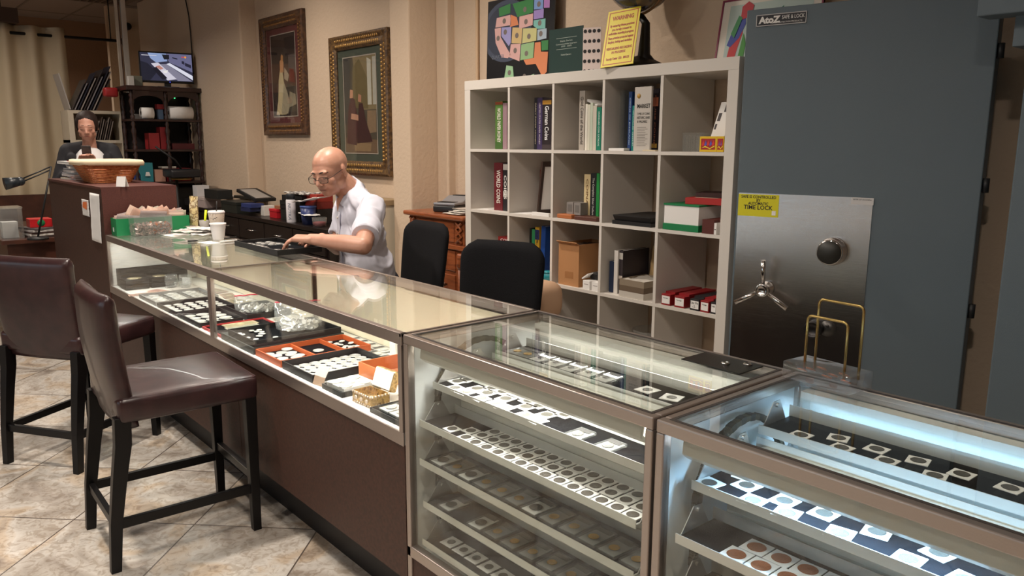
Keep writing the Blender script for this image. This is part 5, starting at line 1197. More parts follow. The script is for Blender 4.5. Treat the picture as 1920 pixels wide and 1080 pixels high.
# ================================================================== STOOLS
LEA = ramp_mat('dark_brown_leather', [(0.35, (42, 24, 26)), (0.65, (56, 33, 34))], 16, 0.33, bump=0.05, coat=0.15)
LEGM = col(11, 9, 10, 0.4, spec=0.3, name='black_lacquered_wood')
def make_stool(label, x, y, rz):
    t = thing('bar_stool', label, 'bar stool', (x, y, 0), rz, group='leather bar stools at the counter')
    def seat_f():
        b = MB(); b.rbox((-0.232, -0.215, 0.535), (0.232, 0.275, 0.628), 0.022, seg=4)
        bm = b.bm
        bmesh.ops.subdivide_edges(bm, edges=[e for e in bm.edges if e.calc_length() > 0.2], cuts=8, use_grid_fill=True)
        for v in bm.verts:
            if v.co.z > 0.6: v.co.z += 0.010*max(0, 1 - (v.co.x/0.23)**2)*max(0, 1 - ((v.co.y - 0.03)/0.25)**2)
            v.co.z += 0.0015*noise.noise(v.co*9)
        return b
    seat_f().build('seat', LEA, t)
    b = MB(); b.tube([(-0.222, -0.2, 0.621), (-0.224, 0.262, 0.621), (-0.215, 0.27, 0.621), (0.215, 0.27, 0.621), (0.224, 0.262, 0.621), (0.222, -0.2, 0.621)], 0.0028, seg=6); b.build('seat_piping', LEA, t)
    b = MB()
    def back(u, v):
        # closed profile round the back: u around, v up
        z = 0.515 + v*0.475; ly = -0.165 - 0.030*v - 0.02*math.sin(v*2.2); th = 0.030 + 0.006*math.sin(v*PI)
        a = u*2*PI; cx_, cy_ = math.cos(a), math.sin(a)
        X = math.copysign(abs(cx_)**0.32, cx_)*(0.222 - 0.004*math.cos(v*3)); Y = math.copysign(abs(cy_)**0.6, cy_)*th
        bow = -0.016*(1 - (X/0.222)**2)
        e = max(0, (v - 0.93)/0.07); Y *= math.sqrt(max(0.0, 1 - e*e*0.96)); X *= 1 - 0.03*e
        return (X, ly + Y + bow + 0.0015*noise.noise(V((X*9, z*9, u))), z - 0.004*e)
    b.grid(back, 56, 26, closed_u=True)
    k = b.bm; k.verts.ensure_lookup_table(); n = 26
    for j in (0, n - 1):
        f = k.faces.new([k.verts[i*n + j] for i in range(56)]); f.smooth = True
    b.build('backrest', LEA, t)
    for sx in (-1, 1):
        b = MB(); b.prism([(-0.022, 0), (0.022, 0), (0.022, 1), (-0.022, 1)], 0, 0.0) if False else None
        x0_ = sx*0.205
        # front leg
        vs = []
        for z, hw in ((0, 0.0155), (0.545, 0.0215)): vs += [(x0_ - hw, 0.245 - hw, z), (x0_ + hw, 0.245 - hw, z), (x0_ + hw, 0.245 + hw, z), (x0_ - hw, 0.245 + hw, z)]
        b.mesh(vs, [(3, 2, 1, 0), (4, 5, 6, 7), (0, 1, 5, 4), (1, 2, 6, 5), (2, 3, 7, 6), (3, 0, 4, 7)]); b.build('leg', LEGM, t, bevel=0.002)
        b = MB(); secs = [(0, -0.262, 0.0155, 0.017), (0.18, -0.248, 0.017, 0.020), (0.36, -0.222, 0.019, 0.024), (0.46, -0.205, 0.020, 0.027), (0.56, -0.200, 0.0205, 0.027)]
        vs = []
        for z, y_, hx, hy in secs: vs += [(x0_ - hx, y_ - hy, z), (x0_ + hx, y_ - hy, z), (x0_ + hx, y_ + hy, z), (x0_ - hx, y_ + hy, z)]
        fs = [(3, 2, 1, 0), (16, 17, 18, 19)] + [(4*i + a, 4*i + (a + 1) % 4, 4*i + 4 + (a + 1) % 4, 4*i + 4 + a) for i in range(4) for a in range(4)]
        b.mesh(vs, fs); b.build('leg', LEGM, t, bevel=0.002)
        b = MB(); b.box((x0_ - 0.009, -0.235, 0.155), (x0_ + 0.009, 0.23, 0.190)); b.build('side_stretcher', LEGM, t, bevel=0.002)
    for y_, z, nm in ((0.245, 0.205, 'footrest'), (-0.247, 0.155, 'back_stretcher')):
        b = MB(); b.box((-0.19, y_ - 0.010, z), (0.19, y_ + 0.010, z + 0.034)); b.build(nm, LEGM, t, bevel=0.002)
    b = MB(); b.box((-0.18, 0.2345, 0.237), (0.18, 0.2555, 0.2395)) ; b.build('metal_strip', STEEL, t)
    return t
make_stool('dark brown leather bar stool standing square to the counter, in front', -3.035, 0.878, math.radians(-2))
make_stool('dark brown leather bar stool turned away, at the left edge of the picture', -4.17, 0.82, math.radians(33))

# ================================================================== INSIDE THE LONG COUNTER
DZ = 0.6575
def DK(u, v, z=DZ): return AZ(u, v, z)
def tray(u, v, sx, sy, rz, label, h=0.022, wall=0.005, m=BLACK, lining=VELVET, div=(), name='display_tray', dm=None, group='trays in the long counter'):
    c = DK(u, v); c.y = min(max(c.y, 1.208 + sy/2), 1.655 - sy/2)
    t = thing(name, label, 'display tray', (c.x, c.y, DZ), rz, group=group)
    b = MB(); b.box((-sx/2 + wall, -sy/2 + wall, 0), (sx/2 - wall, sy/2 - wall, 0.005)); b.build('lining', lining, t)
    b = MB(); o, i = (sx/2, sy/2), (sx/2 - wall, sy/2 - wall)
    P = [(-o[0], -o[1]), (o[0], -o[1]), (o[0], o[1]), (-o[0], o[1])]; Q = [(-i[0], -i[1]), (i[0], -i[1]), (i[0], i[1]), (-i[0], i[1])]
    vs = [(x, y, z) for z in (0, h) for x, y in P] + [(x, y, z) for z in (0, h) for x, y in Q]
    fs = []
    for a in range(4):
        n = (a + 1) % 4; fs += [(a, n, 4 + n, 4 + a), (8 + n, 8 + a, 12 + a, 12 + n), (4 + a, 4 + n, 12 + n, 12 + a), (n, a, 8 + a, 8 + n)]
    b.mesh(vs, fs); b.build('rim', m, t)
    for ax, p in div:
        b = MB()
        if ax == 'x': b.box((p - 0.003, -i[1], 0.004), (p + 0.003, i[1], h*0.85))
        else: b.box((-i[0], p - 0.003, 0.004), (i[0], p + 0.003, h*0.85))
        b.build('divider', dm or m, t)
    return t
def on(t, x, y, z=0.0055):
    return Matrix.Translation(t.location) @ Matrix.Rotation(t.rotation_euler.z, 4, 'Z') @ V((x, y, z))
coin0 = {}
def coin(loc, key, label, group, r=0.0195, m=SILVER, tilt=0, rz=0):
    if key not in coin0:
        b = MB(); b.lathe([(0, 0), (r, 0), (r, 0.0028), (r*0.93, 0.0028), (r*0.9, 0.0022), (0, 0.0024)], seg=26); b.ell((0, 0, 0.0022), (r*0.5, r*0.62, 0.0009))
        o = b.build('coin', m); coin0[key] = o
    else: o = coin0[key].copy(); COL.objects.link(o)
    o.location = loc; o.rotation_euler = (tilt, 0, rz); tag(o, label, 'coin', group); return o
BRT = col(226, 224, 220, 0.28, 0.35, name='bright_silver_round')
def fill(t, nx, ny, dx, dy, what, label, group, key, **k):
    i = 0
    for a in range(nx):
        for b_ in range(ny):
            x = (a - (nx - 1)/2)*dx; y = (b_ - (ny - 1)/2)*dy
            lab = '%s, %s column %s row' % (label, NTH[a], NTH[b_])
            if what == 'coin': coin(on(t, x, y), key, lab, group, **k)
            else: holder(key, on(t, x, y, 0.0056), (0, 0, t.rotation_euler.z + random.uniform(-.04, .04)), lab, group, **k)
def notes(u, v, sx, sy, rz, label, n=5, z=0.0, dz=DZ, c1=(196, 196, 170)):
    c = DK(u, v, dz)
    if dz == DZ: c.y = min(max(c.y, 1.215 + sy/2), 1.65 - sy/2)
    t = thing('banknotes', label, 'banknotes', (c.x, c.y, dz + z), rz, group='banknotes in the long counter' if dz == DZ else 'banknotes on the counter top')
    for i in range(n):
        T = TR(random.uniform(-.02, .02), random.uniform(-.01, .01), 0.0009*i + 0.0002, random.uniform(-.12, .12))
        b = MB(T); b.box((-sx/2, -sy/2, 0), (sx/2, sy/2, 0.0006), col(*c1, 0.75, name='banknote') if i % 2 == 0 else col(c1[0] - 22, c1[1] - 30, c1[2] - 24, 0.75))
        b.box((-sx*0.44, -sy*0.38, 0.0006), (sx*0.44, sy*0.38, 0.0007), col(c1[0] - 50, c1[1] - 48, c1[2] - 45, 0.75))
        b.lathe([(0, 0.0007), (sy*0.26, 0.0007), (sy*0.26, 0.0008), (0, 0.0008)], (sx*0.02, 0, 0), m=col(c1[0] - 16, c1[1] - 14, c1[2] - 16, 0.75), seg=16)
        b.build('banknote', None, t)
    return t
# left section
def tray2(x0, x1, y0, y1, label, z=0.0, **k):
    t = tray(500, 500, x1 - x0, y1 - y0, 0, label, **k); t.location = ((x0 + x1)/2, (y0 + y1)/2, DZ + z); return t
def twin_box(x, y, lab, rz=0.0, hgt=0.028, z=0.0):
    t = thing('coin_case', lab, 'coin case', (x, y, DZ + z), rz, group='black coin cases in the left end of the long counter')
    b = MB(); b.box((-0.058, -0.064, 0), (0.058, 0.064, hgt*0.46)); b.build('base', BLACK, t, bevel=0.002)
    b = MB(); b.box((-0.058, -0.064, hgt*0.48), (0.058, 0.064, hgt)); b.build('lid', BLACK, t, bevel=0.002)
    b = MB(); b.lathe([(0, hgt), (0.040, hgt), (0.038, hgt + 0.002), (0, hgt + 0.0025)], seg=28); b.build('inset_coin', col(206, 192, 160, 0.35, 0.6), t)
for k_, (x, y) in enumerate(((-4.83, 1.275), (-4.83, 1.415))):
    twin_box(x, y, 'lower black coin case, %s stack at the front left end' % ('outer', 'inner')[k_], 0, 0.027); twin_box(x, y, 'upper black coin case with a coin inset, %s stack at the front left end' % ('outer', 'inner')[k_], 0.03, 0.027, 0.031)
for k_ in range(3):
    t = tray2(-4.985, -4.90, 1.22, 1.60, 'black tray in the stack against the far left end, %s from the bottom' % NTH[k_], z=0.034*k_, h=0.033)
for i in range(3): item('paper_slip', 'pale slip, %s from the front, on the stacked trays at the left end' % NTH[i], 'paper', B1(0.06, 0.08, 0.0012, cx_=True), (PAPER, col(206, 140, 96, 0.6), PAPER)[i], (-4.942, 1.29 + 0.11*i, DZ + 0.068 + 0.006), 0.1*i)
item('price_card', 'small white card standing behind the coin cases', 'card', B1(0.06, 0.002, 0.04, cx_=True), PAPER, (-4.78, 1.55, DZ + 0.0002), 0.5)
item('open_magazine', 'flat pale magazine lying under the tumblers', 'magazine', B1(0.22, 0.16, 0.004, cx_=True), col(206, 200, 194, 0.5), (-4.62, 1.50, DZ + 0.0002), 0.1)
for i, (x, y) in enumerate(((-4.70, 1.44), (-4.64, 1.50))):
    t = thing('glass_tumbler', ('clear glass tumbler, left of the two inside the counter', 'clear glass tumbler, right of the two inside the counter')[i], 'glass', (x, y, DZ + 0.0045), group='two glass tumblers')
    b = MB(); b.lathe([(0.026, 0), (0.034, 0.02), (0.037, 0.045), (0.032, 0.075), (0.030, 0.075), (0.035, 0.045), (0.032, 0.02), (0.0, 0.006)]); b.build('bowl', CLEAR, t)
def notesxy(x, y, rz, lab, n, c1, z=0.0):
    t = notes(400, 500, 0.15, 0.066, rz, lab, n, c1=c1); t.location = (x, y, DZ + z); return t
for i, (x, y, rz, c1, lab) in enumerate(((-4.60, 1.27, 1.4, (206, 178, 160), 'banknotes between the coin cases and the slab tray'), (-4.62, 1.36, 0.5, (210, 170, 156), 'reddish banknotes behind the front ones, beside the tumblers'), (-4.42, 1.60, 0.1, (200, 190, 178), 'banknotes at the rear behind the slab tray'),
    (-4.24, 1.59, -0.2, (190, 176, 160), 'banknotes at the rear between slab tray and capsule tray'), (-4.05, 1.58, 0.2, (196, 186, 160), 'banknotes at the rear behind the capsule tray'), (-3.45, 1.58, 0.1, (196, 196, 176), 'banknotes at the rear right of the first zip bag'), (-3.40, 1.56, 1.4, (186, 186, 168), 'banknotes lying crosswise at the rear near the dark base'))):
    notesxy(x, y, rz, lab, 4 + i % 3, c1)
t = tray2(-4.50, -4.21, 1.205, 1.53, 'grey-edged tray of white-labelled slabs in the left half of the counter', m=col(150, 148, 146, 0.5))
fill(t, 4, 3, 0.066, 0.098, 'slab', 'white-labelled slab in the grey-edged tray', 'white-labelled slabs in the grey-edged tray', 'slabc', kind='white', w=0.060, d=0.086, h=0.008, coin=BRT, r=0.017)
t = tray2(-4.19, -3.90, 1.205, 1.50, 'black tray of white capsules in the left half of the counter')
fill(t, 5, 5, 0.054, 0.056, 'coin', 'white capsuled round in the black tray', 'white rounds in the left black tray', 'roundw', r=0.0225, m=BRT)
t = tray2(-3.88, -3.58, 1.205, 1.41, 'black tray of large pale ovals left of the centre post')
fill(t, 4, 3, 0.068, 0.062, 'coin', 'large pale round beside the centre post', 'large rounds beside the centre post', 'roundl', r=0.029, m=BRT)
# right section
def zipbag(sx, sz, rz, lab, loc):
    t = thing('zip_bag', lab, 'plastic bag', loc, rz, group='zip bags of coins in the long counter')
    b = MB()
    for sg in (1, -1): b.grid(lambda a, w_: ((a - .5)*sx*(1 + 0.06*math.sin(w_*3)), sg*0.062*(1 - w_)*math.sin(PI*min(1, max(0, a)))**0.5 + 0.022*w_ + 0.006*noise.noise(V((a*6, w_*6, 5 + sg*3))), 0.008 + w_*sz + 0.006*noise.noise(V((a*7, w_*5, 5)))), 26, 18)
    b.build('bag', BAGM, t)
    b = MB(); b.tube([((a - .5)*sx*1.01, 0.021, 0.010 + sz*0.97 + 0.006*noise.noise(V((a*7, 4.85, 5)))) for a in fr(0, 1, 16)], 0.0035, seg=6); b.build('red_zip', col(206, 36, 70, 0.4), t)
    b = MB()
    for i in range(120):
        a, r_ = random.uniform(0, 2*PI), random.uniform(0, 1)**.5; x_, y_ = math.cos(a)*r_*sx*0.40, math.sin(a)*r_*0.042; z_ = random.uniform(0.008, 0.012 + sz*0.42*(1 - r_*0.5))
        d_ = V((random.uniform(-1, 1), random.uniform(-1, 1), random.uniform(0.2, 1))).normalized()
        b.cyl(V((x_, y_, z_)), V((x_, y_, z_)) + d_*0.0015, 0.010, seg=10, smooth=False)
    o = b.build('coins', BRT, t); o['kind'] = 'stuff'
    return t
t = tray2(-3.87, -3.58, 1.43, 1.65, 'black tray holding the left zip bag', h=0.03); zipbag(0.20, 0.075, 1.3, 'clear bag with a red zip lying in the left black tray', on(t, 0.0, 0, 0.008))
RD2 = col(190, 50, 54, 0.5, name='red_edging')
t = tray2(-3.56, -3.33, 1.21, 1.50, 'red-edged tray of sleeved banknotes right of the centre post', m=RD2, h=0.012)
for i in range(3):
    q = notes(400, 500, 0.15, 0.066, PI/2 + 0.04*i, 'sleeved banknotes in the red-edged tray, %s from left' % NTH[i], 2, c1=((206, 196, 160), (196, 196, 176), (190, 190, 184))[i]); q.location = on(t, -0.072 + 0.072*i, 0.02, 0.0055)
b = MB(); b.box((-3.315, 1.205, DZ), (-2.975, 1.61, DZ + 0.028)); tag(b.build('dark_box', col(58, 64, 62, 0.5)), 'flat dark grey-green box under the black tray of silver pieces', 'box')
t = tray2(-3.25, -2.98, 1.212, 1.60, 'large black tray holding the second zip bag and silver pieces', z=0.0285, h=0.026)
zipbag(0.19, 0.115, 1.15, 'clear bag with a red zip standing in the large black tray', on(t, -0.01, 0.07, 0.008))
for i in range(15): coin(on(t, random.uniform(-.11, .11), random.uniform(-.17, -.06), 0.006 + 0.002*(i % 3)), 'scrap', 'small silver piece at the front of the large black tray, %s' % NTH[i], 'silver pieces in the large black tray', r=0.011, m=BRT)
WD = col(196, 92, 46, 0.45, name='orange_wood')
t = tray2(-2.965, -2.735, 1.21, 1.60, 'orange wooden divided tray with silver rounds', m=WD, div=(('y', -0.045), ('y', 0.085)), dm=WD, h=0.026)
for i, (x, y) in enumerate(((-0.07, -0.16), (-0.02, -0.15), (0.045, -0.155), (-0.06, -0.11), (0.0, -0.10), (0.06, -0.105), (-0.035, -0.08), (0.03, -0.078), (-0.08, -0.078))): coin(on(t, x, y, 0.006 + 0.003*(i % 3)), 'round', 'silver round in the front third of the orange tray, %s' % NTH[i], 'silver rounds in the orange tray', r=0.022, m=BRT)
coin(on(t, 0.0, 0.02, 0.006), 'round', 'single silver round on black in the middle of the orange tray', 'silver rounds in the orange tray')
for i in range(14): coin(on(t, random.uniform(-.08, .08), 0.135 + random.uniform(-.035, .035), 0.006 + 0.0025*(i % 5)), 'scrap2', 'jumbled silver coin at the rear of the orange tray, %s' % NTH[i], 'jumbled coins at the rear of the orange tray', r=0.012, m=BRT, tilt=random.uniform(-.2, .2))
t = tray2(-2.72, -2.475, 1.21, 1.53, 'black tray packed with bright silver rounds', h=0.03)
fill(t, 5, 7, 0.044, 0.043, 'coin', 'bright silver round packed in the black tray', 'packed silver rounds', 'roundp', r=0.0225, m=BRT)
for i in range(4): holder('slabc', (-2.90 + i*0.066, 1.635, DZ + 0.001), (0, 0, PI/2), 'white-labelled slab in the rear row behind the orange tray, %s from left' % NTH[i], 'slabs behind the orange tray')
for i in range(3): holder('slabc', (-2.66 + i*0.09, 1.58, DZ + 0.001), (0, 0, PI/2 + .05), 'white-labelled slab behind the packed silver rounds, %s from left' % NTH[i], 'slabs behind the packed rounds')
t = thing('coin_tube', 'white plastic coin tube with a green cap', 'coin tube', (-2.60, 1.64, DZ))
b = MB(); b.box((-0.022, -0.022, 0), (0.022, 0.022, 0.058)); b.build('tube', col(226, 230, 226, 0.4), t, bevel=0.004); b = MB(); b.cyl((0, 0, 0.058), (0, 0, 0.068), 0.018); b.build('cap', col(30, 150, 110, 0.4), t)
t = thing('wooden_box', 'open orange wooden box in the counter, behind the jewelled casket', 'box', (-2.355, 1.50, DZ), 0.0); WB = col(198, 116, 70, 0.4, bump=0.1, bscale=60, name='red_wood')
b = MB(); hx, hy, hh = 0.085, 0.125, 0.058
for q in ((-hx, -hy, 0, hx, -hy + .006, hh), (-hx, hy - .006, 0, hx, hy, hh), (-hx, -hy + .006, 0, -hx + .006, hy - .006, hh), (hx - .006, -hy + .006, 0, hx, hy - .006, hh), (-hx + .006, -hy + .006, 0, hx - .006, hy - .006, 0.005)): b.box(q[:3], q[3:])
b.build('box', WB, t)
t = thing('folded_card', 'brown and white folded card standing at the front glass', 'card', (-2.445, 1.225, DZ), 0.15)
b = MB(); b.mesh([(-0.03, -0.012, 0), (0.03, -0.012, 0), (0.03, 0.0, 0.030), (-0.03, 0.0, 0.030), (0.03, 0.016, 0), (-0.03, 0.016, 0)], [(0, 1, 2, 3)], col(176, 146, 124, 0.6)); b.mesh([(-0.03, 0.0, 0.030), (0.03, 0.0, 0.030), (0.03, 0.02, 0.062), (-0.03, 0.02, 0.062)], [(0, 1, 2, 3)], col(214, 204, 196, 0.6)); b.build('card', None, t, solid=0.0015)
t = tray2(-2.405, -2.265, 1.21, 1.36, 'small black box under a white patterned card, beside the casket', h=0.018)
item('printed_card', 'white embossed card lying on the small black box', 'card', B1(0.115, 0.125, 0.012, cx_=True), PAPER, on(t, 0, 0, 0.0135), 0.03)
for i, (x, y) in enumerate(((-.035, .03), (0, -.01), (.035, .03), (-.03, -.045), (.035, -.04))): coin(on(t, x, y, 0.0262), 'roundp', 'silver round on the white embossed card, %s' % NTH[i], 'rounds on the embossed card', r=0.016)
# jewelled casket
t = thing('jewelled_casket', 'small gold jewelled casket with its padded lid open', 'jewellery box', (-2.165, 1.262, DZ), 0.05); JW = ramp_mat('gilt_filigree', [(0.3, (120, 84, 44)), (0.5, (206, 170, 110)), (0.7, (96, 70, 50))], 60, 0.35, bump=0.8, metal=0.6)
t.scale = (1.05, 1.05, 1.05)
b = MB()
for q in ((-0.052, -0.034, 0, 0.052, -0.030, 0.036), (-0.052, 0.030, 0, 0.052, 0.034, 0.036), (-0.052, -0.030, 0, -0.048, 0.030, 0.036), (0.048, -0.030, 0, 0.052, 0.030, 0.036), (-0.048, -0.030, 0, 0.048, 0.030, 0.012)): b.box(q[:3], q[3:])
b.build('box', JW, t)
b = MB()
for i in range(9): b.ell((-0.048 + i*0.012, -0.035, 0.034), (0.0035,)*3, seg=8, rings=6); b.ell((-0.048 + i*0.012, -0.035, 0.004), (0.0035,)*3, seg=8, rings=6)
for i in range(6): b.ell((0.053, -0.03 + i*0.012, 0.034), (0.0035,)*3, seg=8, rings=6); b.ell((0.053, -0.03 + i*0.012, 0.004), (0.0035,)*3, seg=8, rings=6)
for i in range(3): b.ell((-0.03 + i*0.03, -0.036, 0.018), (0.007, 0.004, 0.007), seg=10, rings=6)
o = b.build('jewels', col(226, 206, 190, 0.15, 0.3), t); o['kind'] = 'stuff'
LB = basis((0, 0.036, 0.036), (1, 0, 0), (0, 0.35, 1))
b = MB(LB); b.box((-0.052, 0, -0.024), (0.052, 0.066, 0)); ld = b.build('lid', JW, t, bevel=0.006)
b = MB(LB); b.box((-0.047, 0.004, 0), (0.047, 0.062, 0.003)); b.build('lid_lining', PAPER, ld, bevel=0.002)
b = MB(); b.tube([(0.012*math.cos(a), 0.008*math.sin(a), 0.0165) for a in fr(0, 6.2, 16)], 0.002); rg = b.build('ring', BRT); rg.location = t.location; tag(rg, 'silver ring lying inside the jewelled casket', 'ring')
item('flat_papers', 'cream paper lying behind the jewelled casket', 'paper', B1(0.13, 0.20, 0.003, cx_=True), col(222, 208, 184, 0.7), (-2.11, 1.47, DZ + 0.0005), 0.05)
t = tray2(-2.085, -1.895, 1.21, 1.345, 'black tray of slabs at the right front corner of the long counter', h=0.016)
fill(t, 3, 1, 0.060, 0.05, 'slab', 'white slab in the right front corner tray', 'slabs in the right front tray', 'slabc')

# ================================================================== ON THE COUNTER TOP
CT = TZ + 0.0006
GRN = col(20, 128, 76, 0.45, name='green_bin')
t = thing('green_bin', 'long green bin stuffed with banknotes on the counter, against the tall cabinet', 'bin', (-4.93, 1.42, CT))
b = MB(); w_, d_, h_ = 0.055, 0.205, 0.098
for q in ((-w_, -d_, 0, w_, -d_ + 0.004, h_), (-w_, d_ - 0.004, 0, w_, d_, h_), (-w_, -d_ + 0.004, 0, -w_ + 0.004, d_ - 0.004, h_), (w_ - 0.004, -d_ + 0.004, 0, w_, d_ - 0.004, h_), (-w_ + 0.004, -d_ + 0.004, 0, w_ - 0.004, d_ - 0.004, 0.004)): b.box(q[:3], q[3:])
b.build('bin', GRN, t); b = MB(); b.box((-0.02, -d_ - 0.0006, 0.02), (0.0, -d_, 0.045)); b.build('barcode_sticker', PAPER, t)
def ORD_W(i):
    tens = ['', 'twenty', 'thirty', 'forty', 'fifty']; base = NTH + ['sixteenth', 'seventeenth', 'eighteenth', 'nineteenth']
    i += 1
    return base[i - 1] if i < 20 else (tens[i // 10 - 1] + ('-' + NTH[i % 10 - 1] if i % 10 else '')).replace('ty', 'tieth' if i % 10 == 0 else 'ty')
NC = [(214, 184, 164), (196, 170, 160), (222, 196, 178), (184, 176, 160), (206, 168, 150), (176, 160, 158)]
random.seed(3)
for i in range(36):
    x_ = -0.043 + 0.086*i/35; y_ = random.uniform(-0.130, 0.130); th_ = random.uniform(-0.6, 0.6); zc_ = 0.060 + 0.035*math.sin((y_ + 0.22)/0.44*PI) + random.uniform(-.012, .014)
    if abs(y_) > 0.10: th_ *= 0.4
    b = MB()
    def nf(a, w2):
        py, pz = (a - .5)*0.15, (w2 - .5)*0.066
        Y_ = y_ + py*math.cos(th_) - pz*math.sin(th_); Z_ = zc_ + py*math.sin(th_) + pz*math.cos(th_)
        Y_ = max(-0.197, min(0.197, Y_)); Z_ = max(0.008, Z_)
        fl = max(0, Z_ - 0.09)
        return (x_*(1 + fl*9) + 0.0007*math.sin(Y_*40), Y_, Z_)
    b.grid(nf, 12, 5)
    o = b.build('banknote', col(*NC[i % 6], 0.8, name='crumpled_note'), solid=0.0006); o.location = t.location
    tag(o, 'creased pinkish banknote in the green bin, %s from the cabinet side' % ORD_W(i), 'banknote', 'banknotes in the green bin')
# jar of coins
t = thing('coin_tub', 'clear square tub half full of loose coins in front of the green bin', 'tub', (-4.815, 1.385, CT)); w_, d_, h_ = 0.052, 0.105, 0.115
b = MB()
for q in ((-w_, -d_, 0, w_, -d_ + 0.002, h_), (-w_, d_ - 0.002, 0, w_, d_, h_), (-w_, -d_ + 0.002, 0, -w_ + 0.002, d_ - 0.002, h_), (w_ - 0.002, -d_ + 0.002, 0, w_, d_ - 0.002, h_), (-w_ + 0.002, -d_ + 0.002, 0, w_ - 0.002, d_ - 0.002, 0.002)): b.box(q[:3], q[3:])
b.build('tub', CLEAR, t)
b = MB(); ms = [SILVER, col(206, 180, 170, 0.3, 0.8), SILVER, COPPER]
b.box((-w_ + 0.008, -d_ + 0.008, 0.003), (w_ - 0.008, d_ - 0.008, 0.058), DULL)
for i in range(420):
    if i < 250: x_, y_, z_ = w_ - 0.007, random.uniform(-d_ + .012, d_ - .012), random.uniform(0.01, 0.066)
    elif i < 300: x_, y_, z_ = random.uniform(-w_ + .012, w_ - .012), -d_ + 0.007, random.uniform(0.01, 0.066)
    else: x_, y_, z_ = random.uniform(-w_ + .012, w_ - .012), random.uniform(-d_ + .012, d_ - .012), random.uniform(0.058, 0.070)
    d2 = V((random.uniform(-.5, 1), random.uniform(-.6, .6), random.uniform(-.2, .9))).normalized()
    b.cyl(V((x_, y_, z_)), V((x_, y_, z_)) + d2*0.0015, 0.0085, m=ms[i % 4 if y_ > 0 else i % 3], seg=10, smooth=False)
o = b.build('coins', None, t); o['kind'] = 'stuff'
# snack bag, grey cup with highlighter
c = AY(338, 395, 1.72); t = thing('snack_bag', 'crumpled cream and brown printed packet standing at the back of the counter', 'packet', (-4.915, 1.664, CT), 0.15)
b = MB(); SN = ramp_mat('printed_packet', [(0.45, (226, 206, 152)), (0.52, (120, 84, 50)), (0.58, (232, 218, 180))], 34, 0.4)
for sg in (1, -1): b.grid(lambda a, w2: ((a - .5)*0.10*(1 - 0.12*math.sin(w2*PI)) + 0.02*w2, sg*0.025*math.sin(a*PI)*math.sin(min(1, w2*1.05)*PI)**0.6 + 0.006*noise.noise(V((a*5, w2*5, sg))), w2*0.21), 16, 16)
b.build('packet', SN, t)
t = thing('grey_cup', 'grey cup behind the green bin holding a yellow highlighter', 'cup', (-4.74, 1.665, CT)); b = MB(); b.lathe([(0.024, 0), (0.028, 0.075), (0.026, 0.075), (0.022, 0.004), (0, 0.004)]); b.build('cup', col(150, 146, 140, 0.5), t)
b = MB(); b.cyl((0, 0, 0), (0.025, 0.01, 0.13), 0.006, 0.007); tag(b.build('highlighter', col(220, 236, 40, 0.4)), 'bright yellow highlighter standing in the grey cup', 'pen'); bpy.data.objects['highlighter'].location = (-4.745, 1.663, CT + 0.006)
# papers
random.seed(11)
def sheet(u, v, sx, sy, rz, lab, z=0.0, crumple=0.004, m=PAPER, name='paper_sheet', nm=2):
    c = AZ(u, v, TZ); b = MB()
    b.grid(lambda a, w2: ((a - .5)*sx, (w2 - .5)*sy, crumple*(1 + noise.noise(V((a*2.2*nm + u, w2*2.2*nm + v, 0))))), 14, 14)
    o = b.build(name, m, solid=0.0006); o.location = (c.x, min(c.y, BY_ - 0.09), CT + z + 0.0006); o.rotation_euler = (0, 0, rz); tag(o, lab, 'paper', 'loose papers on the counter top'); return o
sheet(330, 441, 0.20, 0.14, 0.1, 'white paper sheet lying flat at the left of the paper pile'); sheet(374, 438, 0.20, 0.15, 0.5, 'crumpled white sheet on top of the paper pile', 0.012, 0.010); sheet(384, 440, 0.18, 0.12, -0.3, 'white sheet under the foam cup side of the pile', 0.002, 0.007); sheet(396, 438, 0.16, 0.12, 0.9, 'white sheet at the back of the paper pile', 0.022, 0.012)
o = sheet(328, 438, 0.06, 0.14, -0.2, 'receipt paper curling beside the coin tub', 0.002, 0.012)
for q, (u, v, rz, lab) in enumerate(((345, 444, 0.25, 'printed receipt slip at the front of the paper pile'), (362, 438, -0.1, 'printed receipt slip in the middle of the paper pile'))):
    c = AZ(u, v, TZ); t = thing('receipt', lab, 'receipt', (c.x, c.y, CT + 0.030 + q*0.005), rz); b = MB(); b.grid(lambda a, w2: ((a - .5)*0.14, (w2 - .5)*0.075, 0.006*math.sin(a*3)), 10, 3); b.build('slip', col(226, 214, 208, 0.8), t, solid=0.0006)
    b = MB()
    for i in range(7): b.box((-0.055 + i*0.017, -0.028, 0.0072), (-0.051 + i*0.017, 0.020, 0.0076))
    b.build('printed_lines', col(130, 120, 118, 0.8), t)
b = MB(); b.ell((0, 0, 0.012), (0.020, 0.014, 0.012), seg=9, rings=6); item('paper_ball', 'small crumpled paper ball behind the paper pile', 'paper', b, PAPER, (-4.62, 1.675, CT))
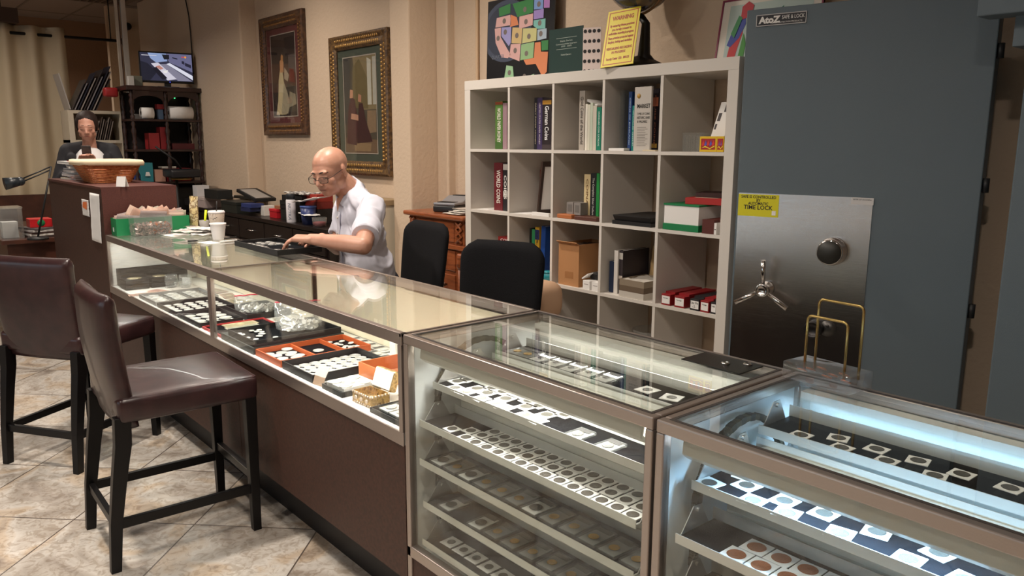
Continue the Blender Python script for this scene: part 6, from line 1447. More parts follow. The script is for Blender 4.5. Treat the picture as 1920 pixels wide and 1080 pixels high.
# cups
c = AZ(410, 449, TZ); t = thing('foam_cup', 'white foam cup on the counter in front of the tall paper cup', 'cup', (c.x, c.y, CT)); FOAM = col(232, 226, 226, 0.6, name='foam')
b = MB(); b.lathe([(0.0, 0), (0.029, 0), (0.031, 0.004), (0.0385, 0.058), (0.041, 0.062), (0.0415, 0.082), (0.045, 0.084), (0.045, 0.091), (0.041, 0.091), (0.039, 0.08), (0.029, 0.006), (0, 0.006)]); b.build('cup', FOAM, t)
t = thing('paper_cup', 'tall patterned paper cup with a black straw', 'cup', (c.x - 0.165, 1.665, CT)); PC = ramp_mat('patterned_cup', [(0.47, (222, 206, 190)), (0.5, (186, 160, 140)), (0.53, (226, 212, 200))], 9, 0.5, dist=3, detail=1)
b = MB(); b.lathe([(0, 0), (0.030, 0), (0.045, 0.128), (0.045, 0.132), (0, 0.132)]); b.build('cup', PC, t)
b = MB(); b.lathe([(0.0, 0.133), (0.047, 0.133), (0.048, 0.138), (0.046, 0.142), (0.043, 0.146), (0.0, 0.143)]); b.build('lid', FOAM, t); b = MB(); b.cyl((0, 0, 0.13), (0.004, 0.006, 0.20), 0.003); b.build('straw', BLACK, t)
b = MB()
for i in range(3): b.box((-0.006 + 0.010*i, -0.0005, 0.0 + 0.004*i), (0.000 + 0.010*i, 0.0005, 0.004 + 0.004*i))
o = b.build('printed_mark', INK, t); o.location = (0.034, -0.029, 0.10); o.rotation_euler = (0, 0, 0.85)
def pen(u, v, u2, v2, lab, m):
    a, c2 = AZ(u, v, TZ), AZ(u2, v2, TZ); a.z = c2.z = 0; c0 = a.copy(); a.z += 0; t = thing('pen', lab, 'pen', (a.x, a.y, CT + 0.0045)); d_ = c2 - a
    b = MB(); b.cyl((0, 0, 0), d_*0.8, 0.0042, m=m); b.build('barrel', m, t); b = MB(); b.cyl(d_*0.8, d_, 0.0042, 0.001); b.build('tip', BLACK, t)
pen(352, 454, 372, 453, 'short black pen at the front of the papers', BLACK); pen(412, 455, 452, 451, 'white pen lying in front of the foam cup', PAPER); pen(420, 449, 446, 446, 'black pen lying right of the foam cup', BLACK)
item('white_card', 'flat white card under the pens on the counter', 'card', B1(0.12, 0.07, 0.001, cx_=True), PAPER, tuple(AZ(392, 455, TZ + 0.001)), 0.1)
# tray the man is sorting
t = thing('coin_tray', 'black tray of coins the man is sorting at the back edge of the counter', 'coin tray', (-3.80, 1.695, CT), 0.02)
b = MB(); b.box((-0.24, -0.11, 0), (0.24, 0.11, 0.006)); b.build('lining', VELVET, t)
for q in ((-0.25, -0.118, 0.25, -0.11), (-0.25, 0.11, 0.25, 0.118), (-0.25, -0.11, -0.24, 0.11), (0.24, -0.11, 0.25, 0.11)):
    b = MB(); b.box((q[0], q[1], 0), (q[2], q[3], 0.026)); b.build('rim', BLACK, t)
for i, (x, y) in enumerate(((-0.20, .05), (-0.20, .0), (-0.15, .05), (-0.15, .0), (-0.10, .06), (-0.10, .02), (-.19, -.06), (-.14, -.06), (-.09, -.055), (-.04, -.06), (.02, -.075), (.12, -.06), (-0.04, .07), (.14, 0.0))):
    holder('slabm', on(t, x, y, 0.0066), (0, 0, random.uniform(-.3, .3)), 'small white-cased coin in the black tray by the man, %s' % NTH[i], 'cased coins in the tray by the man', kind='white', w=0.040, d=0.040, h=0.006, coin=BRT, r=0.012)
# papers taped to the cabinet side, basket, books, card
def taped(name, lab, u, v0, v1, w_, m, cat='paper', slant=0.0):
    a, c2 = AY(u, v0, FY), AY(u, v1, FY); b = MB(); h_ = a.z - c2.z
    b.grid(lambda s_, r_: ((s_ - .0)*w_ + slant*(1 - r_), -0.0035 - 0.004*abs(noise.noise(V((s_*3, r_*5, u)))), r_*h_), 5, 20); o = b.build(name, m, solid=0.0006); o.location = (a.x, FY, c2.z); tag(o, lab, cat); return o
taped('taped_notice', 'long white notice taped to the side of the tall cabinet', 169, 361, 448, 0.22, PAPER, 'notice', slant=-0.04)
o = taped('orange_flyer', 'small white and orange flyer taped left of the long notice', 154, 373, 402, 0.17, PAPER, 'flyer')
b = MB(); b.mesh([(0.03, 0, 0.05), (0.13, 0, 0.04), (0.15, 0, 0.09), (0.05, 0, 0.085)], [(0, 1, 2, 3)], col(226, 120, 60, 0.6)); k_ = b.build('orange_print', None, o); k_.location = (0, -0.009, 0)
CZ = 1.2356
bk = thing('wicker_basket', 'orange-brown wicker basket lined with cream cloth on the tall cabinet', 'basket', (-5.66, 1.38, CZ), -0.06)
def rrect(hw, hd, r_, n=8):
    pts = []
    for cx2, cy2, a0 in ((hw - r_, hd - r_, 0), (-hw + r_, hd - r_, PI/2), (-hw + r_, -hd + r_, PI), (hw - r_, -hd + r_, 3*PI/2)):
        for i in range(n + 1): a = a0 + PI/2*i/n; pts.append((cx2 + r_*math.cos(a), cy2 + r_*math.sin(a)))
    return pts
def wick():
    b = MB(); nr = 15
    N = 0
    for j in range(nr):
        f_ = j/(nr - 1); hw, hd = 0.155 + 0.075*f_, 0.115 + 0.055*f_; base = rrect(hw, hd, 0.04, 9); n = len(base); pts = []
        for i, (x, y) in enumerate(base):
            k = 1 + 0.018*(1 if (i + j) % 2 else -1); pts.append((x*k, y*k, 0.004 + f_*0.125))
        b.tube(pts, 0.0052, seg=6, closed=True)
    return b
wick().build('woven_body', ramp_mat('wicker', [(0.4, (176, 98, 52)), (0.6, (206, 132, 78))], 60, 0.5), bk)
b = MB(); n = 36; rb = rrect(0.236, 0.176, 0.045, 8); n = len(rb)
rows = [(0.93, 0.118, 0), (1.04, 0.112, 1), (1.055, 0.128, 1), (1.02, 0.142, .4), (0.93, 0.138, .2), (0.88, 0.10, 0)]
vs = [(x*k + 0.006*w2*noise.noise(V((x*20, y*20, k))), y*k + 0.006*w2*noise.noise(V((x*20, y*20, 3))), z + w2*0.010*noise.noise(V((x*16, y*16, 7)))) for k, z, w2 in rows for x, y in rb]
b.mesh(vs, [(r_*n + i, r_*n + (i + 1) % n, (r_ + 1)*n + (i + 1) % n, (r_ + 1)*n + i) for r_ in range(5) for i in range(n)], None, True); b.build('cloth_liner', col(222, 204, 172, 0.85, name='cream_cloth'), bk, solid=0.004)
b = MB(); b.box((-0.15, -0.11, 0), (0.15, 0.11, 0.005)); b.build('bottom', ramp_mat('wicker_flat', [(0.4, (150, 86, 48)), (0.6, (180, 112, 66))], 60, 0.5), bk)
t = thing('folded_card', 'small white folded card standing before the wicker basket', 'card', tuple(AZ(226, 350, CZ)), 0.1)
b = MB(); b.mesh([(0, -0.032, 0), (0, 0.032, 0), (-0.012, 0.032, 0.058), (-0.012, -0.032, 0.058), (-0.03, 0.032, 0), (-0.03, -0.032, 0)], [(0, 1, 2, 3), (3, 2, 4, 5)]); b.build('card', PAPER, t, solid=0.0015); t.rotation_euler = (0, 0, -1.0)
bc = AZ(122, 332, CZ); bc = V((-6.16, 1.37, 0)); zz = CZ
for i, (c3, w3, d3, h3, rz) in enumerate((((206, 200, 176), .30, .24, .012, .1), ((150, 60, 50), .28, .22, .010, -.1), ((222, 220, 214), .30, .24, .014, .05), ((90, 92, 110), .27, .21, .012, .2), ((214, 214, 210), .30, .23, .016, -.05), ((64, 70, 110), .26, .2, .012, .12), ((220, 214, 206), .28, .22, .014, -.15), ((110, 116, 120), .28, .2, .012, .0), ((226, 222, 218), .42, .26, .018, .03), ((170, 50, 50), .12, .2, .004, .1))):
    o = thing('book', ('lowest cream', 'thin red-brown', 'thick white lower', 'slate grey', 'pale grey', 'dark blue', 'white upper', 'grey upper', 'large white top', 'small red top')[i] + ' item in the paper stack beside the basket', 'book', (bc.x + 0.02*math.sin(i), bc.y, zz), rz, group='stack of books and magazines on the tall cabinet')
    cm = col(*c3, 0.5, name='cover_stock'); b = MB(); b.box((-w3/2, -d3/2, 0), (w3/2, d3/2, 0.0015), cm); b.box((-w3/2, -d3/2, h3 - 0.0015), (w3/2, d3/2, h3), cm); b.box((-w3/2, -d3/2, 0.0015), (-w3/2 + 0.002, d3/2, h3 - 0.0015), cm); b.build('cover', None, o)
    b = MB(); b.box((-w3/2 + 0.002, -d3/2 + 0.002, 0.0015), (w3/2 - 0.002, d3/2 - 0.002, h3 - 0.0015)); b.build('pages', PAPER, o); zz += h3 + 0.0004
# ================================================================== PICTURES ON THE WALL
def picture(name, label, u0, v0, u1, v1, outer, mat_c, scene, gilt):
    a, c = AY(u0, v0, 3.085), AY(u1, v1, 3.085); W_ = c.x - a.x; z1 = a.z; z0 = c.z; H_ = z1 - z0
    t = thing(name, label, 'picture', (a.x, 3.118, z0))
    fw_ = 0.10*W_ + 0.02
    prof = [(0, 0), (0, 0.032), (fw_*0.15, 0.040), (fw_*0.5, 0.030), (fw_*0.8, 0.038), (fw_, 0.022), (fw_, 0)]
    def rail(length, M):
        b = MB(M); n = len(prof)
        vs = [(0 + d, d, -0) for d, h in prof]
        vs = [V((d, d, h)) for d, h in prof] + [V((length - d, d, h)) for d, h in prof]
        b.mesh(vs, [(i, i + 1, n + i + 1, n + i) for i in range(n - 1)] + [tuple(range(n)), tuple(range(n, 2*n))], outer, False)
        k = int(length/0.035)
        for i in range(k):
            x = fw_ + (length - 2*fw_)*(i + .5)/k
            b.ell((x, fw_*0.72, 0.035), (0.010, fw_*0.12, 0.006), gilt, seg=8, rings=6); b.ell((x + 0.012, fw_*0.35, 0.034), (0.008, fw_*0.10, 0.005), gilt, seg=8, rings=6)
        return b
    # the four rails, local plane: x right, y up, z out of the wall
    B0_ = lambda o, x, y: basis(o, x, y)
    rail(W_, basis((0, 0, 0), (1, 0, 0), (0, 0, 1))).build('frame_rail', outer, t)
    rail(H_, basis((W_, 0, 0), (0, 0, 1), (-1, 0, 0))).build('frame_rail', outer, t)
    rail(W_, basis((W_, 0, H_), (-1, 0, 0), (0, 0, -1))).build('frame_rail', outer, t)
    rail(H_, basis((0, 0, H_), (0, 0, -1), (1, 0, 0))).build('frame_rail', outer, t)
    M = basis((0, 0, 0), (1, 0, 0), (0, 0, 1))
    b = MB(M); b.box((fw_*0.9, fw_*0.9, 0.004), (W_ - fw_*0.9, H_ - fw_*0.9, 0.012)); b.build('mount', mat_c, t)
    mi_ = 0.10*W_ + fw_; my = 0.10*H_ + fw_*0.6
    b = MB(M)
    for q in ((mi_ - .008, my - .008, W_ - mi_ + .008, my), (mi_ - .008, H_ - my, W_ - mi_ + .008, H_ - my + .008), (mi_ - .008, my, mi_, H_ - my), (W_ - mi_, my, W_ - mi_ + .008, H_ - my)): b.box((q[0], q[1], 0.012), (q[2], q[3], 0.0145))
    b.build('inner_fillet', col(170, 160, 148, 0.5), t)
    PM = M @ Matrix.Translation((mi_, my, 0.0125)) @ Matrix.Diagonal((W_ - 2*mi_, H_ - 2*my, 1, 1))
    b = MB(PM); scene(b); b.build('painting', None, t)
    b = MB(M); b.box((fw_*0.95, fw_*0.95, 0.019), (W_ - fw_*0.95, H_ - fw_*0.95, 0.021)); b.build('glazing', glass_mat('picture_glass', (0.97, 0.97, 0.97), base=0.03), t)
    return t
def PG(b, pts, c, z, sm=0.6): b.mesh([(x, y, z) for x, y in pts], [tuple(range(len(pts)))], col(*c, sm, vary=0.18, vscale=26, name='paint_patch'))
def scene_a(b):
    PG(b, [(0, 0), (1, 0), (1, 1), (0, 1)], (52, 40, 36), 0.0); PG(b, [(0, .3), (1, .3), (1, .62), (0, .66)], (84, 58, 46), 0.0005)
    PG(b, [(.55, .05), (1, .05), (1, .35), (.6, .4)], (70, 62, 52), 0.001); PG(b, [(.7, .55), (1, .52), (1, .75), (.72, .74)], (96, 84, 78), 0.001)
    PG(b, [(.12, .02), (.55, .02), (.58, .2), (.50, .40), (.46, .56), (.36, .58), (.28, .45), (.22, .2)], (206, 190, 150), 0.0015); PG(b, [(.34, .03), (.62, .03), (.72, .15), (.62, .3), (.5, .42)], (168, 158, 132), 0.002)
    PG(b, [(.36, .54), (.5, .54), (.52, .66), (.46, .71), (.36, .68)], (204, 150, 104), 0.002); PG(b, [(.42, .68), (.5, .68), (.51, .74), (.45, .76), (.41, .73)], (196, 140, 84), 0.0025)
    PG(b, [(.52, .46), (.66, .42), (.72, .5), (.62, .56), (.54, .6)], (176, 158, 134), 0.0022); PG(b, [(.66, .10), (.98, .14), (.95, .26), (.72, .30)], (150, 140, 116), 0.0022); PG(b, [(.72, .42), (.95, .40), (.92, .56), (.74, .58)], (110, 44, 34), 0.002)
def scene_b(b):
    PG(b, [(0, 0), (1, 0), (1, 1), (0, 1)], (76, 70, 56), 0.0); PG(b, [(.45, .45), (1, .45), (1, 1), (.3, 1)], (126, 112, 80), 0.0005)
    PG(b, [(.74, .5), (.86, .5), (.86, .95), (.74, .98)], (186, 184, 170), 0.001); PG(b, [(.90, .5), (1, .5), (1, .98), (.9, .98)], (170, 168, 156), 0.001); PG(b, [(.0, .3), (.2, .3), (.22, 1), (0, 1)], (64, 62, 58), 0.001)
    PG(b, [(.25, .48), (.75, .46), (.78, .74), (.5, .98), (.3, .9)], (104, 92, 58), 0.0008); PG(b, [(0, 0), (1, 0), (1, .14), (0, .16)], (110, 88, 66), 0.001); PG(b, [(.3, .02), (.8, .02), (.82, .10), (.28, .11)], (140, 116, 84), 0.0014)
    PG(b, [(.05, .10), (.36, .08), (.42, .32), (.34, .56), (.24, .6), (.14, .5), (.08, .3)], (74, 36, 36), 0.0015); PG(b, [(.38, .10), (.86, .12), (.66, .35), (.58, .52), (.46, .52), (.42, .3)], (60, 30, 30), 0.0018)
    PG(b, [(.18, .58), (.28, .58), (.29, .66), (.2, .67)], (190, 140, 110), 0.002); PG(b, [(.44, .54), (.54, .53), (.55, .60), (.46, .62)], (176, 126, 100), 0.0022); PG(b, [(.2, .36), (.44, .34), (.44, .40), (.22, .42)], (184, 136, 110), 0.0022)
    PG(b, [(.7, .2), (.98, .22), (.98, .44), (.72, .44)], (132, 110, 84), 0.0012)
picture('framed_picture', 'upper left framed picture with wine red mount and pale standing figure', 484, 37, 575, 253, ramp_mat('dark_bronze_frame', [(0.4, (58, 36, 26)), (0.6, (92, 62, 40))], 40, 0.4, coat=0.3), col(96, 44, 44, 0.8, name='wine_mount'), scene_a, col(132, 94, 52, 0.4, 0.5, name='dull_gilt'))
picture('framed_picture', 'framed picture with gilt frame and green mount above the man', 615, 72, 731, 332, ramp_mat('old_gilt_frame', [(0.4, (62, 42, 26)), (0.6, (110, 82, 46))], 50, 0.4, coat=0.3), col(66, 74, 62, 0.8, name='green_mount'), scene_b, col(186, 146, 84, 0.35, 0.6, name='gilt'))

# ================================================================== DRESSER, BACK COUNTER
WOOD = ramp_mat('orange_brown_wood', [(0.3, (120, 62, 34)), (0.5, (152, 84, 48)), (0.7, (110, 56, 32))], 5, 0.35, kind='noise', stretch=(1, 1, 9), dist=0.6, coat=0.3)
dr = thing('dresser', 'carved orange-brown wooden chest of drawers left of the bookcase', 'dresser', (-4.43, 2.90, 0))
W_, D_, H_ = 0.62, 0.315, 1.055
b = MB(); b.box((0.02, 0.02, 0.04), (W_ - 0.02, D_, 0.84)); b.box((0.0, 0.0, 0.84), (W_, D_, 0.87)); b.box((0.01, 0.01, 0.87), (W_ - 0.01, D_, H_ - 0.03)); b.box((0.03, 0.03, 0), (W_ - 0.03, D_, 0.04)); b.build('body', WOOD, dr, bevel=0.004)
b = MB(); b.box((-0.02, -0.025, H_ - 0.03), (W_ + 0.02, D_, H_)); b.build('top_panel', WOOD, dr, bevel=0.010)
def drawer(z0, z1, knobs):
    b = MB(); b.box((0.11, 0.004 if z0 > .85 else 0.012, z0), (W_ - 0.11, 0.03, z1)); d = b.build('drawer', WOOD, dr, bevel=0.004)
    for x in knobs:
        b = MB(); y = 0.004 if z0 > .85 else 0.012; b.lathe([(0.006, 0), (0.006, 0.01), (0.015, 0.018), (0.013, 0.026), (0, 0.028)], (x, y, (z0 + z1)/2), axis=(0, -1, 0), seg=16); b.build('knob', col(86, 50, 28, 0.35), d)
drawer(0.885, 1.010, (0.2, W_ - 0.2))
for i in range(4): drawer(0.70 - 0.155*i + (0 if i < 3 else -0.02), 0.83 - 0.155*i + (0 if i < 3 else -0.02), (0.2, W_ - 0.2))
for x in (0.055, W_ - 0.055):
    b = MB()
    for k in range(2):
        b.tube([(x + (0.028 if (i + k) % 2 else -0.028)*math.cos(0), 0.002, 0.885 + i*0.042) for i in range(4)], 0.009)
    b.build('carved_panel', WOOD, dr)
    b = MB(); b.cyl((x, 0.016, 0.10), (x, 0.016, 0.80), 0.018); b.lathe([(0.02, 0), (0.03, 0.02), (0.022, 0.06), (0.028, 0.09), (0.02, 0.1)], (x, 0.018, 0.72)); b.build('turned_column', WOOD, dr)
t = thing('card_terminal', 'silver and black card terminal on the carved dresser', 'card terminal', (-4.16, 3.09, H_), 0.35)
b = MB(); b.rbox((-0.085, -0.13, 0), (0.085, 0.13, 0.045), 0.012); b.build('base', col(30, 30, 32, 0.4), t)
b = MB(); b.prism([(-0.125, 0.045), (-0.125, 0.062), (-0.03, 0.066), (0.05, 0.098), (0.12, 0.098), (0.13, 0.045)], -0.083, 0.083, T=basis((0, 0, 0), (0, 1, 0), (0, 0, 1))); b.build('cover', col(150, 152, 158, 0.35, 0.4), t, bevel=0.006)
b = MB(); b.box((-0.06, -0.11, 0.0635), (0.06, -0.045, 0.067)); b.build('keypad', BLACK, t); b = MB(); b.box((-0.05, 0.055, 0.098), (0.05, 0.10, 0.103)); b.build('paper_slot', BLACK, t)
for i, (x, y, rz, c) in enumerate(((-3.95, 3.00, .1, (206, 200, 190)), (-3.92, 3.02, -.2, (186, 180, 172)), (-3.91, 3.05, .2, (216, 210, 200)), (-3.93, 3.06, .1, (170, 160, 150)))):
    b = MB(); b.grid(lambda a, w2: ((a - .5)*0.16, (w2 - .5)*0.20, 0.004*(1 + noise.noise(V((a*3 + i, w2*3, 0))))), 8, 8); o = b.build('loose_papers', col(*c, 0.8), solid=0.004); o.location = (x, y, H_ + 0.004 + 0.009*i); o.rotation_euler = (0, 0, rz); tag(o, ('lowest paper sheaf', 'second paper sheaf', 'third white paper sheaf', 'topmost grey paper sheaf')[i] + ' in the pile on the carved dresser', 'papers', 'papers on the dresser')
b = MB(); b.box((-0.02, -0.02, 0), (0.02, 0.02, 0.03)); item('black_clip', 'small black clip behind the papers on the dresser', 'clip', b, BLACK, (-3.90, 3.215, H_ + 0.0005), 0.4)
# grey cream cabinet in the corner behind the man
t = thing('filing_cabinet', 'cream metal cabinet with a tan top behind the man', 'cabinet', (-5.19, 2.80, 0))
b = MB(); b.box((0, 0, 0), (0.40, 0.31, 1.06)); b.build('body', col(196, 186, 166, 0.5), t, bevel=0.003); b = MB(); b.box((-0.01, -0.01, 1.06), (0.41, 0.31, 1.095)); b.build('top_panel', col(150, 128, 96, 0.5), t)
for i in range(3):
    b = MB(); b.box((0.02, -0.006, 0.05 + i*0.34), (0.38, 0, 0.37 + i*0.34)); d = b.build('drawer', col(190, 180, 160, 0.5), t, bevel=0.002); b = MB(); b.box((0.15, -0.02, 0.29 + i*0.34), (0.25, -0.006, 0.31 + i*0.34)); b.build('handle', CHROME, d)
# long black credenza
BKC = col(26, 18, 17, 0.35, name='black_brown_wood'); CRZ = 0.87
cr = thing('credenza', 'long low black-brown cabinet with drawers along the picture wall', 'cabinet', (0, 0, 0))
CX_0, CX_1, CY_0 = -7.9, -5.20, 2.70
b = MB(); b.box((CX_0, CY_0 + 0.02, 0), (CX_1, 2.965, CRZ - 0.03)); b.build('body', BKC, cr); b = MB(); b.box((CX_0 - 0.01, CY_0 - 0.005, CRZ - 0.03), (CX_1, 2.968, CRZ)); b.build('top_panel', BKC, cr, bevel=0.002)
for i in range(5):
    xa = CX_0 + 0.01 + i*0.535
    b = MB(); b.box((xa, CY_0, CRZ - 0.20), (xa + 0.52, CY_0 + 0.02, CRZ - 0.04)); d = b.build('drawer', BKC, cr, bevel=0.002)
    b = MB(); b.tube([(xa + 0.19, CY_0 - 0.001, CRZ - 0.115), (xa + 0.20, CY_0 - 0.022, CRZ - 0.115), (xa + 0.32, CY_0 - 0.022, CRZ - 0.115), (xa + 0.33, CY_0 - 0.001, CRZ - 0.115)], 0.005); b.build('handle', CHROME, d)
    b = MB(); b.box((xa, CY_0, 0.06), (xa + 0.52, CY_0 + 0.02, CRZ - 0.21)); b.build('door', BKC, cr, bevel=0.002)
NV, GB = (36, 50, 104), (26, 28, 28)
def cbox(u, v, sx, sy, h, c, lab, rz=0.0, cat='box', name='box', z=0.0, yb=None, m=None, lidc=None):
    p = AZ(u, v, CRZ + z); y = max(p.y, 2.70 + sy/2) if yb is None else yb
    if y != p.y: p = AY(u, v, y)
    t = thing(name, lab, cat, (p.x, y, CRZ + z + 0.0005), rz, group=None)
    b = MB(); b.box((-sx/2, -sy/2, 0), (sx/2, sy/2, h*0.72 if lidc else h)); b.build('body' if lidc else 'carton', m or col(*c, 0.5), t, bevel=0.002)
    if lidc: b = MB(); b.box((-sx/2 - .003, -sy/2 - .003, h*0.72), (sx/2 + .003, sy/2 + .003, h)); b.build('lid', col(*lidc, 0.5), t, bevel=0.002)
    return t
# left to right along its top
cbox(388, 396, 0.34, 0.16, 0.10, (176, 160, 158), 'pink and grey floral box at the left of the black cabinet', 0.0, lidc=(190, 176, 172))
cbox(378, 373, 0.12, 0.12, 0.105, (206, 206, 208), 'white box above the floral box, by the left end', z=0.101)
cbox(410, 375, 0.34, 0.14, 0.085, GB, 'flat black box beside the white one, above the floral box', z=0.101)
cbox(366, 412, 0.2, 0.12, 0.07, (28, 26, 28), 'low black box in front at the left end of the black cabinet')
cbox(448, 400, 0.36, 0.18, 0.10, (30, 34, 30), 'dark green-black box, middle left of the black cabinet top', lidc=(24, 28, 26))
cbox(430, 368, 0.2, 0.12, 0.012, (206, 204, 200), 'white papers lying on the dark green-black box', 0.1, z=0.101, cat='papers', name='papers')
cbox(470, 372, 0.34, 0.16, 0.025, (44, 40, 34), 'thin dark folder lying behind the blue boxes', 0.12, z=0.101, cat='folder', name='folder')
for i in range(3): cbox(474 - 2*(i % 2), 397, 0.17, 0.12, 0.034, NV if i != 1 else (26, 36, 76), ('lowest', 'middle', 'top')[i] + ' dark blue box in the stack of three', 0.06*i, z=0.0345*i)
cbox(492, 398, 0.10, 0.10, 0.025, (96, 92, 90), 'small grey tin right of the blue boxes')
cbox(503, 404, 0.075, 0.10, 0.085, (218, 214, 208), 'upright white carton left of the red box')
cbox(525, 408, 0.14, 0.12, 0.075, (178, 24, 36), 'bright red box in front of the black stack', lidc=(190, 30, 42))
cbox(534, 392, 0.16, 0.10, 0.028, (150, 100, 70), 'tan cardboard piece on top of the bright red box', 0.1, z=0.0765)
ca_ = thing('black_case', 'tilted black case leaning beside the black stack', 'case', (-6.80, 2.86, CRZ + 0.150), rot=(0, 0.22, 0.1)); b = MB(); b.box((-0.17, -0.10, 0), (0.17, 0.10, 0.03)); b.build('case', BLACK, ca_, bevel=0.004); b = MB(); b.box((-0.12, -0.09, 0.031), (0.16, 0.05, 0.036)); b.build('papers', col(140, 134, 128, 0.8), ca_)
for i, (w_, h_, c) in enumerate(((.34, .09, GB), (.33, .035, (20, 20, 22)), (.32, .035, GB), (.30, .045, (24, 24, 26)))):
    cbox(560 + 4*(i // 3), 392, w_, 0.16, h_, c, ('large lowest', 'thin second', 'thin third', 'topmost')[i] + ' black box in the black stack behind the bottle', 0.03*i, z=(0, 0.0905, 0.126, 0.1615)[i], yb=2.87)
b = MB(); b.grid(lambda a, w2: ((a - .5)*0.34, (w2 - .5)*0.16, 0.012*(1 + noise.noise(V((a*5, w2*5, 0))))), 18, 12); o = b.build('newspapers', ramp_mat('newsprint', [(0.45, (206, 202, 196)), (0.55, (96, 92, 90))], 40, 0.8), solid=0.008); o.location = (AY(566, 338, 2.87).x, 2.87, CRZ + 0.213); tag(o, 'crumpled newspapers on top of the black stack', 'newspaper')
for i in range(2): cbox(597, 372, 0.22, 0.14, 0.055, ((126, 34, 30), (150, 44, 34))[i], ('lower', 'upper')[i] + ' dark red box behind the man\'s face', z=0.1125 + 0.056*i, yb=2.92)
cbox(597, 392, 0.24, 0.14, 0.112, (30, 26, 30), 'black box beneath the dark red boxes', yb=2.92)
t = thing('blue_tub', 'blue plastic tub right of the white bottle', 'tub', (AY(581, 384, 2.80).x, 2.785, CRZ + 0.0005)); b = MB(); b.lathe([(0.05, 0), (0.060, 0.13), (0.057, 0.13), (0.047, 0.004), (0, 0.004)]); b.build('tub', col(44, 58, 110, 0.35), t); b = MB(); b.lathe([(0, 0.131), (0.063, 0.131), (0.063, 0.142), (0, 0.144)]); b.build('lid', col(60, 84, 150, 0.35), t)
p = AZ(546, 404, CRZ); t = thing('white_bottle', 'white bottle with a dark cap and vertical lettering', 'bottle', (AY(546, 404, 2.74).x, 2.74, CRZ + 0.0005))
b = MB(); b.lathe([(0, 0), (0.036, 0), (0.037, 0.004), (0.037, 0.175), (0.033, 0.182), (0, 0.182)], seg=28); b.build('bottle', col(222, 220, 226, 0.35), t); b = MB(); b.lathe([(0.0, 0.183), (0.034, 0.183), (0.034, 0.222), (0.031, 0.226), (0, 0.226)]); b.build('cap', col(40, 44, 50, 0.4), t)
text('NUTRA', 0.035, col(120, 130, 150, 0.5), t, rotz(0.62) @ basis((0.006, -0.0375, 0.09), (0, 0, -1), (1, 0, 0)), width=0.13)
cbox(574, 408, 0.13, 0.09, 0.055, (132, 166, 206), 'light blue tissue box right of the white bottle')
for i, (u, v, rz, z) in enumerate(((582, 375, 0.2, 0.125), (580, 409, -0.3, 0.01))):
    b = MB(); b.grid(lambda a, w2: ((a - .5)*0.30, (w2 - .5)*0.12, 0.05*a*(1 - i) + 0.012*noise.noise(V((a*4, w2*4, i)))), 14, 8); o = b.build('loose_papers', PAPER, solid=0.003); p = AY(u, v, 2.79); o.location = (p.x, 2.79, CRZ + (0.168 if i == 0 else 0.080)); o.rotation_euler = (0, 0, rz); tag(o, ('curling white papers lying over the blue tub', 'white sheet lying over the light blue box')[i], 'papers')
t = thing('pink_tub', 'clear tub of reddish sweets at the right end of the black cabinet', 'tub', (AY(598, 418, 2.76).x, 2.765, CRZ + 0.0005)); b = MB(); b.lathe([(0.05, 0), (0.055, 0.07), (0.053, 0.07), (0.048, 0.003), (0, 0.003)]); b.build('tub', CLEAR, t); b = MB(); b.lathe([(0, 0.004), (0.046, 0.004), (0.050, 0.035), (0, 0.04)]); b.build('sweets', col(140, 60, 66, 0.5, bump=0.8, bscale=60), t)

# ================================================================== CHAIRS BEHIND THE COUNTER
FAB = col(20, 20, 23, 0.95, bump=0.4, bscale=500, name='black_fabric', spec=0.2)
def office_chair(label, x, y, rz, z_top=1.06, w_=0.46, h_=0.46):
    t = thing('office_chair', label, 'chair', (x, y, 0), rz, group='black chairs behind the cases')
    b = MB()
    def f(u, v):
        a = u*2*PI; c, s_ = math.cos(a), math.sin(a); zz = v
        wv = w_/2*(1 - 0.10*(1 - v)**2) * (1 if v < 0.82 else math.sqrt(max(0, 1 - ((v - 0.82)/0.18)**2*0.55))*1.0)
        X = math.copysign(abs(c)**0.5, c)*wv; Y = math.copysign(abs(s_)**0.8, s_)*0.032*(1 if v < 0.93 else math.sqrt(max(0.02, 1 - ((v - 0.93)/0.07)**2)))
        return (X, -0.23 - 0.06*v + Y - 0.03*(1 - (X/(w_/2))**2), z_top - h_ + v*h_)
    b.grid(f, 40, 22, closed_u=True); b.bm.verts.ensure_lookup_table()
    for j in (0, 21): b.bm.faces.new([b.bm.verts[i*22 + j] for i in range(40)])
    b.build('backrest', FAB, t)
    b = MB(); b.rbox((-0.23, -0.20, 0.44), (0.23, 0.25, 0.52), 0.03); b.build('seat', FAB, t)
    b = MB(); b.tube([(0, -0.25, z_top - h_ + 0.1), (0, -0.25, 0.46), (0, -0.05, 0.42)], 0.018); b.build('back_bar', BLACK, t)
    b = MB(); b.cyl((0, 0, 0.08), (0, 0, 0.44), 0.025); b.build('gas_column', BLACK, t)
    for k in range(5):
        a = 2*PI*k/5 + 0.3; b = MB(); b.tube([(0, 0, 0.09), (0.27*math.cos(a), 0.27*math.sin(a), 0.065)], [0.022, 0.014]); b.cyl((0.27*math.cos(a) - 0.02*math.sin(a), 0.27*math.sin(a) + 0.02*math.cos(a), 0.027), (0.27*math.cos(a) + 0.02*math.sin(a), 0.27*math.sin(a) - 0.02*math.cos(a), 0.027), 0.027); b.build('leg', BLACK, t)
    return t
office_chair('black fabric chair directly behind the seated man', -3.70, 2.25, PI - 0.05, 1.055, 0.46, 0.44)
office_chair('empty black chair in front of the bookcase', -2.62, 2.02, PI + 0.35, 1.055, 0.44, 0.46)
